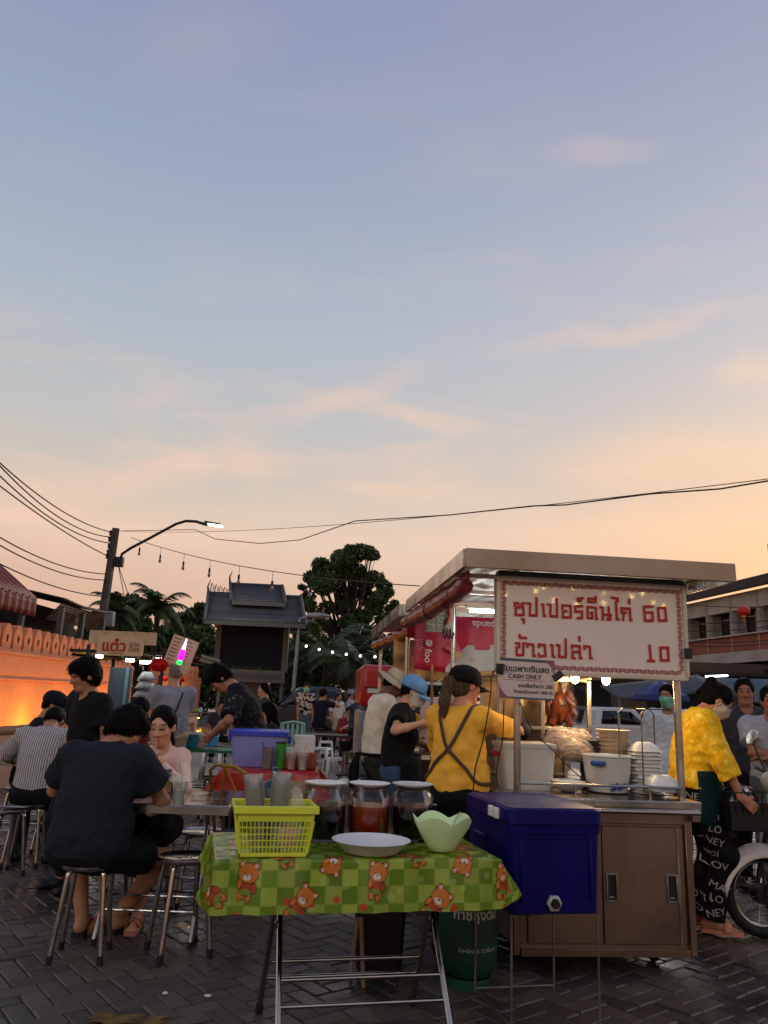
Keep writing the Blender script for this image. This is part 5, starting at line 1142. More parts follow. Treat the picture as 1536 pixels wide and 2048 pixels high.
def city_wall(x0, y0, x1, y1, label, htop=2.02, mh=.42, pitch=.47):
    d = Vector((x1-x0, y1-y0, 0)); L_ = d.length; t = thing('battlement_wall', (x0, y0, 0), math.atan2(d.y, d.x), label, 'wall'); t['kind'] = 'thing'
    MB().box((L_/2, .2, htop/2), (L_, .4, htop)).build('wall_body', terra, t)
    for z, dz in ((htop-.08, .05), (htop-.55, .035)): MB().box((L_/2, -.012, z), (L_, .03, dz)).build('string_course', terra, t)
    mo = [(-.18, 0), (.18, 0), (.18, mh*.66), (.06, mh*1.04), (-.06, mh*1.04), (-.18, mh*.66)]
    m = MB(); m.prism([(x, .02, z) for x, z in mo], (0, .34, 0)); me = m.mesh('merlon', terra); sl_ = MB().box((0, .014, mh*.42), (.026, .02, .13)).box((0, .013, mh*.45), (.055, .018, .03)).mesh('arrow_slit', M('slit_dark', (70, 44, 34), .9))
    for i in range(int(L_/pitch)):
        o = from_mesh('merlon', me, t); o.location = (pitch*(i+.5), 0, htop+.001); s_ = from_mesh('arrow_slit', sl_, o)
    return t
W1a, W1b = at(-60, 1300, 13.2), at(222, 1310, 22.5)
wl1 = city_wall(W1a.x+.25, 12.0, W1a.x-.1, 22.5, 'peach brick wall with pointed battlements glowing orange on the left')
wl2 = city_wall(at(318, 1350, 28.5).x, 28.5, at(402, 1360, 34).x, 34, 'far piece of battlement wall lit orange behind the bald man', htop=1.95)
lampb = M('orange_flood', (255, 170, 60), emit=(255, 150, 40), es=25)
def flood(p, e, lab):
    t = thing('flood_light', p, 0, lab, 'lamp', 'orange floodlights at the wall foot'); MB().box((0, 0, .05), (.16, .12, .08)).build('housing', blackp, t, bevel=.01); MB().box((-.01, 0, .0935), (.13, .10, .004)).build('lens', lampb, t)
    l = bpy.data.lights.new('flood', 'POINT'); l.energy = e; l.color = (1, .45, .05); l.shadow_soft_size = .08; o = bpy.data.objects.new('flood', l); COL.objects.link(o); o.parent = t; o.location = (0, 0, .16)
wx = W1a.x+.25
nm_ = ['first', 'second', 'third', 'fourth', 'fifth', 'sixth', 'seventh']
for i, y in enumerate((13.6, 15.2, 16.8, 18.4, 20.0, 21.6)): flood((wx+.42-.06*i, y, .45), 48, nm_[i]+' orange floodlight from the left along the wall foot')
flood((at(385, 1400, 30.5).x+.25, 30.6, .3), 90, 'orange floodlight at the foot of the far wall piece'); flood((at(330, 1400, 28.6).x+.3, 28.6, .3), 60, 'orange floodlight at the near end of the far wall piece')
# planter ledge before the wall
a = at(0, 1432, 12.0); pl_ = thing('planter', (a.x+.1, 11.6, 0), R(90), 'long peach planter ledge with brown coping below the battlement wall', 'planter'); peach = M('peach_render', (206, 158, 132), .8, var=.1, vs=1.5)
MB().box((5.2, -.2+.0, .36), (12, .5, .72)).build('planter_wall', peach, pl_); MB().box((5.2, -.2, .745), (12.06, .56, .05)).build('coping', M('brown_coping', (120, 82, 50), .7), pl_, bevel=.008)
# ---- houses behind the wall
dkw = M('dark_timber', (38, 32, 29), .8, var=.4, vs=2); rust = bpy.data.materials.new('rust_awning'); rust.use_nodes = True; _t, _b = nodes_of(rust)
_tc = N(_t, 'ShaderNodeTexCoord'); _sp = N(_t, 'ShaderNodeSeparateXYZ'); _t.links.new(_tc.outputs['Object'], _sp.inputs[0])
_st = math_(_t, 'GREATER_THAN', math_(_t, 'FRACT', math_(_t, 'MULTIPLY', _sp.outputs[0], 2.8)), .5); _t.links.new(mix_(_t, _st, lin((140, 62, 46)), lin((112, 46, 36))), _b.inputs['Base Color']); _b.inputs['Roughness'].default_value = .6
hs_ = thing('shop_house', (-8.9, 19.5, 0), R(-90), 'dark old house behind the wall with a rust red striped awning', 'house')
ez = at(77, 1198, 19.8).z; eh = ez+1.55
MB().box((1.0, -3.6, ez/2-.1), (10, 4.0, ez-.2)).build('wall', dkw, hs_)
aw = MB(); aw.grid(lambda a, b: (-.3+6.6*a, .1-2.6*b, ez+(eh-ez)*1.3*b+.035*math.sin(a*6.6*2*math.pi*2.8)), 240, 6); aw.build('awning', rust, hs_, thick=.02)
av = MB(); av.grid(lambda a, b: (-.3+6.6*a, .1+.03*math.sin(a*6.6*2*math.pi*2.8), ez-.42*b-.05*abs(math.sin(a*6.6*math.pi*2.8))*b), 240, 3); av.build('valance', rust, hs_, thick=.015)
for x in (.2, 2.4, 4.6): MB().box((x, .0, ez/2-.2), (.12, .12, ez-.4)).build('post', M('grey_post', (84, 80, 76), .7), hs_)
for x in (-.6, 1.4, 3.4):
    f = MB().box((x, -1.57, 2.3), (1.0, .05, 1.4)).build('window', M('window_dark', (12, 13, 16), .3), hs_); MB().box((x, -1.535, 2.3), (.05, .03, 1.38)).build('mullion', dkw, f)
p_ = at(196, 1300, 24); h2 = thing('timber_house', (p_.x-.1, 22.6, 0), R(-90), 'low dark timber house with sagging tin roof beside the utility pole', 'house')
r2z = 3.66; rz_ = 4.2
MB().box((.1, -2.6, r2z/2-.05), (3.4, 3.6, r2z-.1)).build('wall', dkw, h2)
rf = MB(); rf.grid(lambda a, b: (-1.75+3.7*a, .25-3.6*b, r2z+(rz_-r2z)*1.25*b-.07*math.sin(math.pi*a)+.02*math.sin(a*170)), 120, 4); rf.build('roof', M('tin_roof', (62, 54, 50), .6, .4, var=.4, vs=2), h2, thick=.03)
bl = MB()
for k in range(9): bl.bar((-1.6, .1-.04*k, r2z-.12-.05*k), (1.8, .1-.04*k, r2z-.12-.05*k), .03, .05)
bl.build('rolled_blind', M('bamboo_blind', (86, 66, 50), .8, var=.4), h2)
for x in (-1.5, .2, 1.7): MB().box((x, .1, r2z/2-.1), (.14, .14, r2z-.2)).build('post', M('grey_post', (84, 80, 76), .7), h2)
# ---- utility pole with street lamp
pY = 26; pb_ = at(206, 1300, pY); ptp = at(232, 1057, pY); conc = M('weathered_concrete', (74, 66, 62), .85, var=.35, vs=3, bump=.3, bs=12)
pole = thing('utility_pole', (pb_.x-.25, pY, 0), 0, 'leaning dark concrete utility pole carrying wires and a curved street lamp arm', 'utility pole')
L0 = pole.location; top_ = ptp-L0
m = MB(); m.tube([(0, 0, 0), top_*.5, top_], [.19, .16, .13], 8); m.build('shaft', conc, pole)
ar = [at(240, 1120, pY), at(244, 1108, pY), at(262, 1096, pY), at(300, 1076, pY), at(352, 1048, pY), at(372, 1042, pY), at(392, 1043, pY), at(415, 1050, pY)]
m = MB(); m.tube([p-L0 for p in ar], .05, 8); m.build('lamp_arm', darkmetal, pole); MB().box(at(238, 1124, pY)-L0, (.3, .2, .34)).build('arm_bracket', darkmetal, pole, bevel=.02)
hd = at(432, 1051, pY)-L0; m = MB(); m.box(hd+Vector((-.1, 0, .06)), (.62, .26, .08), (0, R(8), 0)); lh = m.build('lamp_head', greyp, pole, bevel=.03)
m = MB(); m.box(hd+Vector((-.02, 0, .005)), (.46, .2, .03), (0, R(8), 0)); m.build('led_panel', M('led_white', (255, 255, 255), emit=(235, 255, 240), es=40), lh)
l = bpy.data.lights.new('street_light', 'SPOT'); l.energy = 300; l.spot_size = R(140); l.color = (.9, 1, .95); l.shadow_soft_size = .15; o = bpy.data.objects.new('street_light', l); COL.objects.link(o); o.parent = pole; o.location = hd+Vector((0, 0, -.08))
for k, (u, v) in enumerate(((222, 1066), (220, 1078), (219, 1092), (217, 1104), (215, 1112))):
    m = MB(); c = at(u, v, pY)-L0; m.lathe([(.03, -.1), (.07, -.06), (.05, -.02), (.08, .03), (.04, .09), (0, .1)], 8, c); m.build('insulator', M('insulator', (54, 46, 44), .4), pole)
m = MB(); c = at(219, 1238, pY)-L0; m.box(c, (.3, .25, .5)); m.build('junction_box', greyp, pole, bevel=.02)
# overhead wires
wire_m = M('wire', (52, 46, 46), .6)
def overhead(label, pts, r, group='overhead wires by the pole'):
    m = MB(); m.tube(pts, r, 5); return tag(m.build('overhead_wire', wire_m), label, 'wire', group)
for k, (u0, v0, Y0, u1, v1, s_) in enumerate(((0, 926, 17, 221, 1064, .25), (0, 932, 17, 219, 1074, .35), (0, 952, 17, 218, 1086, .3), (0, 972, 17, 217, 1113, .1), (0, 1075, 18, 213, 1148, .2), (0, 1091, 18, 211, 1160, .2), (0, 1128, 18, 208, 1193, .15))):
    a, b = at(u0, v0, Y0), at(u1, v1, pY); e = a+(a-b)*.4; overhead(['highest', 'second highest', 'third highest', 'fourth highest', 'fifth highest', 'second lowest', 'lowest'][k]+' wire running from the pole to the left picture edge', [e]+sag(a, b, s_), .018)
for k, (u, v) in enumerate(((262, 1205), (250, 1200))): overhead(['outer', 'inner'][k]+' guy wire slanting down from the pole', [at(236, 1128, pY), at(u, v, pY)], .014)
a = at(240, 1062, pY); 
mid = [at(240, 1062, pY), at(390, 1059, 24), at(430, 1078, 22), at(520, 1087, 20), at(600, 1080, 18), at(710, 1042, 15), at(900, 1030, 12.5), at(1065, 1012, 11), at(1130, 1010, 10.5), at(1300, 988, 9.6), at(1440, 978, 9), at(1536, 962, 8.6), at(1700, 940, 8)]
tg_ = overhead('long sagging wire crossing the sky from pole to right edge', mid, .011, None)
a, b = at(240, 1062, pY), at(1536, 958, 8.6); overhead('thin straight wire crossing the sky above the sagging one', sag(a, b, .25, 30), .006, None)
# string of bare bulbs
bulbg = M('bulb_glass', (120, 112, 108), .2, var=.1)
def festoon(label, p0, p1, s_, n, gid, fr=(0, 1), lit=False, r=.010):
    pts = sag(p0, p1, s_, 40); m = MB(); m.tube(pts, r, 5); t = thing('string_lights', pts[0], 0, label, 'string lights'); o = m.build('cable', wire_m, t); o.location = -pts[0]
    for i in range(n):
        f = fr[0]+(fr[1]-fr[0])*(i+.5)/n; k = f*40; j = min(int(k), 39); c = pts[j].lerp(pts[j+1], k-j)-pts[0]
        q = MB(); q.tube([c, c-Vector((0, 0, .22))], .006, 5); q.lathe([(.025, -.34), (.03, -.30), (.025, -.22), (0, -.22)], 8, c); sk_ = q.build('socket', blackp, t); q = MB(); q.lathe([(0, -.47), (.035, -.44), (.042, -.40), (.022, -.34)], 8, c); q.build('bulb', bulbg, sk_)
festoon('string of unlit bare bulbs sagging from the pole past the roofed screen', at(262, 1075, 24), at(840, 1172, 14), .25, 7, 0, (.0, .80))
litb = M('lit_bulb', (255, 245, 220), emit=(255, 240, 215), es=6)
t = thing('string_lights', at(600, 1285, 27), 0, 'string of tiny lit bulbs in front of the dark palm', 'string lights'); P_ = sag(at(600, 1285, 27), at(765, 1310, 25), .1, 24); m = MB(); m.tube(P_, .012, 5); o = m.build('cable', wire_m, t); o.location = -P_[0]
for i in range(6): q = MB(); q.ball(P_[2+i*4]-P_[0]-Vector((0, 0, .06)), .04, 8, 6); q.build('bulb', litb, t)
# ---- LED screen under a Thai gable roof
SYd = 30; sroot = at(500, 1386, SYd); scr = thing('roofed_screen', (sroot.x, SYd, 0), R(3), 'big dark LED screen on posts under a grey two-tier Thai tiled roof', 'LED screen')
S_ = lambda u, v, y=0: lp(scr, u, v, y)
gs = M('screen_grey', (72, 72, 74), .6, var=.08); tile = bpy.data.materials.new('roof_tile'); tile.use_nodes = True; _t, _b = nodes_of(tile)
_tc = N(_t, 'ShaderNodeTexCoord'); _bk = N(_t, 'ShaderNodeTexBrick'); _mp = N(_t, 'ShaderNodeMapping'); _mp.inputs['Rotation'].default_value = (R(60), 0, 0); _t.links.new(_tc.outputs['Object'], _mp.inputs[0]); _t.links.new(_mp.outputs[0], _bk.inputs['Vector'])
for n_, v_ in (('Color1', (*lin((62, 58, 62)), 1)), ('Color2', (*lin((52, 49, 53)), 1)), ('Mortar', (*lin((36, 34, 38)), 1))): _bk.inputs[n_].default_value = v_
_bk.inputs['Scale'].default_value = 4.5; _bk.inputs['Mortar Size'].default_value = .03; _bk.inputs['Row Height'].default_value = .5; _t.links.new(_bk.outputs[0], _b.inputs['Base Color']); _b.inputs['Roughness'].default_value = .6
a, b = S_(441, 1245), S_(566, 1336); MB().box(((a.x+b.x)/2, .25, (a.z+b.z)/2), (b.x-a.x, .4, a.z-b.z)).build('panel', M('led_off', (22, 26, 38), .6, var=.05, spec=.1), scr)
for u in (436, 571): p0, p1 = S_(u, 1240), S_(u-1, 1345); MB().box(((p0.x+p1.x)/2, .3, (p0.z+p1.z)/2), (.20, .62, p0.z-p1.z)).build('side_column', gs, scr)
a, b = S_(432, 1338, -.1), S_(568, 1360, -.1); band = MB().box(((a.x+b.x)/2, .05, (a.z+b.z)/2-.05), (b.x-a.x, .3, .46)).build('name_band', gs, scr)
lettering('เทศบาลเมืองแพร่', ((a.x+b.x)/2+.25, -.105, (a.z+b.z)/2-.06), .27, M('band_letters', (46, 44, 44), .5), band, bold=.006, depth=.004); m = MB(); m.lathe([(0, 0), (.17, 0), (.17, .02), (0, .02)], 20, T=Matrix.Translation((a.x+.38, -.10, (a.z+b.z)/2-.03)) @ Matrix.Rotation(R(90), 4, 'X')); m.build('seal', M('gold_seal', (170, 120, 60), .5), band)
for u in (438, 563): p0 = S_(u, 1362); MB().box((p0.x, .2, p0.z/2), (.12, .12, p0.z)).build('leg', gs, scr)
for u in (505,): p0 = S_(u, 1362); MB().box((p0.x, .5, p0.z/2), (.7, .5, p0.z)).build('pedestal', M('pedestal_dark', (60, 58, 58), .7), scr)
def gable(u0, u1, v_e, v_r, ru0, ru1, dep, nm, yo):
    e0, e1, r0, r1 = S_(u0, v_e, -dep), S_(u1, v_e+3, -dep), S_(ru0, v_r, 0), S_(ru1, v_r+8, 0)
    for sg, lab in ((-1, nm), (1, nm)):
        m = MB(); m.grid(lambda a, b: Vector((e0.x+(e1.x-e0.x)*a, 0, 0)).lerp(Vector((r0.x+(r1.x-r0.x)*a, 0, 0)), b)+Vector((0, .25+sg*dep*(1-b), e0.z+(r0.z-e0.z)*b**1.15)), 4, 6); m.build(lab, tile, scr, thick=.09)
    for x, xr in ((e0.x, r0.x), (e1.x, r1.x)):
        m = MB()
        for sg in (-1, 1): m.tube([(x, .25+sg*(dep+.02), e0.z-.02), (x*.5+xr*.5, .25+sg*dep*.5, e0.z+(r0.z-e0.z)*.45+.03), (xr, .25, r0.z+.06)], .07, 6)
        m.build('barge_board', gs, scr)
    m = MB(); m.tube([(r0.x, .25, r0.z+.02), (r1.x, .25, r0.z+.02)], .07, 6); m.build('ridge', tile, scr); m = MB(); m.box(((e0.x+e1.x)/2, .25-dep, e0.z-.08), (e1.x-e0.x, .06, .16)); m.build('eave_board', gs, scr)
    return r0, r1
r0, r1 = gable(408, 612, 1238, 1185, 415, 600, 1.4, 'lower_roof', 0); m = MB(); m.box(((r0.x+r1.x)/2, .25, r0.z-.55), (r1.x-r0.x-.6, .3, 1.1)); m.build('gable_core', M('pedestal_dark', (60, 58, 58), .7), scr)
r2, r3 = gable(462, 571, 1199, 1167, 459, 563, .85, 'upper_roof', 0)
for r_, h_ in ((r0, .55), (r2, .55)):
    m = MB(); m.tube([(r_.x, .25, r_.z), (r_.x-.05, .25, r_.z+h_*.5), (r_.x+.04, .25, r_.z+h_)], [.06, .035, .01], 6); m.build('finial', gs, scr)
m = MB()
for k in range(7): m.tube([(r0.x+.05+.17*k, .25, r0.z+.05), (r0.x+.1+.17*k, .25, r0.z+.42-.05*k), (r0.x+.2+.17*k, .25, r0.z+.25-.035*k), (r0.x+.14+.17*k, .25, r0.z+.12)], .022, 5)
m.build('ridge_lace', gs, scr)
# lamp post right of the screen
p_ = at(585, 1380, 29); t = thing('lamp_post', (p_.x, 29, 0), 0, 'slim grey lamp post standing right of the roofed screen', 'lamp post'); q_ = at(596, 1270, 29)-Vector((p_.x, 29, 0)); m = MB(); m.tube([(0, 0, 0), q_], [.08, .06], 8); m.build('post', greyp, t); q2 = at(618, 1232, 29)-Vector((p_.x, 29, 0)); m = MB(); m.tube([q_, q_.lerp(q2, .5)+Vector((-.15, 0, .25)), q2], .04, 6); m.build('arm', greyp, t); m = MB(); m.ball(q2+Vector((.35, 0, .02)), (.45, .2, .12)); m.build('lamp_head', greyp, t)
# ================================================================== TREES
def leafmat(n, c): return M(n, c, .6, var=.5, vs=1.2, spec=.3, detail=3)
lf1 = leafmat('leaf_dark', (66, 86, 46)); lf2 = leafmat('leaf_mid', (74, 94, 46)); lf3 = leafmat('leaf_palm', (66, 84, 50)); bark = M('bark', (58, 46, 38), .9, var=.4, bump=.4, bs=8)
def leaves(mb_clumps, n, size, seed):
    rg = np.random.default_rng(seed); tot = sum(c[3]**2 for c in mb_clumps); V_ = []; 
    for (x, y, z, r) in mb_clumps:
        k = max(20, int(n*r*r/tot)); d = rg.normal(size=(k, 3)); d /= np.linalg.norm(d, axis=1)[:, None]; rad = r*(.45+.6*rg.random(k)**.6); c = np.array((x, y, z))+d*rad[:, None]*np.array((1, 1, .75))
        a = rg.normal(size=(k, 3)); a[:, 2] -= .3; a /= np.linalg.norm(a, axis=1)[:, None]; b = np.cross(a, rg.normal(size=(k, 3))); b /= np.linalg.norm(b, axis=1)[:, None]; s_ = size*(.6+.8*rg.random(k))[:, None]
        V_.append(np.stack([c-a*s_, c+b*s_*.42, c+a*s_, c-b*s_*.42], 1).reshape(-1, 3))
    V_ = np.concatenate(V_); return V_, np.arange(len(V_)).reshape(-1, 4)
def tree(label, base, clumps, n, size, mat, seed, trunk_r=.25, group=None, fork=.4, name='tree'):
    t = thing(name, base, 0, label, 'tree', group); V_, F_ = leaves(clumps, n, size, seed); from_mesh('crown', np_mesh('crown', V_, F_, mat, smooth=False), t)
    rg = random.Random(seed); top = max(c[2] for c in clumps); f = Vector((0, 0, top*fork)); m = MB(); m.tube([(0, 0, 0), f*.5+Vector((.1, 0, 0)), f], [trunk_r, trunk_r*.85, trunk_r*.7], 8)
    for (x, y, z, r) in clumps:
        c = Vector((x, y, z)); mid_ = f.lerp(c, .5)+Vector((rg.uniform(-.2, .2), rg.uniform(-.2, .2), .25)); m.tube([f*.92, mid_, c], [trunk_r*.35, trunk_r*.22, trunk_r*.08], 5)
        for q in range(3): m.tube([mid_, c+Vector((rg.uniform(-.6, .6)*r, rg.uniform(-.6, .6)*r, rg.uniform(.0, .7)*r))], [trunk_r*.14, trunk_r*.04], 4)
    m.build('trunk', bark, t); return t
Yt = 46; tb_ = at(690, 1390, Yt); B0 = Vector((tb_.x, Yt, 0)); cl = []
for (u, v, r) in ((640, 1125, 22), (680, 1112, 22), (720, 1112, 24), (745, 1118, 16), (622, 1150, 20), (662, 1145, 26), (705, 1145, 28), (748, 1150, 24), (768, 1170, 18), (612, 1185, 16), (650, 1180, 22), (690, 1185, 24), (735, 1190, 22), (775, 1190, 14), (618, 1215, 18), (655, 1215, 18), (750, 1218, 20), (780, 1215, 12), (635, 1240, 18), (730, 1240, 18), (765, 1245, 16), (690, 1130, 26), (670, 1165, 24), (720, 1170, 26), (635, 1165, 22), (760, 1200, 20), (690, 1215, 22), (715, 1225, 20), (605, 1205, 14), (625, 1262, 20), (660, 1250, 20), (700, 1250, 22), (745, 1262, 20), (780, 1235, 14), (790, 1205, 10), (600, 1168, 10), (700, 1100, 14), (740, 1103, 10)):
    p = at(u, v, Yt)-B0; cl.append((p.x, random.uniform(-1.8, 1.8), p.z, r*Yt/1600))
tree('tall dark broad-leaved tree rising against the sky right of the screen', B0, cl, 22000, .115, lf1, 3, .3, None, .34)
def bushes(label, spec, Y, n, size, mat, seed, group='dark trees behind the plaza'):
    b = at(sum(s[0] for s in spec)/len(spec), 1388, Y); B_ = Vector((b.x, Y, 0)); cl = []
    for (u, v, r) in spec: p = at(u, v, Y)-B_; cl.append((p.x, random.uniform(-1, 1), max(p.z, .6), r*Y/1600))
    return tree(label, B_, cl, n, size, mat, seed, .2, group, .35)
bushes('dark leafy tree behind the utility pole', [(240, 1205, 18), (262, 1200, 18), (285, 1215, 22), (250, 1235, 26), (285, 1250, 28), (235, 1265, 26), (270, 1290, 30), (310, 1285, 28), (240, 1310, 28)], 40, 5200, .17, lf1, 11)
bushes('dark leafy tree between the stall sign and the screen', [(330, 1225, 20), (360, 1240, 24), (385, 1228, 22), (400, 1215, 14), (345, 1270, 28), (385, 1275, 30), (330, 1310, 28), (370, 1320, 30), (410, 1310, 26), (400, 1260, 24)], 42, 6200, .17, lf2, 12)
bushes('low dense tree directly behind the screen posts', [(425, 1330, 26), (450, 1345, 28), (490, 1350, 28), (530, 1345, 28), (570, 1335, 30), (590, 1300, 26), (600, 1260, 24), (595, 1350, 30), (420, 1290, 24)], 38, 4600, .16, lf1, 13)
bushes('dark undergrowth tree right of the lamp post below the tall tree', [(620, 1290, 28), (655, 1300, 30), (690, 1305, 32), (725, 1300, 30), (755, 1290, 28), (630, 1340, 30), (670, 1345, 30), (710, 1345, 30), (745, 1335, 30), (775, 1310, 26), (790, 1340, 26), (790, 1280, 18)], 40, 6500, .17, lf1, 14)
bushes('dim tree far left between the houses and the pole', [(200, 1240, 20), (190, 1270, 24), (215, 1290, 26)], 44, 2000, .18, lf1, 15)
def palm(label, base, ht, n, fl, seed, lean=(0, 0), mat=None):
    rg = random.Random(seed); t = thing('palm_tree', base, 0, label, 'palm', 'palms among the trees'); topv = Vector((lean[0], lean[1], ht)); m = MB(); m.tube([(0, 0, 0), Vector((lean[0]*.3, 0, ht*.5)), topv], [.2, .15, .13], 8); m.build('trunk', bark, t)
    for k in range(n):
        az = k*2.4+rg.uniform(-.3, .3); el = rg.uniform(-.1, 1.25); m = MB(); pts = []; p = topv.copy(); d = Vector((math.cos(az)*math.cos(el), math.sin(az)*math.cos(el), math.sin(el))); st_ = fl/12
        for i in range(13): pts.append(p.copy()); p = p+d*st_; d = (d+Vector((0, 0, -.13-.02*i*.5))).normalized()
        m.tube(pts, [.035*(1-i/14) for i in range(13)], 4)
        for i in range(1, 13):
            for j in range(3):
                q = pts[i-1].lerp(pts[i], j/3); ax = (pts[i]-pts[i-1]).normalized(); sd_ = ax.cross(Vector((0, 0, 1))); sd_ = sd_.normalized() if sd_.length > .01 else Vector((1, 0, 0)); ll = fl*.24*math.sin(math.pi*min(1, (i+1)/14)**.7)+.08
                for sg in (-1, 1):
                    tip = q+(sd_*sg*.75+ax*.55+Vector((0, 0, -.45+rg.uniform(-.15, .1)))).normalized()*ll; w_ = ax*.035; m.add([q-w_, q+w_, tip+w_*.2, tip-w_*.2], [(0, 1, 2, 3)])
        m.build('frond', mat or lf3, t)
p = at(318, 1205, 36); palm('palm with arching fronds behind the stall sign', (p.x, 36, 0), p.z-.3, 16, 2.0, 1)
p = at(655, 1265, 36); palm('large palm with drooping fronds below the tall tree', (p.x, 36, 0), p.z-1.0, 20, 3.0, 2)
p = at(705, 1300, 33); palm('smaller palm right below the tall tree', (p.x, 33, 0), p.z-.6, 16, 2.2, 3)
p = at(232, 1215, 33); palm('palm top showing beside the utility pole', (p.x, 33, 0), p.z-.2, 13, 1.5, 4)
hd_ = MB(); hv, hf = leaves([(-20+i*.75, 47+1.2*math.sin(i*3), .7+1.0*k+.4*math.sin(i*1.7+k)**2, 1.25) for i in range(34) for k in range(4)], 16000, .24, 99)
tag(from_mesh('hedge', np_mesh('hedge', hv, hf, lf1, smooth=False)), 'dark mass of shrubs closing the plaza under the far trees', kind='stuff')
# ================================================================== RIGHT-HAND SHOPHOUSES
bd = thing('shophouse', (17.1, 27.0, 0), R(90+7.5), 'two-storey shophouse row with white bands, brick parapet and dark roof', 'building')
wht = M('aged_white_render', (182, 170, 158), .8, var=.18, vs=1.2, detail=8); bkb = M('brick_band', (150, 84, 62), .8, var=.15, vs=3); rdk = M('dark_roof', (56, 48, 46), .7, var=.2, vs=2); ina = M('dark_interior', (20, 19, 20), .8)
LB = 34.0; nb = 17; bw_ = LB/nb
MB().box((LB/2, -5.2, 3.2), (LB, 9.2, 6.4)).build('rear_wall', ina, bd)
def band(z0, z1, y, mat, nm): return MB().box((LB/2, y, (z0+z1)/2), (LB, .25, z1-z0)).build(nm, mat, bd)
band(5.85, 6.6, .0, wht, 'upper_band'); band(4.05, 4.72, .02, bkb, 'brick_parapet'); band(3.55, 4.03, .06, wht, 'lower_band'); MB().box((LB/2, .10, 4.745), (LB, .4, .06)).build('parapet_cap', wht, bd)
for i in range(nb+1): MB().box((i*bw_, .0, 5.3), (.16, .24, 1.08)).build('pier', wht, bd); 
for i in range(nb+1): MB().box((i*bw_+.25, -.42, 5.3), (.5, .58, 1.08)).build('return_wall', wht, bd)
for i in range(nb):
    w_ = MB().box((i*bw_+1.2, -.60, 5.3), (1.2, .06, 1.06)).build('window', M('shutter_dark', (44, 46, 48), .4), bd); MB().box((i*bw_+1.2, -.56, 5.3), (.06, .04, 1.04)).build('mullion', wht, w_); MB().box((i*bw_+1.2, -.56, 5.62), (1.18, .035, .05)).build('transom', wht, w_)
    MB().tube([(i*bw_+.02, .15, 6.5), (i*bw_+.02, .15, 3.6)], .035, 6).build('downpipe', wht, bd)
rf = MB(); rf.grid(lambda a, b: (LB*a-1+(2 if False else 0), .55-4.6*b, 6.62+1.7*b+.02*math.sin(b*80)), 4, 60); rf.build('roof', rdk, bd, thick=.06)
for i in range(12): MB().box((LB/2, .62-.38*i, 6.66+.14*i), (LB, .035, .05)).build('roof_lap', rdk, bd)
sg = MB().box((9, .12, 2.95), (16, .08, .5)).build('shop_fascia', M('shop_dark', (42, 40, 42), .6), bd)
SGT = Matrix.Rotation(R(90), 4, 'X') @ Matrix.Rotation(0, 4, 'Y')
lettering('ร้านอาหารตามสั่ง ข้าวมันไก่', (9.5, .17, 2.95), .42, M('shop_letters', (150, 146, 140), .5), sg, T=Matrix.Rotation(R(180), 4, 'Z') @ FACE, bold=.006, depth=.004)
for i in range(5): MB().box((3+5*i, -.5, 1.3), (3.2, .1, 2.6)).build('shutter', M('roller_shutter', (74, 72, 70), .6), bd)
p_ = at(1437, 1352, 30); t = thing('shop_tube_light', p_, R(97), 'glowing tube light under the shop fascia above the women', 'lamp'); MB().tube([(-.6, 0, 0), (.9, 0, 0)], .035, 8).build('tube', M('soft_tube', (255, 255, 250), emit=(245, 250, 255), es=6), t)
p_ = at(1533, 1080, 22); MB_ = MB().box((0, 0, 4.2), (1.2, 1.2, 8.4)); o = tag(MB_.build('brick_tower', M('brown_brick', (92, 60, 52), .8), loc=(p_.x+.92, 22, 0)), 'brown brick building corner cut by the right picture edge', 'building'); o.scale = (1, 1, p_.z/8.4)
tarpt = M('teal_tarp', (74, 96, 108), .6, var=.15, vs=1)
def awning(label, u0, v0, u1, v1, Y0, Y1, drop, mat):
    a, b = at(u0, v0, Y0), at(u1, v1, Y1); t = thing('shop_awning', a, 0, label, 'awning'); d = b-a; m = MB(); m.grid(lambda p, q: d*p+Vector((0, -1.9*q, -drop*q-.08*math.sin(math.pi*p)*q)), 12, 6); m.build('canvas', mat, t, thick=.02)
    for f in (0.02, .5, .98): m = MB(); m.tube([d*f+Vector((0, -1.85, -drop)), Vector((d.x*f, d.y*f-1.85, -a.z))], .025, 6); m.build('pole', greyp, t)
awning('sloping teal tarp awning behind the young man in the dark t-shirt', 1415, 1356, 1600, 1360, 20, 17, .55, tarpt)
awning('faded blue-grey awning further along the shophouses', 1200, 1372, 1395, 1350, 26, 23, .4, M('bluegrey_tarp', (60, 68, 76), .7))
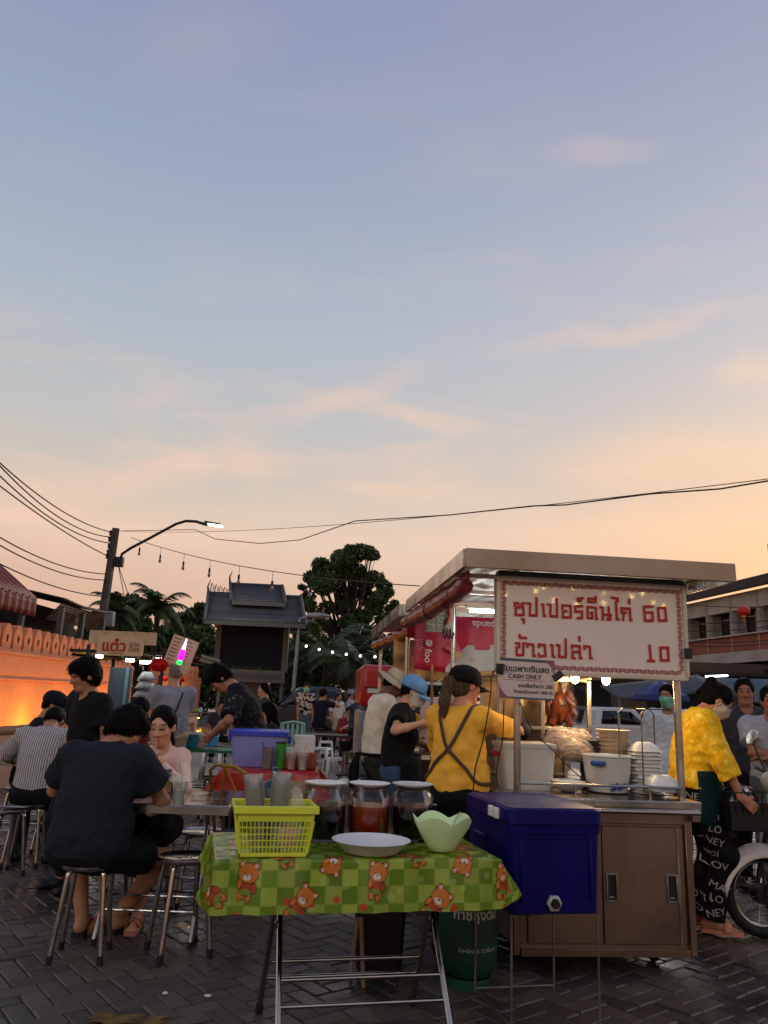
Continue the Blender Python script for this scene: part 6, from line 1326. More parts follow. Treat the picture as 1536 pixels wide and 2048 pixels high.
# ground-floor shopfronts seen under the menu board
sf = thing('shop_building', (at(1180, 1400, 33).x-1.5, 33, 0), R(-4), 'dim shop front with dark doorways behind the white pickup', 'building')
MB().box((4.5, .5, 1.7), (13, .3, 3.4)).build('wall', M('shop_wall', (92, 80, 68), .8, var=.2, vs=.8), sf)
for x, w_ in ((1.6, 1.6), (5.0, 2.2), (8.6, 2.0)): d_ = MB().box((x, .33, 1.25), (w_, .06, 2.5)).build('doorway', ina, sf); MB().box((x, .29, 2.55), (w_+.2, .08, .1)).build('lintel', wht, d_)
MB().box((4.5, -.1, 2.9), (13, 1.2, .12)).build('canopy', rdk, sf)
for u, v in ((1322, 1366),):
    c = at(u, v, 18); t = thing('market_umbrella', (c.x, 18, 0), 0, 'blue market umbrella canopy behind the masked man in white', 'umbrella'); ub = M('umbrella_blue', (44, 52, 110), .6, var=.15)
    m = MB(); m.lathe([(.64, c.z-.32), (.6, c.z-.27), (.32, c.z-.10), (0.01, c.z+.08)], 8, cap=False); m.build('canopy', ub, t, thick=.01, angle=20); m = MB(); m.lathe([(.64, c.z-.32), (.64, c.z-.42)], 8, cap=False); m.build('valance', ub, t, thick=.01, angle=20); m = MB(); m.tube([(0, 0, 0), (0, 0, c.z+.1)], .022, 8); m.build('pole', greyp, t)
# red lantern
c = at(1487, 1222, 14); t = thing('paper_lantern', c, 0, 'round red paper lantern hanging before the shophouse windows', 'lantern'); rl = M('lantern_red', (196, 34, 26), .5, var=.15)
m = MB(); m.lathe([(.03, .085), (.06, .08), (.10, .05), (.113, 0), (.10, -.05), (.06, -.08), (.03, -.085)], 32, fn=lambda i, a, r, z: (r*(1+.02*math.cos(16*a)), z)); m.build('globe', rl, t); m = MB(); m.lathe([(.035, -.085), (.035, -.11)], 12); m.lathe([(.035, .085), (.035, .10)], 12); m.build('gold_cap', M('lantern_gold', (200, 150, 60), .4, .5), t); m = MB(); m.tube([(0, 0, -.1), (.006, 0, -.24)], [.012, .016], 6); m.build('tassel', M('tassel', (150, 110, 80), .8), t)
for k, (v0, v1) in enumerate(((1208, 1212), (1245, 1238), (1262, 1250), (1283, 1278), (1292, 1284))): overhead(['topmost', 'upper', 'middle', 'lower', 'lowest'][k]+' thin wire crossing the shophouse front on the right', sag(at(1370, v0, 14.5), at(1560, v1, 13.9), .04), .008, 'wires before the shophouse')
# ================================================================== VEHICLES
def car_wheels(t, xs, w_, r_):
    for x in xs:
        for y in (-w_/2+.1, w_/2-.1):
            T_ = Matrix.Translation((x, y, r_)) @ Matrix.Rotation(R(90), 4, 'X'); m = MB(); m.lathe([(r_*.62, -.11), (r_*.95, -.11), (r_, -.07), (r_, .07), (r_*.95, .11), (r_*.62, .11)], 24, T=T_, cap=False); tw = m.build('wheel', rubber, t); m = MB(); m.lathe([(0, -.09), (r_*.63, -.10), (r_*.63, .10), (0, .09)], 16, T=T_); m.build('rim', steel, tw)
def pickup(label, loc, rz, mat, sc_, canopy=False):
    t = thing('pickup_truck', loc, rz, label, 'pickup truck', None); W2 = .88
    prof = [(-2.55, .55), (-2.5, 1.05), (-.95, 1.08), (-.85, 1.12), (.95, 1.1), (1.35, 1.06), (2.3, .98), (2.5, .85), (2.55, .5), (1.95, .42), (-1.9, .42)]
    m = MB(); m.prism([(x, -W2, z) for x, z in prof], (0, 2*W2, 0)); m.build('car_body', mat, t, bevel=.05, seg=2)
    cab = [(-.95, 1.07), (-.82, 1.68), (-.55, 1.76), (.35, 1.76), (.62, 1.70), (1.25, 1.08)]
    m = MB(); n_ = len(cab); m.prism([(x, -W2+.06+(z-1.07)*.16, z) for x, z in cab], (0, 0, 0)) if False else None
    A = [(x, -W2+.04+(z-1.07)*.2, z) for x, z in cab]; B = [(x, W2-.04-(z-1.07)*.2, z) for x, z in cab]; m.add(A+B, [tuple(range(n_-1, -1, -1)), tuple(range(n_, 2*n_))]+[(i, (i+1) % n_, n_+(i+1) % n_, n_+i) for i in range(n_)]); m.build('cab', mat, t, bevel=.05, seg=2)
    gls = M('car_glass', (14, 17, 20), .08, var=0, rv=0)
    for sg in (-1, 1):
        for win in (((-.72, 1.16), (-.62, 1.62), (-.08, 1.64), (-.08, 1.16)), ((-.0, 1.16), (-.0, 1.64), (.42, 1.62), (.95, 1.16))):
            m = MB(); pts = [(x, sg*(W2-.028-(z-1.07)*.2), z) for x, z in win]; m.add(pts, [(0, 1, 2, 3) if sg < 0 else (3, 2, 1, 0)]); m.build('side_window', gls, t, thick=.02)
        MB().box((1.0, sg*(W2+.08), 1.16), (.1, .18, .16)).build('wing_mirror', mat, t, bevel=.03); MB().box((-.45, sg*(W2+.006), .95), (.16, .03, .035)).build('door_handle', mat, t, bevel=.008); MB().box((.3, sg*(W2+.006), .95), (.16, .03, .035)).build('door_handle', mat, t, bevel=.008)
        MB().box((2.42, sg*.62, .84), (.14, .36, .16)).build('headlight', M('headlight', (190, 190, 184), .15), t, bevel=.03); MB().box((-2.53, sg*.74, .86), (.06, .16, .3)).build('tail_light', M('tail_light', (120, 20, 16), .3), t, bevel=.02)
    m = MB(); m.add([(.70, -W2+.18, 1.66), (1.26, -W2+.08, 1.12), (1.26, W2-.08, 1.12), (.70, W2-.18, 1.66)], [(0, 1, 2, 3)]); m.build('windscreen', gls, t, thick=.02)
    if canopy: MB().box((-1.72, 0, 1.4), (1.5, 1.66, .66)).build('bed_canopy', mat, t, bevel=.08, seg=2)
    car_wheels(t, (-1.55, 1.6), 1.76, .36); t.scale = (sc_,)*3; return t
p = at(1245, 1440, 24); pickup('white double-cab pickup parked beyond the cart counter', (p.x-.3, 24, 0), R(3), M('car_white', (206, 204, 202), .25, var=.03, coat=.4), .80)
p = at(650, 1400, 25); pickup('dark navy pickup with bed canopy parked under the trees', (p.x-.2, 25, 0), R(178), M('car_navy', (30, 34, 44), .3, var=.05, coat=.4), .95, True)
# red food trike
p = at(752, 1400, 11.5); t = thing('red_food_truck', (p.x, 11.5, 0), R(4), 'red rounded back of a small food truck behind the bucket hat man', 'food truck'); redp = M('truck_red', (176, 24, 22), .3, var=.08, coat=.3)
z0, z1 = at(750, 1418, 11.5).z, at(750, 1332, 11.5).z
MB().box((.12, .9, (z0+z1)/2+.02), (.72, 1.8, z1-z0)).build('hood', redp, t, bevel=.09, seg=4); MB().box((.12, .9, z0/2+.1), (.70, 1.75, z0-.25)).build('lower_body', greyp, t, bevel=.05, seg=2); MB().box((.12, -.02, z0+.30), (.60, .03, .02)).build('hatch_line', M('seam_dark', (60, 12, 12), .6), t); MB().box((-.02, -.012, z0+.26), (.22, .02, .07)).build('plate', whitep, t)
MB().box((.35, -.01, z1-.04), (.3, .03, .07)).build('yellow_sign', M('sign_yellow', (214, 160, 40), .5), t); m = MB(); m.tube([(.05, -.03, z0+.2), (-.02, -.04, z0+.1), (.04, -.035, z0+.02), (.10, -.04, z0+.12)], .008, 6); m.build('rope_loop', whitep, t); car_wheels(t, (.12,), .6, .25)
# ---- motorbike
c0 = on(1529, 1876, 0); mbk = thing('motorbike', (c0.x, c0.y, 0), R(187), 'white step-through motorbike with front basket at the right edge', 'motorbike'); RW = .262
def wheel(x):
    T_ = Matrix.Translation((x, 0, RW)) @ Matrix.Rotation(R(90), 4, 'X'); m = MB(); m.tube([(x+(RW-.034)*math.cos(R(10*i)), 0, RW+(RW-.034)*math.sin(R(10*i))) for i in range(36)], .034, 10, True); w_ = m.build('wheel', rubber, mbk); m = MB(); m.tube([(x+(RW-.068)*math.cos(R(10*i)), 0, RW+(RW-.068)*math.sin(R(10*i))) for i in range(36)], .011, 8, True); m.build('rim', steel, w_)
    m = MB()
    for i in range(18): a = R(20*i); b = a+(.5 if i % 2 else -.5); m.tube([(x+.03*math.cos(b), .03*(1 if i % 2 else -1), RW+.03*math.sin(b)), (x+(RW-.07)*math.cos(a), 0, RW+(RW-.07)*math.sin(a))], .0018, 4)
    m.build('spokes', steel, w_); m = MB(); m.lathe([(0, -.05), (.06, -.045), (.06, .045), (0, .05)], 16, T=T_); m.build('hub', darkmetal, w_)
wheel(0); wheel(-1.22)
mw = M('bike_white', (206, 198, 188), .28, var=.04, coat=.4)
m = MB(); m.grid(lambda a, b: (lambda an, w_: ((RW+.035)*math.cos(an)*1.0, (b-.5)*.17, RW+(RW+.045)*math.sin(an)-((b-.5)**2*.30)))(R(12+128*a), 0), 18, 8); m.build('front_fender', mw, mbk, thick=.006)
m = MB()
for sg in (-1, 1): m.tube([(0, sg*.06, RW), (-.13, sg*.06, .72)], .016, 8)
m.build('fork', darkmetal, mbk); m = MB(); m.tube([(-.13, 0, .60), (-.22, 0, .98)], .03, 8); m.build('steering_column', darkmetal, mbk)
m = MB(); m.grid(lambda a, b: (-.14-.10*b-.05*math.cos((a-.5)*3)*-1, (a-.5)*.46*(1-.35*abs(b-.5)), .38+.55*b), 10, 8); m.build('leg_shield', mw, mbk, thick=.03)
m = MB(); m.tube([(-.2, 0, .5), (-.5, 0, .36), (-.8, 0, .42)], [.07, .10, .12], 10); m.build('frame_cover', mw, mbk); m = MB(); m.ball((-.62, 0, .30), (.17, .12, .11)); m.build('engine', darkmetal, mbk)
m = MB(); m.ball((-.92, 0, .66), (.38, .14, .14)); m.build('tail_fairing', mw, mbk); MB().box((-.88, 0, .79), (.62, .24, .07)).build('seat', rubber, mbk, bevel=.03, seg=3)
m = MB(); m.tube([(-.24, -.33, 1.02), (-.2, -.12, 1.0), (-.2, .12, 1.0), (-.24, .33, 1.02)], .013, 8); m.build('handlebar', darkmetal, mbk); MB().ball((-.15, 0, .95), (.08, .11, .08)).build('headlamp', M('headlight', (190, 190, 184), .15), mbk)
bk = MB()
for z in (.66, .74, .82, .90): k = .8+.2*(z-.66)/.24; bk.tube([(.30*k+.0, -.17*k, z), (.30*k, .17*k, z), (.0, .17*k, z), (.0, -.17*k, z)], .005, 5, True)
for i in range(9): y = -.17+.0425*i; bk.tube([(.24, y*.8, .66), (.30, y, .90)], .004, 4); bk.tube([(.0, y*.8, .66), (.0, y, .90)], .004, 4)
for i in range(6): x = .30*i/6; bk.tube([(x*.8, -.136, .66), (x, -.17, .90)], .004, 4); bk.tube([(x*.8, .136, .66), (x, .17, .90)], .004, 4)
bk.box((.135, 0, .75), (.262, .30, .17)); bk.build('basket', blackp, mbk)
for sg in (-1, 1):
    m = MB(); m.tube([(-.22, sg*.2, 1.01), (-.2, sg*.27, 1.16), (-.2, sg*.29, 1.2)], .006, 6); st_ = m.build('mirror_stem', darkmetal, mbk); m = MB(); m.lathe([(0, -.01), (.055, -.008), (.058, 0), (.055, .006), (0, .004)], 20, T=Matrix.Translation((-.2, sg*.3, 1.23)) @ Matrix.Rotation(R(70), 4, 'Y')); m.build('mirror', chrome, st_)
bagd = thing('bag', rootm(mbk) @ Vector((.12, 0, .72)), 0, 'dark plastic bag bundled in the motorbike basket', 'bag'); crumple(MB(), (0, 0, .08), (.12, .13, .12), 31).build('bundle', M('dark_bag', (24, 25, 30), .3), bagd)
# ================================================================== SECOND STALL BEHIND THE CART
s2 = thing('food_stall', (at(800, 1395, 8.3).x+.62, 7.25, 0), R(5.5), 'second steel food stall behind the cart with red rolled blind and rusty board', 'food stall')
a, b = lzp(s2, 808, 1202, 2.25), lzp(s2, 747, 1256, 2.25); sx0_ = a.x
MB().box((sx0_+.75, 1.35, 2.232), (1.5, 2.9, .012)).build('roof', M('roof_sheet', (150, 146, 138), .4, .7), s2)
MB().box((sx0_, 1.35, 2.195), (.022, 2.9, .11)).build('fascia', steel, s2); MB().box((sx0_+.76, -.1, 2.195), (1.49, .022, .11)).build('fascia', steel, s2)
for x, y in ((sx0_+.1, .1), (sx0_+1.4, .1), (sx0_+.1, 2.6), (sx0_+1.4, 2.6)): m = MB(); m.tube([(x, y, 0), (x, y, 2.2)], .022, 10); m.build('post', steel, s2)
p0, p1 = lp(s2, 788, 1278, .6), lp(s2, 990, 1366, .6)
MB().box(((p0.x+p1.x)/2, .6, (p0.z+p1.z)/2), (p1.x-p0.x, .02, p0.z-p1.z)).build('rusty_board', M('rusty_gold', (190, 146, 84), .55, var=.75, vs=4.5, detail=9), s2)
MB().box(((p0.x+p1.x)/2, .58, p1.z-.03), (p1.x-p0.x, .03, .03)).build('board_rail', whitep, s2)
MB().box((sx0_+.75, 1.2, .45), (1.4, 2.2, .85)).build('counter_box', dullsteel, s2, bevel=.005)
m = MB(); a, b = lp(s2, 826, 1262, -.05), lp(s2, 750, 1292, 2.6); d = b-a; m.tube([a+d*(i/14)+Vector((0, 0, .012*math.sin(i*1.9))) for i in range(15)], [.06+.008*math.sin(i*2.1) for i in range(15)], 12); m.build('rolled_blind', tarp, s2)
q = MB(); q.tube([(sx0_+.5, .3, 2.1), (sx0_+1.3, .3, 2.1)], .015, 8); q.build('tube_lamp', tubem, s2)
# delivery banner hung upside down behind the cart
bn = thing('delivery_banner', (at(828, 1300, 6.9).x, 6.9, 0), R(5.5), 'pink delivery banner hung upside down between cart and second stall', 'banner'); pink = M('banner_pink', (190, 28, 58), .5, var=.12, vs=4); bgy = M('banner_white', (196, 190, 180), .5, var=.1, vs=4)
b0, b1 = lp(bn, 828, 1320, 0), lp(bn, 1130, 1240, 0); bx0, bx1 = b0.x, b1.x; bz0, bz1 = lp(bn, 940, 1342, 0).z, lp(bn, 940, 1234, 0).z
fl_ = lambda a, b: (bx0+(bx1-bx0)*a, .012*math.sin(a*30)+.02*math.sin(a*9), bz0+(bz1-bz0)*b-.02*math.sin(a*7)*(1-b))
MB().grid(fl_, 60, 8).build('vinyl', pink, bn, thick=.003)
xs = (lp(bn, 892, 1300, 0).x-bx0)/(bx1-bx0)
MB().grid(lambda a, b: Vector(fl_(xs+(1-xs)*a, .0+.48*b*(1 if a > .16 else .15+a*5)))+Vector((0, -.006, .002)), 40, 5).build('white_panel', bgy, bn)
whl = M('banner_letters', (224, 214, 208), .5)
mid_z = (bz0+bz1)/2
lettering('foodpanda', (lp(bn, 985, 1250, -.03).x, -.03, lp(bn, 985, 1250, -.03).z), .088, whl, bn, T=FACE @ Matrix.Rotation(R(180), 4, 'Z'), bold=.0012, depth=.0005)
lettering('foodpanda', (lp(bn, 856, 1330, -.03).x, -.03, lp(bn, 856, 1330, -.03).z-.02), .088, whl, bn, T=FACE @ Matrix.Rotation(R(-90), 4, 'Z'), bold=.0012, depth=.0005, align='LEFT') if False else lettering('foo', (lp(bn, 856, 1312, -.03).x, -.03, lp(bn, 856, 1312, -.03).z), .088, whl, bn, T=FACE @ Matrix.Rotation(R(-90), 4, 'Z'), bold=.0012, depth=.0005)
c = lp(bn, 858, 1286, -.03); m = MB(); m.lathe([(0, 0), (.030, 0), (.030, .002), (0, .002)], 20, T=Matrix.Translation(c) @ Matrix.Rotation(R(90), 4, 'X')); lgo = m.build('round_logo', whl, bn)
for dx, dz, r_ in ((-.010, .006, .007), (.010, -.008, .008), (.004, .016, .006)): m = MB(); m.lathe([(0, 0), (r_, 0), (r_, .001), (0, .001)], 12, T=Matrix.Translation(c+Vector((dx, -.004, dz))) @ Matrix.Rotation(R(90), 4, 'X')); m.build('logo_spot', pink, lgo)
for k in range(4): a = lp(bn, 830+2*k, 1281+6*k, -.03); b = lp(bn, 846, 1279+5*k, -.03); m = MB(); m.bar(a, b, .004, .002); m.build('stripe', whl, bn)
pr_ = [lp(bn, u, v, -.034) for u, v in ((888, 1296), (912, 1284), (926, 1302), (918, 1312), (905, 1306))]; m = MB(); m.prism(pr_, (0, .002, 0)); m.build('sleeve_print', pink, bn); pr_ = [lp(bn, u, v, -.036) for u, v in ((906, 1306), (918, 1302), (926, 1310), (920, 1318), (908, 1314))]; m = MB(); m.prism(pr_, (0, .002, 0)); m.build('hand_print', M('hand_print', (200, 160, 110), .6), bn)
pr_ = [lp(bn, u, v, -.034) for u, v in ((950, 1284), (980, 1284), (981, 1296), (978, 1300), (952, 1299), (949, 1293))]; m = MB(); m.prism(pr_, (0, .002, 0)); m.build('bag_print', pink, bn)
c = lp(bn, 943, 1319, -.034); m = MB(); m.lathe([(.016, 0), (.018, 0), (.018, .002), (.016, .002)], 20, T=Matrix.Translation(c) @ Matrix.Rotation(R(90), 4, 'X'), cap=False); m.build('ring_print', pink, bn); lettering('15', (c.x, c.y-.002, c.z), .024, pink, bn, T=FACE @ Matrix.Rotation(R(180), 4, 'Z'), depth=.0004)
# stack of pale foam boxes and fan behind
fb = MB().box((0, 0, .012), (.16, .14, .020)).mesh('foam_box', M('foam_pink', (214, 178, 170), .7)); p = at(858, 1460, 7.0)
for i in range(20):
    o = from_mesh('foam_box', fb); o.location = (p.x+random.uniform(-.004, .004), 7.0, .98+.0225*i); tag(o, 'pale pink foam box in the tall stack behind the thin pipe', 'box', 'foam boxes stacked on the second stall')
t = thing('stall_shelf', (p.x-.0, 7.05, 0), R(5.5), 'steel side table under the pale foam boxes', 'table'); MB().box((0, .0, .962), (.5, .5, .03)).build('table_top', steel, t)
for x in (-.22, .22):
    for y in (-.22, .22): m = MB(); m.tube([(x, y, 0), (x, y, .95)], .012, 8); m.build('leg', steel, t)
c = at(810, 1400, 7.6); t = thing('standing_fan', (c.x, 7.6, 0), R(-40), 'white electric fan half hidden behind the woman in the blue cap', 'fan'); m = MB(); m.tube([(0, 0, 0), (0, 0, c.z)], .014, 8); m.lathe([(0, 0), (.16, 0), (.16, .02), (0, .03)], 16); m.build('stand', whitep, t)
m = MB()
for r_ in (.05, .1, .15, .19): m.tube([(r_*math.cos(R(12*i)), -.08-.02*(1-r_/.2), c.z+r_*math.sin(R(12*i))) for i in range(30)], .003 if r_ < .19 else .008, 5, True)
for i in range(16): a = R(22.5*i); m.tube([(0, -.10, c.z), (.19*math.cos(a), -.08, c.z+.19*math.sin(a))], .002, 4)
m.build('grille', whitep, t)
for k in range(3): m = MB(); a = R(120*k); m.grid(lambda p, q: (Vector((math.cos(a+q*.9-.4), 0, math.sin(a+q*.9-.4)))*(.03+.13*p)+Vector((0, -.06+.03*q, c.z))), 4, 4); m.build('blade', M('fan_blue', (150, 170, 190), .4), t, thick=.003)
# ================================================================== LEFT STALL
LS = thing('dessert_stall', (at(245, 1390, 12.5).x, 12.5, 0), R(2), 'drinks stall with brown sign, slatted roof and bright tube lights on the left', 'food stall')
z_ = lambda u, v, y=0: lp(LS, u, v, y)
a, b = z_(185, 1330), z_(352, 1330)
for x in (z_(222, 1400).x-.45, z_(305, 1400).x+.1):
    for y in (0, 1.4): m = MB(); m.tube([(x, y, 0), (x, y, 2.05)], .03, 8); m.build('post', darkmetal, LS)
zr_ = z_(250, 1312).z
MB().box((.1, 1.05, zr_+.06), (2.1, 1.9, .05)).build('roof', darkmetal, LS)
for i in range(9): MB().box((-.9+.25*i, 1.05, zr_+.0), (.05, 1.8, .05)).build('slat', wood, LS)
p0, p1 = z_(221, 1334, .9), z_(258, 1405, .9); MB().box(((p0.x+p1.x)/2, .9, (p0.z+p1.z)/2-.2), (p1.x-p0.x, .02, p0.z-p1.z+.4)).build('side_cloth', M('slate_cloth', (46, 56, 66), .8), LS); p0, p1 = z_(256, 1335, .85), z_(264, 1405, .85); MB().box((p0.x, .85, (p0.z+p1.z)/2-.2), (.05, .03, p0.z-p1.z+.4)).build('cloth_edge', M('pale_blue_frame', (70, 92, 106), .6), LS)
MB().box((.1, .3, .45), (1.9, .6, .9)).build('counter_box', M('stall_red', (120, 30, 28), .6), LS)
lt = M('stall_tube', (255, 255, 255), emit=(235, 255, 250), es=16)
for k, (u0, u1, v) in enumerate(((192, 205, 1312), (252, 268, 1320), (280, 304, 1324), (312, 330, 1318))):
    p0, p1 = z_(u0, v, .2), z_(u1, v+1, .2); m = MB(); m.tube([p0, p1], .025, 8); m.build('tube_lamp', lt, LS)
l = bpy.data.lights.new('stall_light', 'AREA'); l.energy = 14; l.size = 1.2; l.color = (.9, 1, .97); o = bpy.data.objects.new('stall_light', l); COL.objects.link(o); o.parent = LS; o.location = (.1, .5, zr_-.12)
bsg = thing('stall_sign', rootm(LS) @ z_(244, 1310, -.12), R(2), 'tan shop sign with red Thai lettering above the left stall', 'sign'); tan = M('tan_sign', (196, 168, 132), .6, var=.08, vs=5); off = z_(244, 1310, -.12)
p0, p1 = z_(176, 1289, -.12)-off, z_(313, 1268, -.12)-off; MB().box(((p0.x+p1.x)/2, .02, .27), (p1.x-p0.x, .03, .20)).build('back_panel', tan, bsg); m = MB(); q0, q1 = z_(193, 1308, -.14)-off, z_(289, 1275, -.14)-off; m.prism(roundrect(q0.x, -.015, q1.x, .265, .05, -.03), (0, .03, 0)); m.build('front_panel', M('tan_sign_front', (206, 176, 138), .6, var=.04), bsg, bevel=.004)
cx_ = (q0.x+q1.x)/2
lettering('แต๋ว', (cx_-.10, -.034, .125), .23, M('sign_red', (180, 30, 34), .5), bsg, bold=.008, depth=.001); lettering('รวม', (cx_+.22, -.034, .17), .10, M('sign_brown', (120, 92, 66), .6), bsg, bold=.002, depth=.001); lettering('มิตร', (cx_+.22, -.034, .09), .10, _mats['sign_brown'], bsg, bold=.002, depth=.001); lettering('สาขาเมืองแพร่', (cx_-.05, -.034, .022), .04, _mats['sign_brown'], bsg, depth=.001)
for k in range(10): m = MB(); x = p0.x+.06+random.random()*(p1.x-p0.x-.12); m.bar((x, .003, .335+random.uniform(-.02, .02)), (x+random.uniform(-.05, .05), .003, .35+random.uniform(-.02, .02)), .012, .004); m.build('doodle', _mats['sign_brown'], bsg)
# tilted menu board, pompom, LED ice-cream
c = z_(357, 1318, -.3); mb_ = thing('tilted_menu', rootm(LS) @ c, R(2), 'tilted tan menu panel above the bald man', 'menu board'); mb_.rotation_euler = (0, R(17), R(2)); m = MB(); m.box((0, 0, .08), (.42, .02, .52)); m.build('panel', tan, mb_)
for i in range(7): 
    for x, w_ in ((-.12, .12), (.07, .14)): MB().box((x, -.012, .29-.055*i), (w_*random.uniform(.6, 1), .003, .016)).build('menu_line', _mats['sign_brown'], mb_)
for i in range(6): MB().box((-.08+.03*i, -.012, -.125), (.012, .003, .07), (0, R(20), 0)).build('doodle', M('sign_dark', (40, 34, 32), .6), mb_)
c = z_(361, 1318, -.5); ne = thing('neon_lolly', rootm(LS) @ c, R(2), 'LED ice-cream light in white, magenta and green on the menu panel', 'neon light'); ne.rotation_euler = (0, R(12), 0)
for (pf, col, nm) in (([(.0, .33), (.012, .30), (.02, .22), (.032, .15)], (235, 235, 255), 'white_tip'), ([(.034, .15), (.045, .08), (.045, .0), (.035, -.02)], (235, 20, 235), 'magenta_body'), ([(.034, -.024), (.045, -.05), (.035, -.085), (0, -.09)], (20, 230, 80), 'green_base')):
    m = MB(); m.lathe(pf, 12); m.build(nm, M('neon_'+nm, col, emit=col, es=2.5), ne)
c = z_(317, 1330, -.45); t = thing('pompom', rootm(LS) @ c, 0, 'fluffy red paper pompom hanging at the stall corner', 'pompom'); rp = M('pompom_red', (214, 28, 16), .7, var=.2, emit=(200, 20, 10), es=.0); hv, hf = leaves([(0, 0, 0, .12)], 900, .035, 5); from_mesh('ruffle', np_mesh('ruffle', hv, hf, rp, smooth=False), t); m = MB(); m.tube([(0, 0, .1), (0, 0, .3)], .004, 5); m.build('string', wire_m, t)
for k, (u, v, r_) in enumerate(((332, 1357, .05), (362, 1360, .045))): t = thing('pompom', rootm(LS) @ z_(u, v, .4), 0, ['small red pompom left of the bald man head', 'small red pompom right of the bald man head'][k], 'pompom'); hv, hf = leaves([(0, 0, 0, r_)], 260, .022, 7+k); from_mesh('ruffle', np_mesh('ruffle', hv, hf, rp, smooth=False), t)
# tiered paper lantern and white cloth bag
c = rootm(LS) @ z_(289, 1395, .3); t = thing('tiered_lantern', c, 0, 'grey three-tier hanging shade inside the left stall', 'lantern'); gsh = M('grey_shade', (96, 96, 98), .7)
for k in range(3): w_ = .12+.035*(2-k)*0+.03*(2-k); m = MB(); m.lathe([(w_+.03, .14*k), (w_*.62, .14*k+.125)], 4, cap=False); m.build('tier', gsh, t, thick=.006, angle=20)
c = rootm(LS) @ z_(303, 1400, -.1); t = thing('cloth_bag', c, 0, 'white cloth tied up like a cone in the left stall', 'cloth'); MB().lathe([(.06, 0), (.07, .02), (.04, .12), (.012, .21), (.018, .24), (0, .25)], 12, fn=lambda i, a, r, z: (r*(1+.18*math.cos(5*a)), z)).build('cone', whitep, t)
m = MB(); p = rootm(LS) @ z_(314, 1400, -.1); m.tube([(0, 0, -p.z), (0, 0, .38)], .022, 8); tag(m.build('pole', M('maroon_pole', (92, 34, 30), .6), loc=p), 'maroon pole at the stall corner under the red pompom', 'pole')
c = rootm(LS) @ z_(295, 1408, -.35); t = thing('sauce_bottle', c, 0, 'bottle with lime green cap on the left stall counter', 'bottle'); MB().lathe([(.035, -.12), (.038, 0), (.02, .05), (.02, .06)], 12).build('bottle_wall', M('bottle_pale', (196, 190, 170), .3), t); MB().lathe([(.034, .03), (.036, .09), (.02, .10), (0, .10)], 12).build('cap', M('lime_cap', (110, 190, 40), .4), t)
# ================================================================== MIDDLE GROUND FURNITURE
def drape(name, root, hw, hd, ov, z, mat, n=60, fl=.3, label=None, cat=None):
    m = MB()
    def f(a, b):
        X_, Y_ = (a*2-1)*(hw+ov), (b*2-1)*(hd+ov); ox_, oy_ = max(abs(X_)-hw, 0), max(abs(Y_)-hd, 0); bo = min(ox_, oy_); dr = max(ox_, oy_)
        return (math.copysign(min(abs(X_), hw)+ox_*.16+fl*bo, X_)+.012*math.sin(Y_*19)*min(ox_*8, 1), math.copysign(min(abs(Y_), hd)+oy_*.16+fl*bo, Y_)+.015*math.sin(X_*16)*min(oy_*8, 1), z-dr*.97+.25*bo)
    m.grid(f, n, n); o = m.build(name, mat, angle=70); o.location = root.location; o.rotation_euler = root.rotation_euler; return tag(o, label, cat)
p = at(535, 1538, 6.3); RZ = p.z-.005; rt_ = thing('side_table', (p.x, 6.3+.27, 0), R(4), 'small table under the red plastic cloth', 'table'); MB().box((0, 0, RZ-.02), (.74, .54, .02)).build('table_top', wood, rt_)
for sx_ in (-1, 1):
    for sy_ in (-1, 1): m = MB(); m.tube([(sx_*.32, sy_*.22, RZ-.03), (sx_*.33, sy_*.23, 0)], .012, 8); m.build('leg', chrome, rt_)
rcl = drape('red_tablecloth', rt_, .375, .275, .24, RZ-.004, M('red_vinyl_cloth', (166, 22, 18), .3, var=.12, vs=4, bump=.2, bs=10), 50, .35, 'red plastic cloth over the table with the blue tub', 'tablecloth')
RT = rootm(rt_) @ Matrix.Translation((0, 0, RZ-.74)); tubm = M('blue_tub_plastic', (158, 160, 232), .35, var=.05, trans=.25); lidb = M('blue_lid', (60, 72, 190), .35)
t = thing('storage_tub', RT @ Vector((-.12, .08, .74)), R(4), 'translucent blue storage tub with darker blue lid on the red table', 'tub'); m = MB(); tub(m, (.195, .14), (.225, .165), 0, .25, .04); m.build('tub_wall', tubm, t, angle=50); m = MB(); r_ = tub(m, (.24, .18), (.242, .182), .24, .275, .045); k = len(r_[1]); r3 = [(x*.9, y*.9, z+.008) for x, y, z in r_[1]]; m.add(list(r_[1])+r3, [(i, (i+1) % k, k+(i+1) % k, k+i) for i in range(k)]+[tuple(range(k, 2*k))]); m.build('lid', lidb, t, angle=40)
crumple(MB(), (0, 0, .06), (.16, .11, .055), 3, amp=.3).build('contents', M('tub_contents', (46, 40, 90), .6), t)
for sg in (-1, 1): MB().box((sg*.245, 0, .21), (.03, .09, .06)).build('clip', lidb, t, bevel=.008)
t = thing('green_tumbler', RT @ Vector((.07, -.12, .74)), 0, 'tall green tumbler with black lid in front of the blue tub', 'tumbler'); MB().lathe([(0, 0), (.034, 0), (.042, .19), (0, .19)], 20).build('cup_wall', M('tumbler_green', (62, 150, 58), .35), t); MB().lathe([(.044, .19), (.044, .2), (0, .205)], 20).build('lid', blackp, t)
t = thing('grey_tumbler', RT @ Vector((-.03, -.19, .74)), 0, 'square grey cup with black straw on the red table', 'tumbler'); m = MB(); tub(m, (.034, .034), (.042, .042), 0, .16, .012); m.build('cup_wall', M('taupe_plastic', (112, 100, 94), .5), t); m = MB(); m.tube([(.0, 0, .1), (-.05, 0, .2)], .004, 6); m.build('straw', blackp, t)
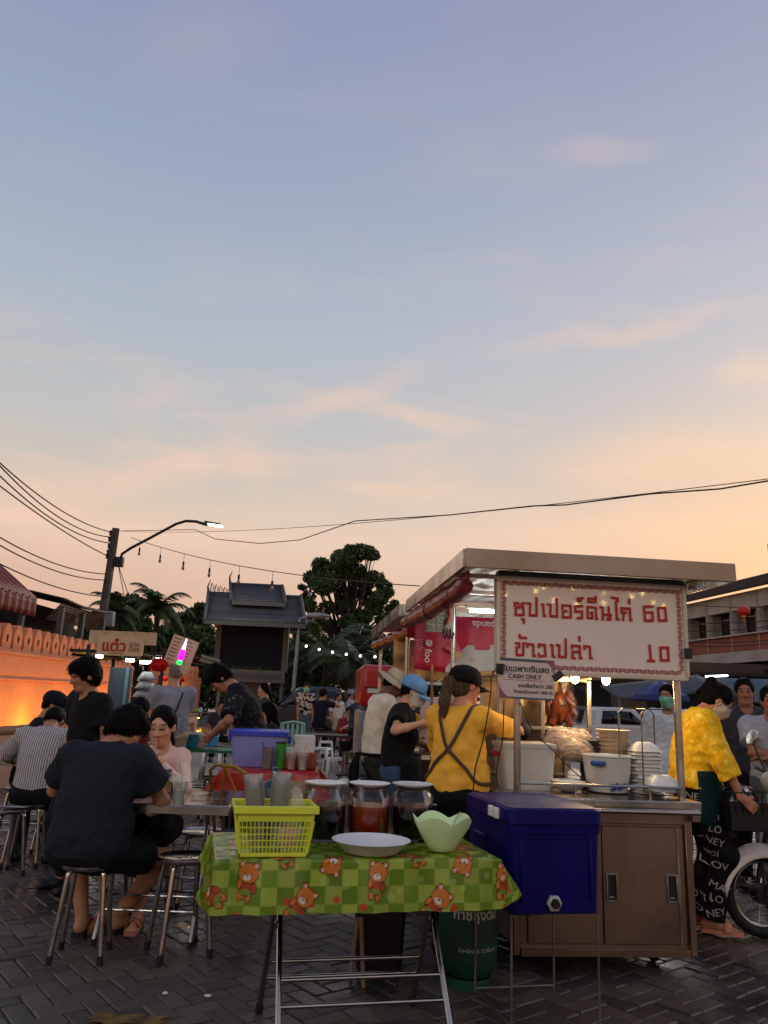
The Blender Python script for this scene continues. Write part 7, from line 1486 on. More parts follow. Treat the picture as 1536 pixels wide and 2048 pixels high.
for k, (x, y, col, lab) in enumerate(((.16, -.2, (222, 140, 130), 'clear cup of pink drink on the red table'), (.25, -.22, (214, 196, 180), 'clear cup of milky drink with pink straw on the red table'))):
    t = thing('drink_cup', RT @ Vector((x, y, .74)), 0, lab, 'cup'); MB().lathe([(0, .001), (.03, .001), (.042, .11), (.044, .112), (.04, .108), (.028, .006)], 20).build('cup_wall', cupm, t); MB().lathe([(0, .004), (.0275, .004), (.036, .085), (0, .085)], 20).build('drink', M('drink_%d' % k, col, .3), t); crumple(MB(), (0, 0, .13), (.042, .04, .035), 60+k).build('bag_top', plas, t); m = MB(); m.tube([(.0, 0, .05), (.02, 0, .21)], .004, 6); m.build('straw', M('pink_straw', (226, 140, 130), .5), t)
t = thing('wooden_tray', RT @ Vector((.22, -.05, .74)), R(10), 'small red-brown box behind the drink cups on the red table', 'box'); MB().box((0, 0, .06), (.26, .13, .12)).build('box_wall', M('box_red', (150, 62, 36), .6), t, bevel=.004)
cbx = MB().box((0, 0, .009), (.17, .14, .016)).mesh('lidded_box', whitep)
for i in range(14): o = from_mesh('food_box', cbx); o.location = RT @ Vector((.25+random.uniform(-.003, .003), .12, .745+.0175*i)); o.rotation_euler.z = R(4)+random.uniform(-.03, .03); tag(o, 'white lidded food box in the stack right of the blue tub', 'box', 'white food boxes stacked by the blue tub')
# gold wire-back chair
p = on(478, 1610, .3); t = thing('wire_chair', (at(485, 1580, 5.6).x, 5.6, 0), R(60), 'chair with curved golden back rails beside the red table', 'chair'); gd = M('gold_tube', (170, 120, 40), .35, .5)
for k, yy in enumerate((-.17, .17)): m = MB(); m.tube([(-.05, yy, .45), (-.10, yy, .7), (-.17, yy*.9, .88), (-.2, yy*.5, .92), (-.2, 0, .92)], .012, 8); m.build('back_rail', gd, t)
m = MB(); m.tube([(-.07, -.08, .46), (-.14, -.06, .75), (-.2, 0, .92)], .009, 8); m.tube([(-.07, .08, .46), (-.14, .06, .75), (-.2, 0, .92)], .009, 8); m.build('back_spindle', gd, t); MB().box((.15, 0, .45), (.42, .40, .04)).build('seat', rubber, t, bevel=.015, seg=2)
for sx_ in (-.03, .33):
    for sy_ in (-.17, .17): m = MB(); m.tube([(sx_, sy_, .44), (sx_*1.1, sy_*1.15, 0)], .011, 8); m.build('leg', gd, t)
# white plastic stools
def pstool():
    t = thing('plastic_stool', (0, 0, 0)); m = MB(); r_ = tub(m, (.15, .15), (.135, .135), .40, .44, .04); k = len(r_[1]); m.add(r_[1], [tuple(range(k))]); m.build('seat', whitep, t, angle=40)
    for sx_ in (-1, 1):
        for sy_ in (-1, 1): m = MB(); m.add([Vector(q) for q in ((sx_*.145, sy_*.10, .41), (sx_*.145, sy_*.145, .41), (sx_*.10, sy_*.145, .41), (sx_*.185, sy_*.145, 0), (sx_*.185, sy_*.185, 0), (sx_*.145, sy_*.185, 0))], [(0, 1, 4, 3), (1, 2, 5, 4)]); m.build('leg', whitep, t, thick=.008)
    for k in range(4): a = R(90*k); m = MB(); m.box((math.cos(a)*.162, math.sin(a)*.162, .2), (.006 if k % 2 == 0 else .24, .24 if k % 2 == 0 else .006, .04)); m.build('rung', whitep, t)
    return t
pp = pstool(); used = [0]
for (u, v, lab) in ((645, 1495, 'white plastic stool left of the waste bucket, nearer one'), (652, 1482, 'white plastic stool behind the nearer white stool'), (670, 1515, 'white plastic stool beside the steel pot'), (700, 1560, 'white plastic stool half hidden under the basket table'), (427, 1500, 'white plastic stool left of the blue tub')):
    q = on(u, v, .44); t = pp if not used[0] else copy_tree(pp); used[0] = 1; t.location = (q.x, q.y, 0); t.rotation_euler.z = R(random.uniform(-20, 20)); tag(t, lab, 'stool', 'white plastic stools')
# low bench with green basket, pot and tub
q = on(735, 1550, .42); bn_ = thing('low_table', (q.x, q.y+.2, 0), R(4), 'low metal table carrying the covered green basket', 'table'); MB().box((.0, 0, .41), (.85, .5, .02)).build('table_top', darkmetal, bn_)
for sx_ in (-1, 1):
    for sy_ in (-1, 1): m = MB(); m.tube([(sx_*.38, sy_*.2, .4), (sx_*.38, sy_*.2, 0)], .012, 8); m.build('leg', chrome, bn_)
BN = rootm(bn_); t = thing('vegetable_basket', BN @ Vector((.14, 0, .425)), R(4), 'green woven bucket covered with pale cloth by the bucket hat man', 'basket'); gw = M('green_weave', (110, 128, 40), .7, var=.3, vs=30, bump=.6, bs=70)
m = MB(); m.lathe([(.13, 0), (.165, .02), (.195, .32), (.19, .335), (.15, .01)], 28); m.build('basket_wall', gw, t); pcl = M('pale_cloth', (206, 200, 148), .8, var=.15, vs=8)
m = MB(); m.lathe([(0.005, .40), (.08, .395), (.15, .375), (.195, .345), (.207, .30), (.212, .24)], 40, cap=False, fn=lambda i, a, r, z: (r*(1+.015*math.sin(7*a)*(i > 3)), z-(.06*math.sin(3*a+1) if i == 5 else 0))); m.build('cover', pcl, t)
t = thing('steel_pot', BN @ Vector((-.24, .05, .425)), 0, 'tall steel stock pot beside the green basket', 'pot'); MB().lathe([(0, 0), (.11, 0), (.115, .25), (.12, .255), (.11, .25), (.105, .02), (0, .01)], 28).build('pot_wall', steel, t); m = MB(); m.tube([(-.115, 0, .22), (-.18, -.03, .28)], .008, 6); m.build('ladle', darkmetal, t)
t = thing('plastic_tub', BN @ Vector((-.19, -.16, .425)), 0, 'clear round tub of pickles in front of the steel pot', 'tub'); MB().lathe([(0, .001), (.07, .001), (.078, .15), (.08, .155), (.074, .15)], 24).build('tub_wall', cupm, t); MB().lathe([(0, .004), (.066, .004), (.071, .11), (0, .115)], 24).build('contents', M('pickle', (186, 150, 80), .5, var=.5, vs=40), t); MB().lathe([(.081, .15), (.081, .158), (0, .16)], 24).build('lid', M('clear_lid', (196, 200, 170), .3), t)
# mint garden chair
q = on(575, 1470, .0); t = thing('garden_chair', (at(580, 1450, 15).x, 15, 0), R(200), 'mint green plastic garden chair behind the long-haired woman', 'chair'); mint = M('mint_plastic', (150, 200, 180), .45)
for i in range(5): m = MB(); m.box((-.18+.09*i, .22, .68), (.045, .02, .42)); m.build('back_slat', mint, t)
MB().box((0, 0, .42), (.44, .42, .03)).build('seat', mint, t, bevel=.01)
for sx_ in (-1, 1): m = MB(); m.tube([(sx_*.24, -.18, .0), (sx_*.24, -.18, .62), (sx_*.24, .2, .66), (sx_*.22, .24, .88), (0, .24, .92)], .02, 8); m.build('arm_frame', mint, t); m = MB(); m.tube([(sx_*.22, .2, .42), (sx_*.22, .28, 0)], .02, 8); m.build('leg', mint, t)
# far dining tables and benches
for k, (u, v, w_, lab) in enumerate(((420, 1425, 1.8, 'dark dining table far left of the screen with green box on it'), (690, 1470, 1.5, 'dark dining table before the woman in red blouse'), (470, 1440, 1.2, 'dark table behind the reaching man'))):
    q = on(u, v, .75); t = thing('dining_table', (q.x, q.y, 0), R(3), lab, 'table', 'far dining tables'); MB().box((0, 0, .735), (w_, .7, .03)).build('table_top', wood, t)
    for sx_ in (-1, 1):
        for sy_ in (-1, 1): m = MB(); m.tube([(sx_*(w_/2-.1), sy_*.28, .72), (sx_*(w_/2-.1), sy_*.28, 0)], .018, 6); m.build('leg', darkmetal, t)
    if k == 0:
        for (x, nm, col, sz, lab2) in ((-.45, 'green_basket', (90, 170, 60), (.16, .12, .08), 'green box on the far left dining table'), (.05, 'tissue_pack', (220, 218, 210), (.22, .14, .08), 'white tissue pile on the far left dining table')):
            tag(MB().box((0, 0, sz[2]/2), sz).build(nm, M(nm, col, .6), loc=(q.x+x, q.y, .752), bevel=.02, seg=2), lab2, 'box')
t = thing('wooden_stool', (at(645, 1500, 18.6).x, 18.6, 0), R(8), 'square wooden stool under the man in the navy shirt', 'stool'); MB().box((0, 0, .59), (.44, .40, .05)).build('seat', wood, t, bevel=.008)
for sx_ in (-1, 1):
    for sy_ in (-1, 1): MB().bar((sx_*.17, sy_*.15, .57), (sx_*.21, sy_*.18, 0), .05, .05).build('leg', wood, t)
# teal tub and bucket near bald man
q = at(382, 1425, 9.6); t = thing('teal_tub', (q.x, 9.6, .74), 0, 'teal plastic tub with white rim beside the bald man', 'tub'); m = MB(); tub(m, (.11, .09), (.14, .115), 0, .17, .03); m.build('tub_wall', M('teal_plastic', (40, 120, 140), .4), t); m = MB(); tub(m, (.147, .122), (.149, .124), .16, .18, .03); m.build('rim', whitep, t)
t = thing('dining_table', (q.x+.5, 9.7, 0), R(2), 'green-topped narrow table under the teal tub', 'table', 'far dining tables'); MB().box((0, 0, .72), (1.7, .6, .03)).build('table_top', M('green_top', (30, 96, 60), .5), t)
for sx_ in (-1, 1):
    for sy_ in (-1, 1): m = MB(); m.tube([(sx_*.75, sy_*.25, .71), (sx_*.75, sy_*.25, 0)], .016, 6); m.build('leg', darkmetal, t)
# ---- tableware on the steel tables
TB1 = .762
def cup(name, p, r0, r1, h_, liq, lab, cat='cup'):
    t = thing(name, p, 0, lab, cat); MB().lathe([(0, .001), (r0, .001), (r1, h_), (r1+.002, h_+.002), (r1-.003, h_-.002), (r0-.002, .005)], 22).build('cup_wall', cupm, t)
    if liq: MB().lathe([(0, .006), (r0-.003, .006), (r0-.004+(r1-r0)*.7, h_*.7), (0, h_*.7)], 22).build('drink', liq, t)
    return t
p = on(348, 1618, TB1); lime = M('lime_drink', (196, 206, 186), .3, trans=.3); t = cup('drink_cup', (p.x+.0, p.y+.10, TB1), .03, .043, .13, lime, 'clear cup of pale lime drink with green straw in a bag'); crumple(MB(), (0, 0, .145), (.065, .055, .02), 71).build('bag_top', plas, t); m = MB(); m.tube([(0, 0, .03), (.005, 0, .16), (-.02, 0, .24)], .004, 6); m.build('straw', M('green_straw', (150, 190, 90), .5), t)
p = on(328, 1585, TB1); t = thing('glass_jar', (p.x, p.y-.02, TB1), 0, 'glass jar with metal lid on the table before the girl', 'jar'); MB().lathe([(0, .001), (.042, .001), (.046, .01), (.046, .11), (.04, .125), (.04, .135), (.036, .13), (.042, .108), (.042, .012), (0, .006)], 22).build('glass', glass, t); MB().lathe([(.043, .13), (.043, .145), (0, .147)], 22).build('lid', steel, t); MB().lathe([(0, .01), (.04, .012), (.04, .07), (0, .07)], 20).build('contents', M('jar_yellow', (200, 160, 60), .5, var=.3, vs=30), t)
clearb = glass
q = on(30, 1516, .76)
for k, (dx, dy, lab) in enumerate(((-.03, .0, 'clear glass water bottle on the left table, nearest the edge'), (.05, .05, 'clear glass water bottle right beside the first on the left table'))):
    t = thing('water_bottle', (q.x+dx, q.y+dy+.05, .762), 0, lab, 'bottle', 'water bottles on the left table'); MB().lathe([(0, .001), (.034, .001), (.037, .01), (.037, .14), (.03, .17), (.015, .205), (.014, .235), (.011, .235), (.012, .205), (.026, .17), (.034, .138), (.034, .012), (0, .006)], 22).build('glass', glass, t); MB().lathe([(.016, .232), (.016, .25), (0, .252)], 14).build('cap', whitep, t); MB().lathe([(0, .007), (.0335, .009), (.0335, .10), (0, .10)], 18).build('water', M('water', (210, 216, 214), .03, trans=1, rv=0, var=0), t)
# condiments by the reaching man: caddy, teal box, bottle
p = on(400, 1492, .76); t = thing('snack_basket', (p.x-.02, p.y, .762), 0, 'pink basket of orange snacks in a bag on the middle table', 'basket'); m = MB(); tub(m, (.07, .06), (.085, .075), 0, .05, .02); m.build('tray', M('pink_tray', (222, 160, 150), .5), t); crumple(MB(), (0, 0, .08), (.075, .06, .06), 81).build('bag', plas, t); crumple(MB(), (0, 0, .06), (.06, .05, .045), 82, amp=.35).build('snacks', M('snack', (190, 110, 44), .6, var=.4, vs=40), t)
t = thing('teal_jar', (p.x+.15, p.y+.02, .762), 0, 'teal blue container the reaching man is touching', 'container'); MB().box((0, 0, .06), (.11, .09, .12)).build('jar_wall', M('teal_blue', (40, 140, 180), .4), t, bevel=.01, seg=2); m = MB(); m.tube([(-.06, 0, .12), (-.06, 0, .16), (.06, 0, .16), (.06, 0, .12)], .008, 6); m.build('handle', whitep, t)
t = thing('water_bottle', (p.x-.17, p.y+.05, .762), 0, 'small clear bottle standing left of the pink snack basket', 'bottle'); MB().lathe([(0, .001), (.03, .001), (.032, .12), (.013, .17), (.013, .19), (0, .19)], 18).build('glass', cupm, t); MB().lathe([(.015, .185), (.015, .205), (0, .206)], 12).build('cap', whitep, t)
t = thing('menu_card', (p.x-.03, p.y+.22, .762), R(20), 'yellow menu card standing on the middle table', 'card'); MB().box((0, 0, .10), (.06, .004, .2), (0, R(14), 0)).build('card', M('card_yellow', (196, 160, 50), .6), t)
# festoon of lit bulbs behind the camera, mirrored in the glossy menu board
t = thing('string_lights', (-2, -4.5, 5.2), 0, 'festoon of lit yellow bulbs hung across the plaza behind the viewer', 'string lights'); bz = M('festoon_bulb', (255, 230, 160), emit=(255, 214, 120), es=45)
sgn_n = rootm(cart).to_3x3() @ Vector((0, -1, 0)); sgn_p = rootm(cart) @ Vector((0, SY, 0)); camp = Vector((0, 0, CZ)); mc = camp-sgn_n*2*((camp-sgn_p).dot(sgn_n))
pts_ = []
for (u, v, D_) in ((1072, 1181, 7), (1087, 1174, 7), (1148, 1175, 7.4), (1208, 1187, 7.8), (1264, 1193, 8), (1285, 1186, 8), (1307, 1205, 8.2), (1327, 1212, 8.4), (1208, 1206, 7), (1109, 1200, 6.5), (1153, 1208, 6.6), (1010, 1188, 6.5)):
    s_ = rootm(cart) @ lp(cart, u, v, SY); d = s_-camp; rfl = d-sgn_n*2*d.dot(sgn_n); pts_.append(s_+rfl.normalized()*(s_.y+D_))
for p in pts_: q = MB(); q.ball(p-Vector((-2, -4.5, 5.2)), (.028, .028, .036), 8, 6); q.build('bulb', bz, t)
pts_.sort(key=lambda p: p.x); m = MB(); m.tube([p-Vector((-2, -4.5, 5.2))+Vector((0, 0, .09)) for p in pts_], .01, 5); m.build('cable', wire_m, t)

t2 = thing('string_lights', (-4, -4, 5), 0, 'added unseen festoon of fill bulbs behind and left of the viewer', 'string lights'); P_ = sag((-4.2, -.6, .2), (4.2, .8, .1), .35, 12); m = MB(); m.tube(P_, .01, 5); m.build('cable', wire_m, t2)  # assumed string, added out of view; its point lights fill the fronts
for i in range(1, 12, 2):
    q = MB(); q.ball(P_[i]-Vector((0, 0, .12)), (.04, .04, .05), 10, 6); q.build('bulb', bz, t2); l = bpy.data.lights.new('fill_light', 'POINT'); l.energy = 80; l.color = (1, .88, .72); l.shadow_soft_size = .05; o = bpy.data.objects.new('fill_light', l); COL.objects.link(o); o.parent = t2; o.location = P_[i]-Vector((0, 0, .25))
# ================================================================== THE PEOPLE OF THE PLACE
def tl(loc, rz, p): return Matrix.Rotation(-rz, 3, 'Z') @ (Vector(p)-Vector(loc))
def tdir(rz, d): return Matrix.Rotation(-rz, 3, 'Z') @ Vector(d)
def face(dx, dy): return math.atan2(-dx, dy)
navy = cloth('navy_jersey', (31, 35, 44))
blackc = cloth('black_cotton', (20, 19, 21)); pinkc = cloth('pink_knit', (240, 200, 188)); darkp = cloth('dark_trousers', (22, 22, 25)); khaki = cloth('khaki_twill', (184, 164, 136)); denim = cloth('denim', (60, 78, 108)); greyt = cloth('grey_jersey', (140, 140, 148)); creamc = cloth('cream_cotton', (232, 218, 194)); mustard = cloth('mustard_knit', (246, 180, 66), bump=.3); olivep = cloth('olive_trousers', (52, 50, 44)); red_c = cloth('dark_red_cotton', (112, 26, 26)); greyshort = cloth('grey_shorts', (92, 98, 108)); maskw = M('mask_cream', (206, 194, 176), .8); maskg = M('mask_green', (120, 190, 160), .8); lgrey = cloth('light_grey_jersey', (160, 162, 174)); charc = cloth('charcoal_jersey', (60, 60, 64)); shoeb = M('black_shoe', (16, 16, 17), .5); leath = M('brown_strap', (74, 50, 30), .6)
def patt(name, c1, c2, scale, thr, c3=None, thr3=.66, rough=.85, stripes=None, dist=1.5):
    m = bpy.data.materials.new(name); m.use_nodes = True; t, b = nodes_of(m); o = N(t, 'ShaderNodeTexCoord'); b.inputs['Roughness'].default_value = rough; b.inputs['Specular IOR Level'].default_value = .2
    if stripes:
        sp_ = N(t, 'ShaderNodeSeparateXYZ'); t.links.new(o.outputs['Object'], sp_.inputs[0]); f = math_(t, 'GREATER_THAN', math_(t, 'FRACT', math_(t, 'MULTIPLY', sp_.outputs[0], stripes)), thr); c = mix_(t, f, lin(c1), lin(c2))
    else:
        n = N(t, 'ShaderNodeTexNoise'); n.inputs['Scale'].default_value = scale; n.inputs['Detail'].default_value = 4; n.inputs['Distortion'].default_value = dist; t.links.new(o.outputs['Object'], n.inputs['Vector'])
        st_ = [(thr-.02, lin(c1)), (thr+.02, lin(c2))]
        if c3: st_ += [(thr3-.01, lin(c2)), (thr3+.02, lin(c3))]
        c = ramp_(t, n.outputs['Fac'], st_)
    t.links.new(c, b.inputs['Base Color']); return m
stripe = patt('striped_cotton', (184, 178, 176), (66, 66, 72), 1, .68, stripes=55); batik = patt('black_batik', (24, 22, 26), (34, 32, 36), 14, .5, (120, 112, 110), .63); yel = patt('yellow_batik', (226, 168, 16), (232, 190, 40), 16, .46, (240, 216, 120), .6); redb = patt('red_blouse_print', (96, 24, 28), (140, 44, 44), 40, .5, (200, 150, 140), .62); graph = patt('graphic_tee', (30, 28, 32), (200, 190, 186), 10, .5, (214, 170, 40), .6); whsh = cloth('white_shirt_cotton', (216, 222, 226)); hound = patt('olive_raglan', (200, 198, 194), (206, 204, 200), 4, .5); bluecap = cloth('washed_denim_cap', (104, 148, 194)); bucket = cloth('grey_bucket', (186, 170, 146)); capb = cloth('black_cap', (16, 16, 18)); capn = cloth('navy_cap', (20, 22, 36)); capg = cloth('green_grey_cap', (70, 78, 72))
# 1 man in navy, back to us, on the steel stool
rz = face(.16, .98); loc = Vector((MANST.x-.03, MANST.y+.0, 0)); g = lambda p: tl(loc, rz, p)
fR, fL = on(228, 1868, .0), on(165, 1872, .0)
J = person('man in navy t-shirt and black shorts seated with his back turned, holding a phone', loc, rz, H=1.74, bw=1.13, fat=1.12, h=.0075, pz=.565, lean=(.10, .36), head=(.40, -.62, .05), shirt=navy, loose=.036, sleeve='short', hem=-.075, folds=.008,
  hands={1: g(at(316, 1592, 4.98)), -1: g(at(165, 1600, 5.05))}, poles={1: (.9, -.5, -.7), -1: (-1, -.6, -.5)}, feet={1: g((fR.x, fR.y+.03, .085)), -1: g((fL.x-.02, fL.y+.02, .085))}, knees={1: tdir(rz, (.9, .45, .5)), -1: tdir(rz, (-.35, .8, .5))}, footdir={1: tdir(rz, (.3, .8, 0)), -1: tdir(rz, (-.1, 1, 0))},
  pants=darkp, pl='shorts', pl_loose=.012, sandal=rubber, hair=('mop', None), hcurl=(.5, .9), hnrm={1: tdir(rz, (-.7, -.5, .4))}, hdir={1: tdir(rz, (-.1, .15, .9))}, glasses=blackp, headscale=1.03)
ph = thing('mobile_phone', at(320, 1563, 4.97), rz, 'black mobile phone held up by the man in navy', 'phone'); ph.rotation_euler = (R(-25), R(14), rz+R(12)); MB().box((0, 0, 0), (.072, .009, .15)).build('case', blackp, ph, bevel=.004, seg=2); MB().box((0, -.0055, 0), (.064, .001, .138)).build('screen', M('phone_screen', (50, 58, 72), .1, emit=(60, 70, 92), es=.5), ph)
# 2 girl in pink
loc = Vector((at(326, 1500, 5.50).x, 5.52, 0)); rz = face(-.12, -1); g = lambda p: tl(loc, rz, p)
J = person('girl in pale pink top sipping a pink drink through a straw at the steel table', loc, rz, H=1.60, bw=.95, h=.0075, pz=.545, lean=(-.02, .08), head=(.12, .05, 0), female=True, shirt=pinkc, loose=.012, sleeve='long', hem=-.02, folds=.003, neckcut=.02,
  hands={1: g(at(300, 1530, 5.28)), -1: g(at(318, 1528, 5.26))}, poles={1: (.8, .2, -1), -1: (-.8, .2, -1)}, hdir={1: (-.25, .35, .9), -1: (.25, .35, .9)}, hnrm={1: (-1, .3, .1), -1: (1, .3, .1)}, hcurl=(.9, .9), pants=darkp, pl='knee', feet={1: (.1, .42, .08), -1: (-.1, .40, .08)}, knees={1: (.2, 1, .6), -1: (-.2, 1, .6)}, sandal=M('pink_sandal', (176, 110, 100), .6), hair=('lowpony', None), skin=lin((206, 152, 124)), headscale=1.14)
c = thing('drink_cup', at(306, 1522, 5.25), 0, 'pink cup with straw held to the girl lips', 'cup'); MB().lathe([(0, -.055), (.028, -.055), (.038, .05), (.04, .055), (0, .057)], 20).build('cup_wall', M('pink_cup', (236, 178, 170), .4), c); mth = J['root'].location+Matrix.Rotation(rz, 3, 'Z') @ J['hl'](0, .092, -.061); m = MB(); m.tube([(0, 0, .03), mth-c.location], .004, 6); m.build('straw', M('pink_straw', (226, 140, 130), .5), c)
put_stool(loc.x, loc.y+.02, R(20), 'steel stool under the girl in pink')
# shoulder bag strap of the girl
# 3 striped shirt man
q = on(62, 1605, .47); loc = Vector((q.x+.02, q.y, 0)); rz = face(-.1, 1); g = lambda p: tl(loc, rz, p)
person('man in grey striped shirt bent over his table with his back turned', loc, rz, H=1.66, bw=1.05, h=.010, pz=.57, lean=(.12, .42), head=(.62, .0, 0), shirt=stripe, sleeve='half', loose=.022, hem=-.05, hands={1: g(at(110, 1528, loc.y+.35)), -1: g(at(30, 1525, loc.y+.42))}, poles={1: (1, -.5, -.6), -1: (-1, -.5, -.6)}, pants=darkp, feet={1: (.16, .12, .08), -1: (-.14, .2, .08)}, knees={1: (.3, 1, .6), -1: (-.3, 1, .6)}, shoes=shoeb, hair=('short', None), collar=True)
# 4 black cap man
loc = Vector((at(98, 1410, 7.4).x-.12, 7.4, 0)); rz = face(.75, .35)
person('man in black cap and dark shirt seated beyond the striped shirt man', loc, rz, H=1.70, bw=1.05, h=.012, pz=.60, lean=(.12, .22), head=(.12, -.2, 0), shirt=blackc, sleeve='short', hands={1: (.15, .42, .86), -1: (-.15, .42, .86)}, pants=darkp, feet={1: (.15, .3, .08), -1: (-.15, .3, .08)}, knees={1: (.1, 1, .6), -1: (-.1, 1, .6)}, shoes=shoeb, hair=('crop', None), hat=('cap', capn), glasses=blackp)
put_stool(loc.x, loc.y, 0, 'steel stool under the man in the black cap', 1.05)
# 5 standing youth in black
loc = Vector((at(185, 1390, 5.95).x, 5.95, 0)); rz = face(-.62, -.7)
person('youth with full dark hair in black t-shirt standing behind the navy man', loc, rz, H=1.575, bw=1.08, h=.0085, lean=(.02, .06), head=(.15, -.15, .08), shirt=blackc, sleeve='short', loose=.022, hem=-.06, pants=darkp, shoes=shoeb, hair=('mop', None), headscale=1.1, skin=lin((168, 118, 92)))
# 6 person in peach
loc = Vector((at(150, 1425, 8.6).x, 8.6, 0)); person('person in peach top half hidden behind the youth in black', loc, face(.3, -1), H=1.60, h=.014, pz=.66, lean=(.05, .2), head=(.3, 0, 0), shirt=cloth('peach_cotton', (200, 140, 104)), female=True, pants=darkp, feet={1: (.12, .35, .08), -1: (-.12, .35, .08)}, knees={1: (.1, 1, .6), -1: (-.1, 1, .6)}, shoes=shoeb, hair=('bob', None)); put_stool(loc.x, loc.y, 0, 'steel stool under the person in peach', 1.15)
# dark red girl behind pink girl
loc = Vector((at(262, 1430, 7.6).x, 7.6, 0)); person('woman in dark red top with black hair behind the girl in pink', loc, face(.5, .6), H=1.60, h=.013, pz=.60, lean=(.05, .15), shirt=red_c, female=True, pants=darkp, feet={1: (.12, .35, .08), -1: (-.12, .35, .08)}, knees={1: (.1, 1, .6), -1: (-.1, 1, .6)}, shoes=shoeb, hair=('long', None)); put_stool(loc.x, loc.y, 0, 'steel stool under the woman in dark red', 1.05)
# 7 bald man
loc = Vector((at(346, 1400, 9.3).x, 9.3, 0)); rz = face(-.45, 1)
J = person('bald man in grey t-shirt and khaki trousers standing with his back turned', loc, rz, H=1.67, bw=1.12, fat=1.1, h=.0105, lean=(.0, .05), head=(.1, .1, 0), shirt=greyt, sleeve='short', loose=.028, hem=-.09, hands={-1: (-.22, .30, 1.02), 1: (.06, .3, 1.02)}, poles={1: (1, -.6, -.3), -1: (-1, -.5, -.6)}, pants=khaki, shoes=shoeb, hair=('bald', hair_grey), skin=lin((186, 138, 112)))
m = MB(); S1, S2 = J['Nb']+J['rt']*.09+Vector((0, .0, .02)), J['P']-J['rt']*.2+Vector((0, 0, .05)); bv = None
m.tube([J['Nb']+J['rt']*.10+J['fw']*.02+Vector((0, 0, .0)), J['Nb']+J['rt']*.09-J['fw']*.10-Vector((0, 0, .04)), J['C']+J['rt']*.02-J['fw']*.155, J['P']-J['rt']*.14-J['fw']*.14+Vector((0, 0, .12)), J['P']-J['rt']*.2+Vector((0, 0, .05))][::1], .011, 6); m.build('sling_strap', blackp, J['root'])
# 8 reaching man
loc = Vector((at(508, 1450, 7.2).x, 7.2, 0)); rz = face(-.95, -.22); g = lambda p: tl(loc, rz, p)
person('man in black patterned shirt leaning over a table and reaching left', loc, rz, H=1.76, bw=1.05, h=.0095, lean=(.30, .55), head=(.45, .1, 0), shirt=batik, sleeve='half', loose=.026, hem=-.08, hands={-1: g(at(425, 1468, 6.95)), 1: g(at(495, 1475, 7.5))}, poles={1: (1, -.6, -.3), -1: (-1, -.2, -.2)}, hcurl=(.3, .3), pants=darkp, shoes=shoeb, hair=('mop', None), feet={1: (.1, .1, .08), -1: (-.1, -.05, .08)})
# 9-11 people behind
def sit(label, u, v, Y, fx, fy, H=1.62, drop=.0, **k):
    z = at(u, v, Y).z; s = H/1.7; pz = z-.64*s+drop; loc = Vector((at(u, v, Y).x, Y, 0)); k.setdefault('pants', darkp); k.setdefault('shoes', shoeb)
    J = person(label, loc, face(fx, fy), H=H, pz=pz, lean=k.pop('lean', (.05, .12)), feet={1: (.12, .36, .08), -1: (-.12, .36, .08)}, knees={1: (.1, 1, .6), -1: (-.1, 1, .6)}, **k)
    t = thing('bench_seat', loc, face(fx, fy), 'plain stool under the '+label.split(' seated')[0], 'stool', 'plain stools under far diners'); MB().box((0, 0, pz-.115*s), (.34, .32, .03)).build('seat', wood, t)
    for a in (-1, 1):
        for b in (-1, 1): MB().bar((a*.13, b*.12, pz-.12*s), (a*.15, b*.14, 0), .03, .03).build('leg', wood, t)
    return J
sit('woman with long black hair in dark green jacket seated facing left', 549, 1424, 9.6, -1, -.25, 1.62, female=True, shirt=cloth('dark_green_jacket', (34, 40, 36)), sleeve='long', hair=('long', None), h=.011, skin=lin((206, 152, 124)))
loc = Vector((at(530, 1390, 13).x, 13, 0)); person('man in dark jacket and white collar standing behind the long-haired woman', loc, face(-1, -.2), H=1.56, h=.015, shirt=charc, sleeve='long', pants=darkp, shoes=shoeb, skin=lin((196, 142, 116)))
sit('man in dark shirt seated far off under the screen', 443, 1412, 17, .2, -1, 1.66, shirt=charc, h=.018, drop=.0)
# 12 masked man
q = on(605, 1508, 0); loc = Vector((q.x, q.y, 0)); person('man in bright graphic t-shirt, grey shorts and green face mask standing far off', loc, face(.35, -1), H=1.69, bw=1.05, h=.013, shirt=graph, sleeve='short', hem=-.08, loose=.024, pants=greyshort, pl='knee', shoes=shoeb, mask=maskg, hands={-1: (-.16, .16, .82), 1: (.2, .1, .82)}, head=(.05, -.3, 0))
# 13 navy back
J = sit('man in navy t-shirt seated on a wooden stool with hand to his face', 642, 1388, 18.6, .55, .75, 1.75, shirt=cloth('deep_navy', (26, 28, 42)), h=.015, hat=('cap', capb), hair=('crop', None), hands={1: (.12, .30, 1.28), -1: (-.1, .35, .9)})
# 14
q = Vector((at(676, 1400, 22).x, 22, 0)); person('youth in white and olive raglan t-shirt standing far off', q, face(.6, -.8), H=1.47, h=.016, shirt=hound, sleeve='half', pants=khaki, shoes=shoeb, hair=('crop', None))
# 15
sit('woman in red patterned blouse and glasses seated eating', 698, 1424, 17, .15, -1, 1.62, female=True, shirt=redb, sleeve='tq', loose=.026, h=.012, hair=('short', None), glasses=blackp, hands={1: (.12, .34, .78), -1: (-.2, .36, .78)}, skin=lin((196, 146, 118)))
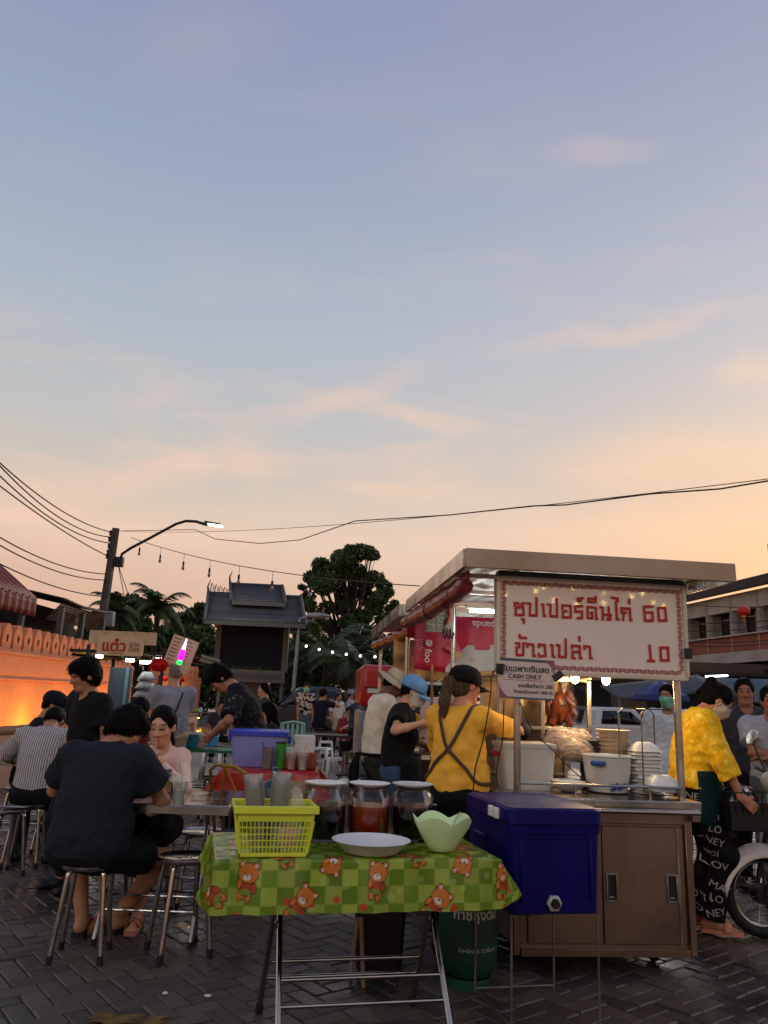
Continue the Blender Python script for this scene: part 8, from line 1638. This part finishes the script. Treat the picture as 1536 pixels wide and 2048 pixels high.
# 16
loc = Vector((at(713, 1400, 14).x, 14, 0)); person('man in grey t-shirt and grey-green cap behind the woman in red', loc, face(1, -.3), H=1.50, h=.014, shirt=cloth('slate_jersey', (66, 72, 76)), pants=darkp, shoes=shoeb, hat=('cap', capg), hair=('crop', None), head=(.2, 0, 0), hands={1: (.1, .4, .95), -1: (-.1, .42, .95)})
loc = Vector((at(702, 1380, 20).x, 20, 0)); person('person in pale cap standing farthest behind the grey cap man', loc, face(1, -.1), H=1.56, h=.018, shirt=lgrey, pants=darkp, shoes=shoeb, hat=('cap', cloth('pale_cap', (130, 140, 146))), hair=('crop', None))
# 17 bucket hat man
loc = Vector((at(758, 1450, 6.75).x, 6.75, 0)); rz = face(.97, .24)
J = person('man in cream t-shirt, bucket hat and dark apron standing with his back turned', loc, rz, H=1.66, bw=.95, h=.009, lean=(.02, .10), head=(.6, -.1, 0), shirt=creamc, sleeve='short', loose=.026, hem=-.11, hands={1: (.12, .34, 1.05), -1: (-.10, .36, 1.05)}, pants=olivep, shoes=shoeb, hat=('bucket', bucket), hair=('short', None), skin=lin((120, 80, 62)))
m = MB(); P_ = J['P']; m.tube([P_+Vector((.19*math.cos(R(20*i)), .155*math.sin(R(20*i)), .02)) for i in range(18)], .014, 6, True); m.tube([P_+Vector((-.03, -.165, .02)), P_+Vector((-.09, -.2, -.12)), P_+Vector((-.08, -.2, -.26))], [.02, .03, .018], 6); m.tube([P_+Vector((-.03, -.165, .02)), P_+Vector((.05, -.2, -.14)), P_+Vector((.04, -.2, -.3))], [.02, .03, .018], 6); m.build('apron_tie', blackc, J['root'])
# 18 blue cap woman
loc = Vector((at(796, 1450, 6.2).x, 6.2, 0)); rz = face(1, -.12); g = lambda p: tl(loc, rz, p)
J = person('woman in black t-shirt, blue denim cap and face mask working at the second stall', loc, rz, H=1.585, bw=1.0, h=.0085, lean=(.05, .12), head=(.32, .05, 0), female=True, shirt=blackc, sleeve='short', loose=.022, hem=-.02, hands={-1: g(at(846, 1452, 6.15)), 1: g(at(846, 1446, 5.9))}, hcurl=(.8, .8), pants=denim, shoes=shoeb, hat=('cap', bluecap), hair=('short', None), mask=M('mask_white', (206, 200, 190), .7), skin=lin((196, 146, 118)))
ap = MB(); P_, s_ = J['P'], J['s']; ap.grid(lambda a, b: P_+Vector((.21*math.sin((a-.5)*2.6), .185*math.cos((a-.5)*2.6), .10-.62*b)), 16, 8); ap.build('apron', blackc, J['root'], thick=.006)
# 19 woman in mustard sweater
loc = Vector((at(915, 1500, 4.88).x, 4.88, 0)); rz = face(.52, .85); g = lambda p: tl(loc, rz, p)
J = person('woman in mustard sweater, black cap and crossed apron straps serving at the cart', loc, rz, H=1.60, bw=1.06, fat=1.10, h=.0078, lean=(.03, .10), head=(.08, -.5, 0), female=True, shirt=mustard, sleeve='tq', loose=.022, hem=-.10, folds=.006, hands={1: g(at(1043, 1462, 5.25)), -1: g(at(930, 1500, 5.3))}, poles={1: (.8, -.5, -.9), -1: (-1, -.5, -.6)}, hcurl=(.5, .9), pants=darkp, shoes=shoeb, hat=('cap', capb), hair=('pony', hair_brown), back=leath, skin=lin((196, 140, 110)), headscale=1.04)
hc = J['root'].location+Matrix.Rotation(rz, 3, 'Z') @ J['hand', 1]
gv = thing('black_glove', hc, 0, 'black glove on the raised hand of the woman in mustard', 'glove'); crumple(MB(), (0, 0, .0), (.045, .04, .055), 91, amp=.12).build('glove_shell', rubber, gv)
sw_ = [(-.020, -.008), (.0, -.006), (.03, .012), (.002, -.013), (-.014, -.018)]; m = MB(); Hm = J['Hm']; ang = R(118)
def capxy(x, z): a_ = ang+x/.1; return Hm @ Vector((.104*math.cos(a_), -.012+.104*1.12*math.sin(a_), .062+z))
# 20 yellow shirt far back
loc = Vector((at(806, 1430, 9.2).x, 9.2, 0)); person('person in yellow shirt seen from behind between fan and boxes', loc, face(.3, 1), H=1.45, h=.016, shirt=cloth('bright_yellow', (214, 170, 20)), pants=darkp, shoes=shoeb)
loc = Vector((at(832, 1395, 10.5).x, 10.5, 0)); person('person with black hair and dark shirt behind the foam boxes', loc, face(-.6, -1), H=1.55, h=.018, shirt=charc, pants=darkp, shoes=shoeb)
# 21 masked man in white
loc = Vector((at(1338, 1400, 7.8).x, 7.8, 0)); J = person('man in white shirt and green face mask standing behind the cart', loc, face(-.55, -.85), H=1.63, bw=1.05, h=.0095, shirt=whsh, sleeve='long', hem=-.14, loose=.026, pants=darkp, shoes=shoeb, mask=maskg, head=(.08, -.12, 0), hair=('short', None))
# 22 woman in yellow batik
q = on(1405, 1868, 0); loc = Vector((q.x, q.y+.05, 0)); rz = face(1, -.15); g = lambda p: tl(loc, rz, p)
ltr = darkp
J = person('woman in yellow batik jacket, lettered black trousers and mask reaching into the motorbike basket', loc, rz, H=1.64, bw=1.05, h=.008, lean=(.08, .30), head=(.50, .02, 0), female=True, shirt=yel, sleeve='tq', loose=.034, hem=-.02, folds=.006, hands={-1: g(at(1494, 1602, 5.5)), 1: g(at(1490, 1610, 5.25))}, poles={1: (.6, -.6, -.6), -1: (-.6, -.6, -.6)}, hcurl=(.7, .7), hdir={-1: (0, .75, -.6), 1: (0, .75, -.6)}, pants=cloth('black_print_trousers', (16, 15, 17)), pl='wide', pl_loose=.0, sandal=M('salmon_sandal', (206, 130, 110), .5), hair=('bun', None), mask=maskw, glasses=steel, skin=lin((180, 126, 98)), feet={1: (.06, .06, .095), -1: (-.1, -.02, .095)})
wh_ink = M('white_print', (176, 172, 166), .8)
tg = J['pants']; bv = BVHTree.FromObject(tg, bpy.context.evaluated_depsgraph_get()); inv = Matrix.Rotation(-rz, 3, 'Z')
words = ['NO', 'NEY', 'LOV', 'OR', 'AND', 'YOU', 'Let', 'NO', 'MAY', 'Gis', 'ON', 'LO', 'AMO', 'jo', 'NEY', 'Za', 'OY', 'ei']
rg = random.Random(4); k = 0
for row in range(11):
    for cx in range(3):
        me = text_mesh(words[k % len(words)], .062, wh_ink, depth=0); k += 1
        z = .86-.07*row+rg.uniform(-.01, .01); y = -.10+.095*cx+rg.uniform(-.02, .02)+(.0 if z > .5 else .0); ra = rg.uniform(-.4, .4); ca, sa = math.cos(ra), math.sin(ra)
        # seen from the person's right-hand side, which faces the camera
        ok = True
        for v in me.vertices:
            x_, z_ = v.co.x*ca-v.co.y*sa, v.co.x*sa+v.co.y*ca
            hit = bv.ray_cast(Vector((.8, y+x_, z+z_)), Vector((-1, 0, 0)))
            if hit[0] is None: ok = False; break
            v.co = hit[0]+hit[1]*.003
        if ok: from_mesh('letter_print', me, tg)
        else: bpy.data.meshes.remove(me)
ap = MB(); P_ = J['P']; ap.grid(lambda a, b: P_+Vector((.20*math.sin((a-.5)*3.2), .185*math.cos((a-.5)*3.2), .10-.34*b)), 16, 8); ap.build('apron', cloth('dark_teal_apron', (14, 44, 46)), J['root'], thick=.006)
m = MB(); Hm = J['Hm']; m.tube([Hm @ Vector((.083*math.cos(R(15*i)), -.0, .035+.088*math.sin(R(15*i)))) for i in range(0, 13)], .013, 8); m.build('headband', cloth('black_velvet', (12, 12, 13)), J['root'])
hbg = thing('shoulder_bag', loc+Matrix.Rotation(rz, 3, 'Z') @ Vector((-.14, .12, .0)), rz, 'black bag hanging at the hip of the woman in yellow', 'bag'); hbg.location.z = .66; MB().box((0, .06, 0), (.10, .26, .24)).build('pouch', blackp, hbg, bevel=.03, seg=3); m = MB(); m.tube([(0, -.06, .1), (.02, 0, .3), (.0, .15, .1)], .008, 6); m.build('strap', blackp, hbg)
# 23-25 right-hand bystanders
loc = Vector((at(1440, 1470, 7.3).x, 7.3, 0)); person('person in dark red t-shirt half hidden behind the woman in yellow', loc, face(.3, -1), H=1.60, bw=1.1, h=.0105, shirt=red_c, sleeve='short', loose=.024, hands={1: (.02, .24, 1.0), -1: (-.12, .26, .98)}, pants=darkp, shoes=shoeb, hair=('short', None))
loc = Vector((at(1490, 1400, 6.9).x, 6.9, 0)); J = person('young man with cropped hair in charcoal t-shirt standing and staring left', loc, face(-.25, -1), H=1.68, bw=1.02, h=.0085, shirt=charc, sleeve='short', loose=.026, hem=-.12, pants=darkp, shoes=shoeb, hair=('short', None), head=(.02, -.18, 0), skin=lin((158, 108, 82)))
loc = Vector((at(1545, 1450, 6.3).x, 6.3, 0)); J = person('man in light grey t-shirt with folded arms cut by the right picture edge', loc, face(-.4, -1), H=1.60, bw=1.08, h=.0085, shirt=lgrey, sleeve='short', loose=.024, hem=-.1, pants=cloth('grey_jeans', (80, 82, 88)), shoes=shoeb, hair=('short', None), hands={1: (-.06, .22, 1.10), -1: (.06, .25, 1.06)}, poles={1: (1, .3, -.8), -1: (-1, .3, -.8)}, hdir={1: (-1, .1, .15), -1: (1, .1, .1)}, hcurl=(.4, .4), skin=lin((158, 108, 82)))
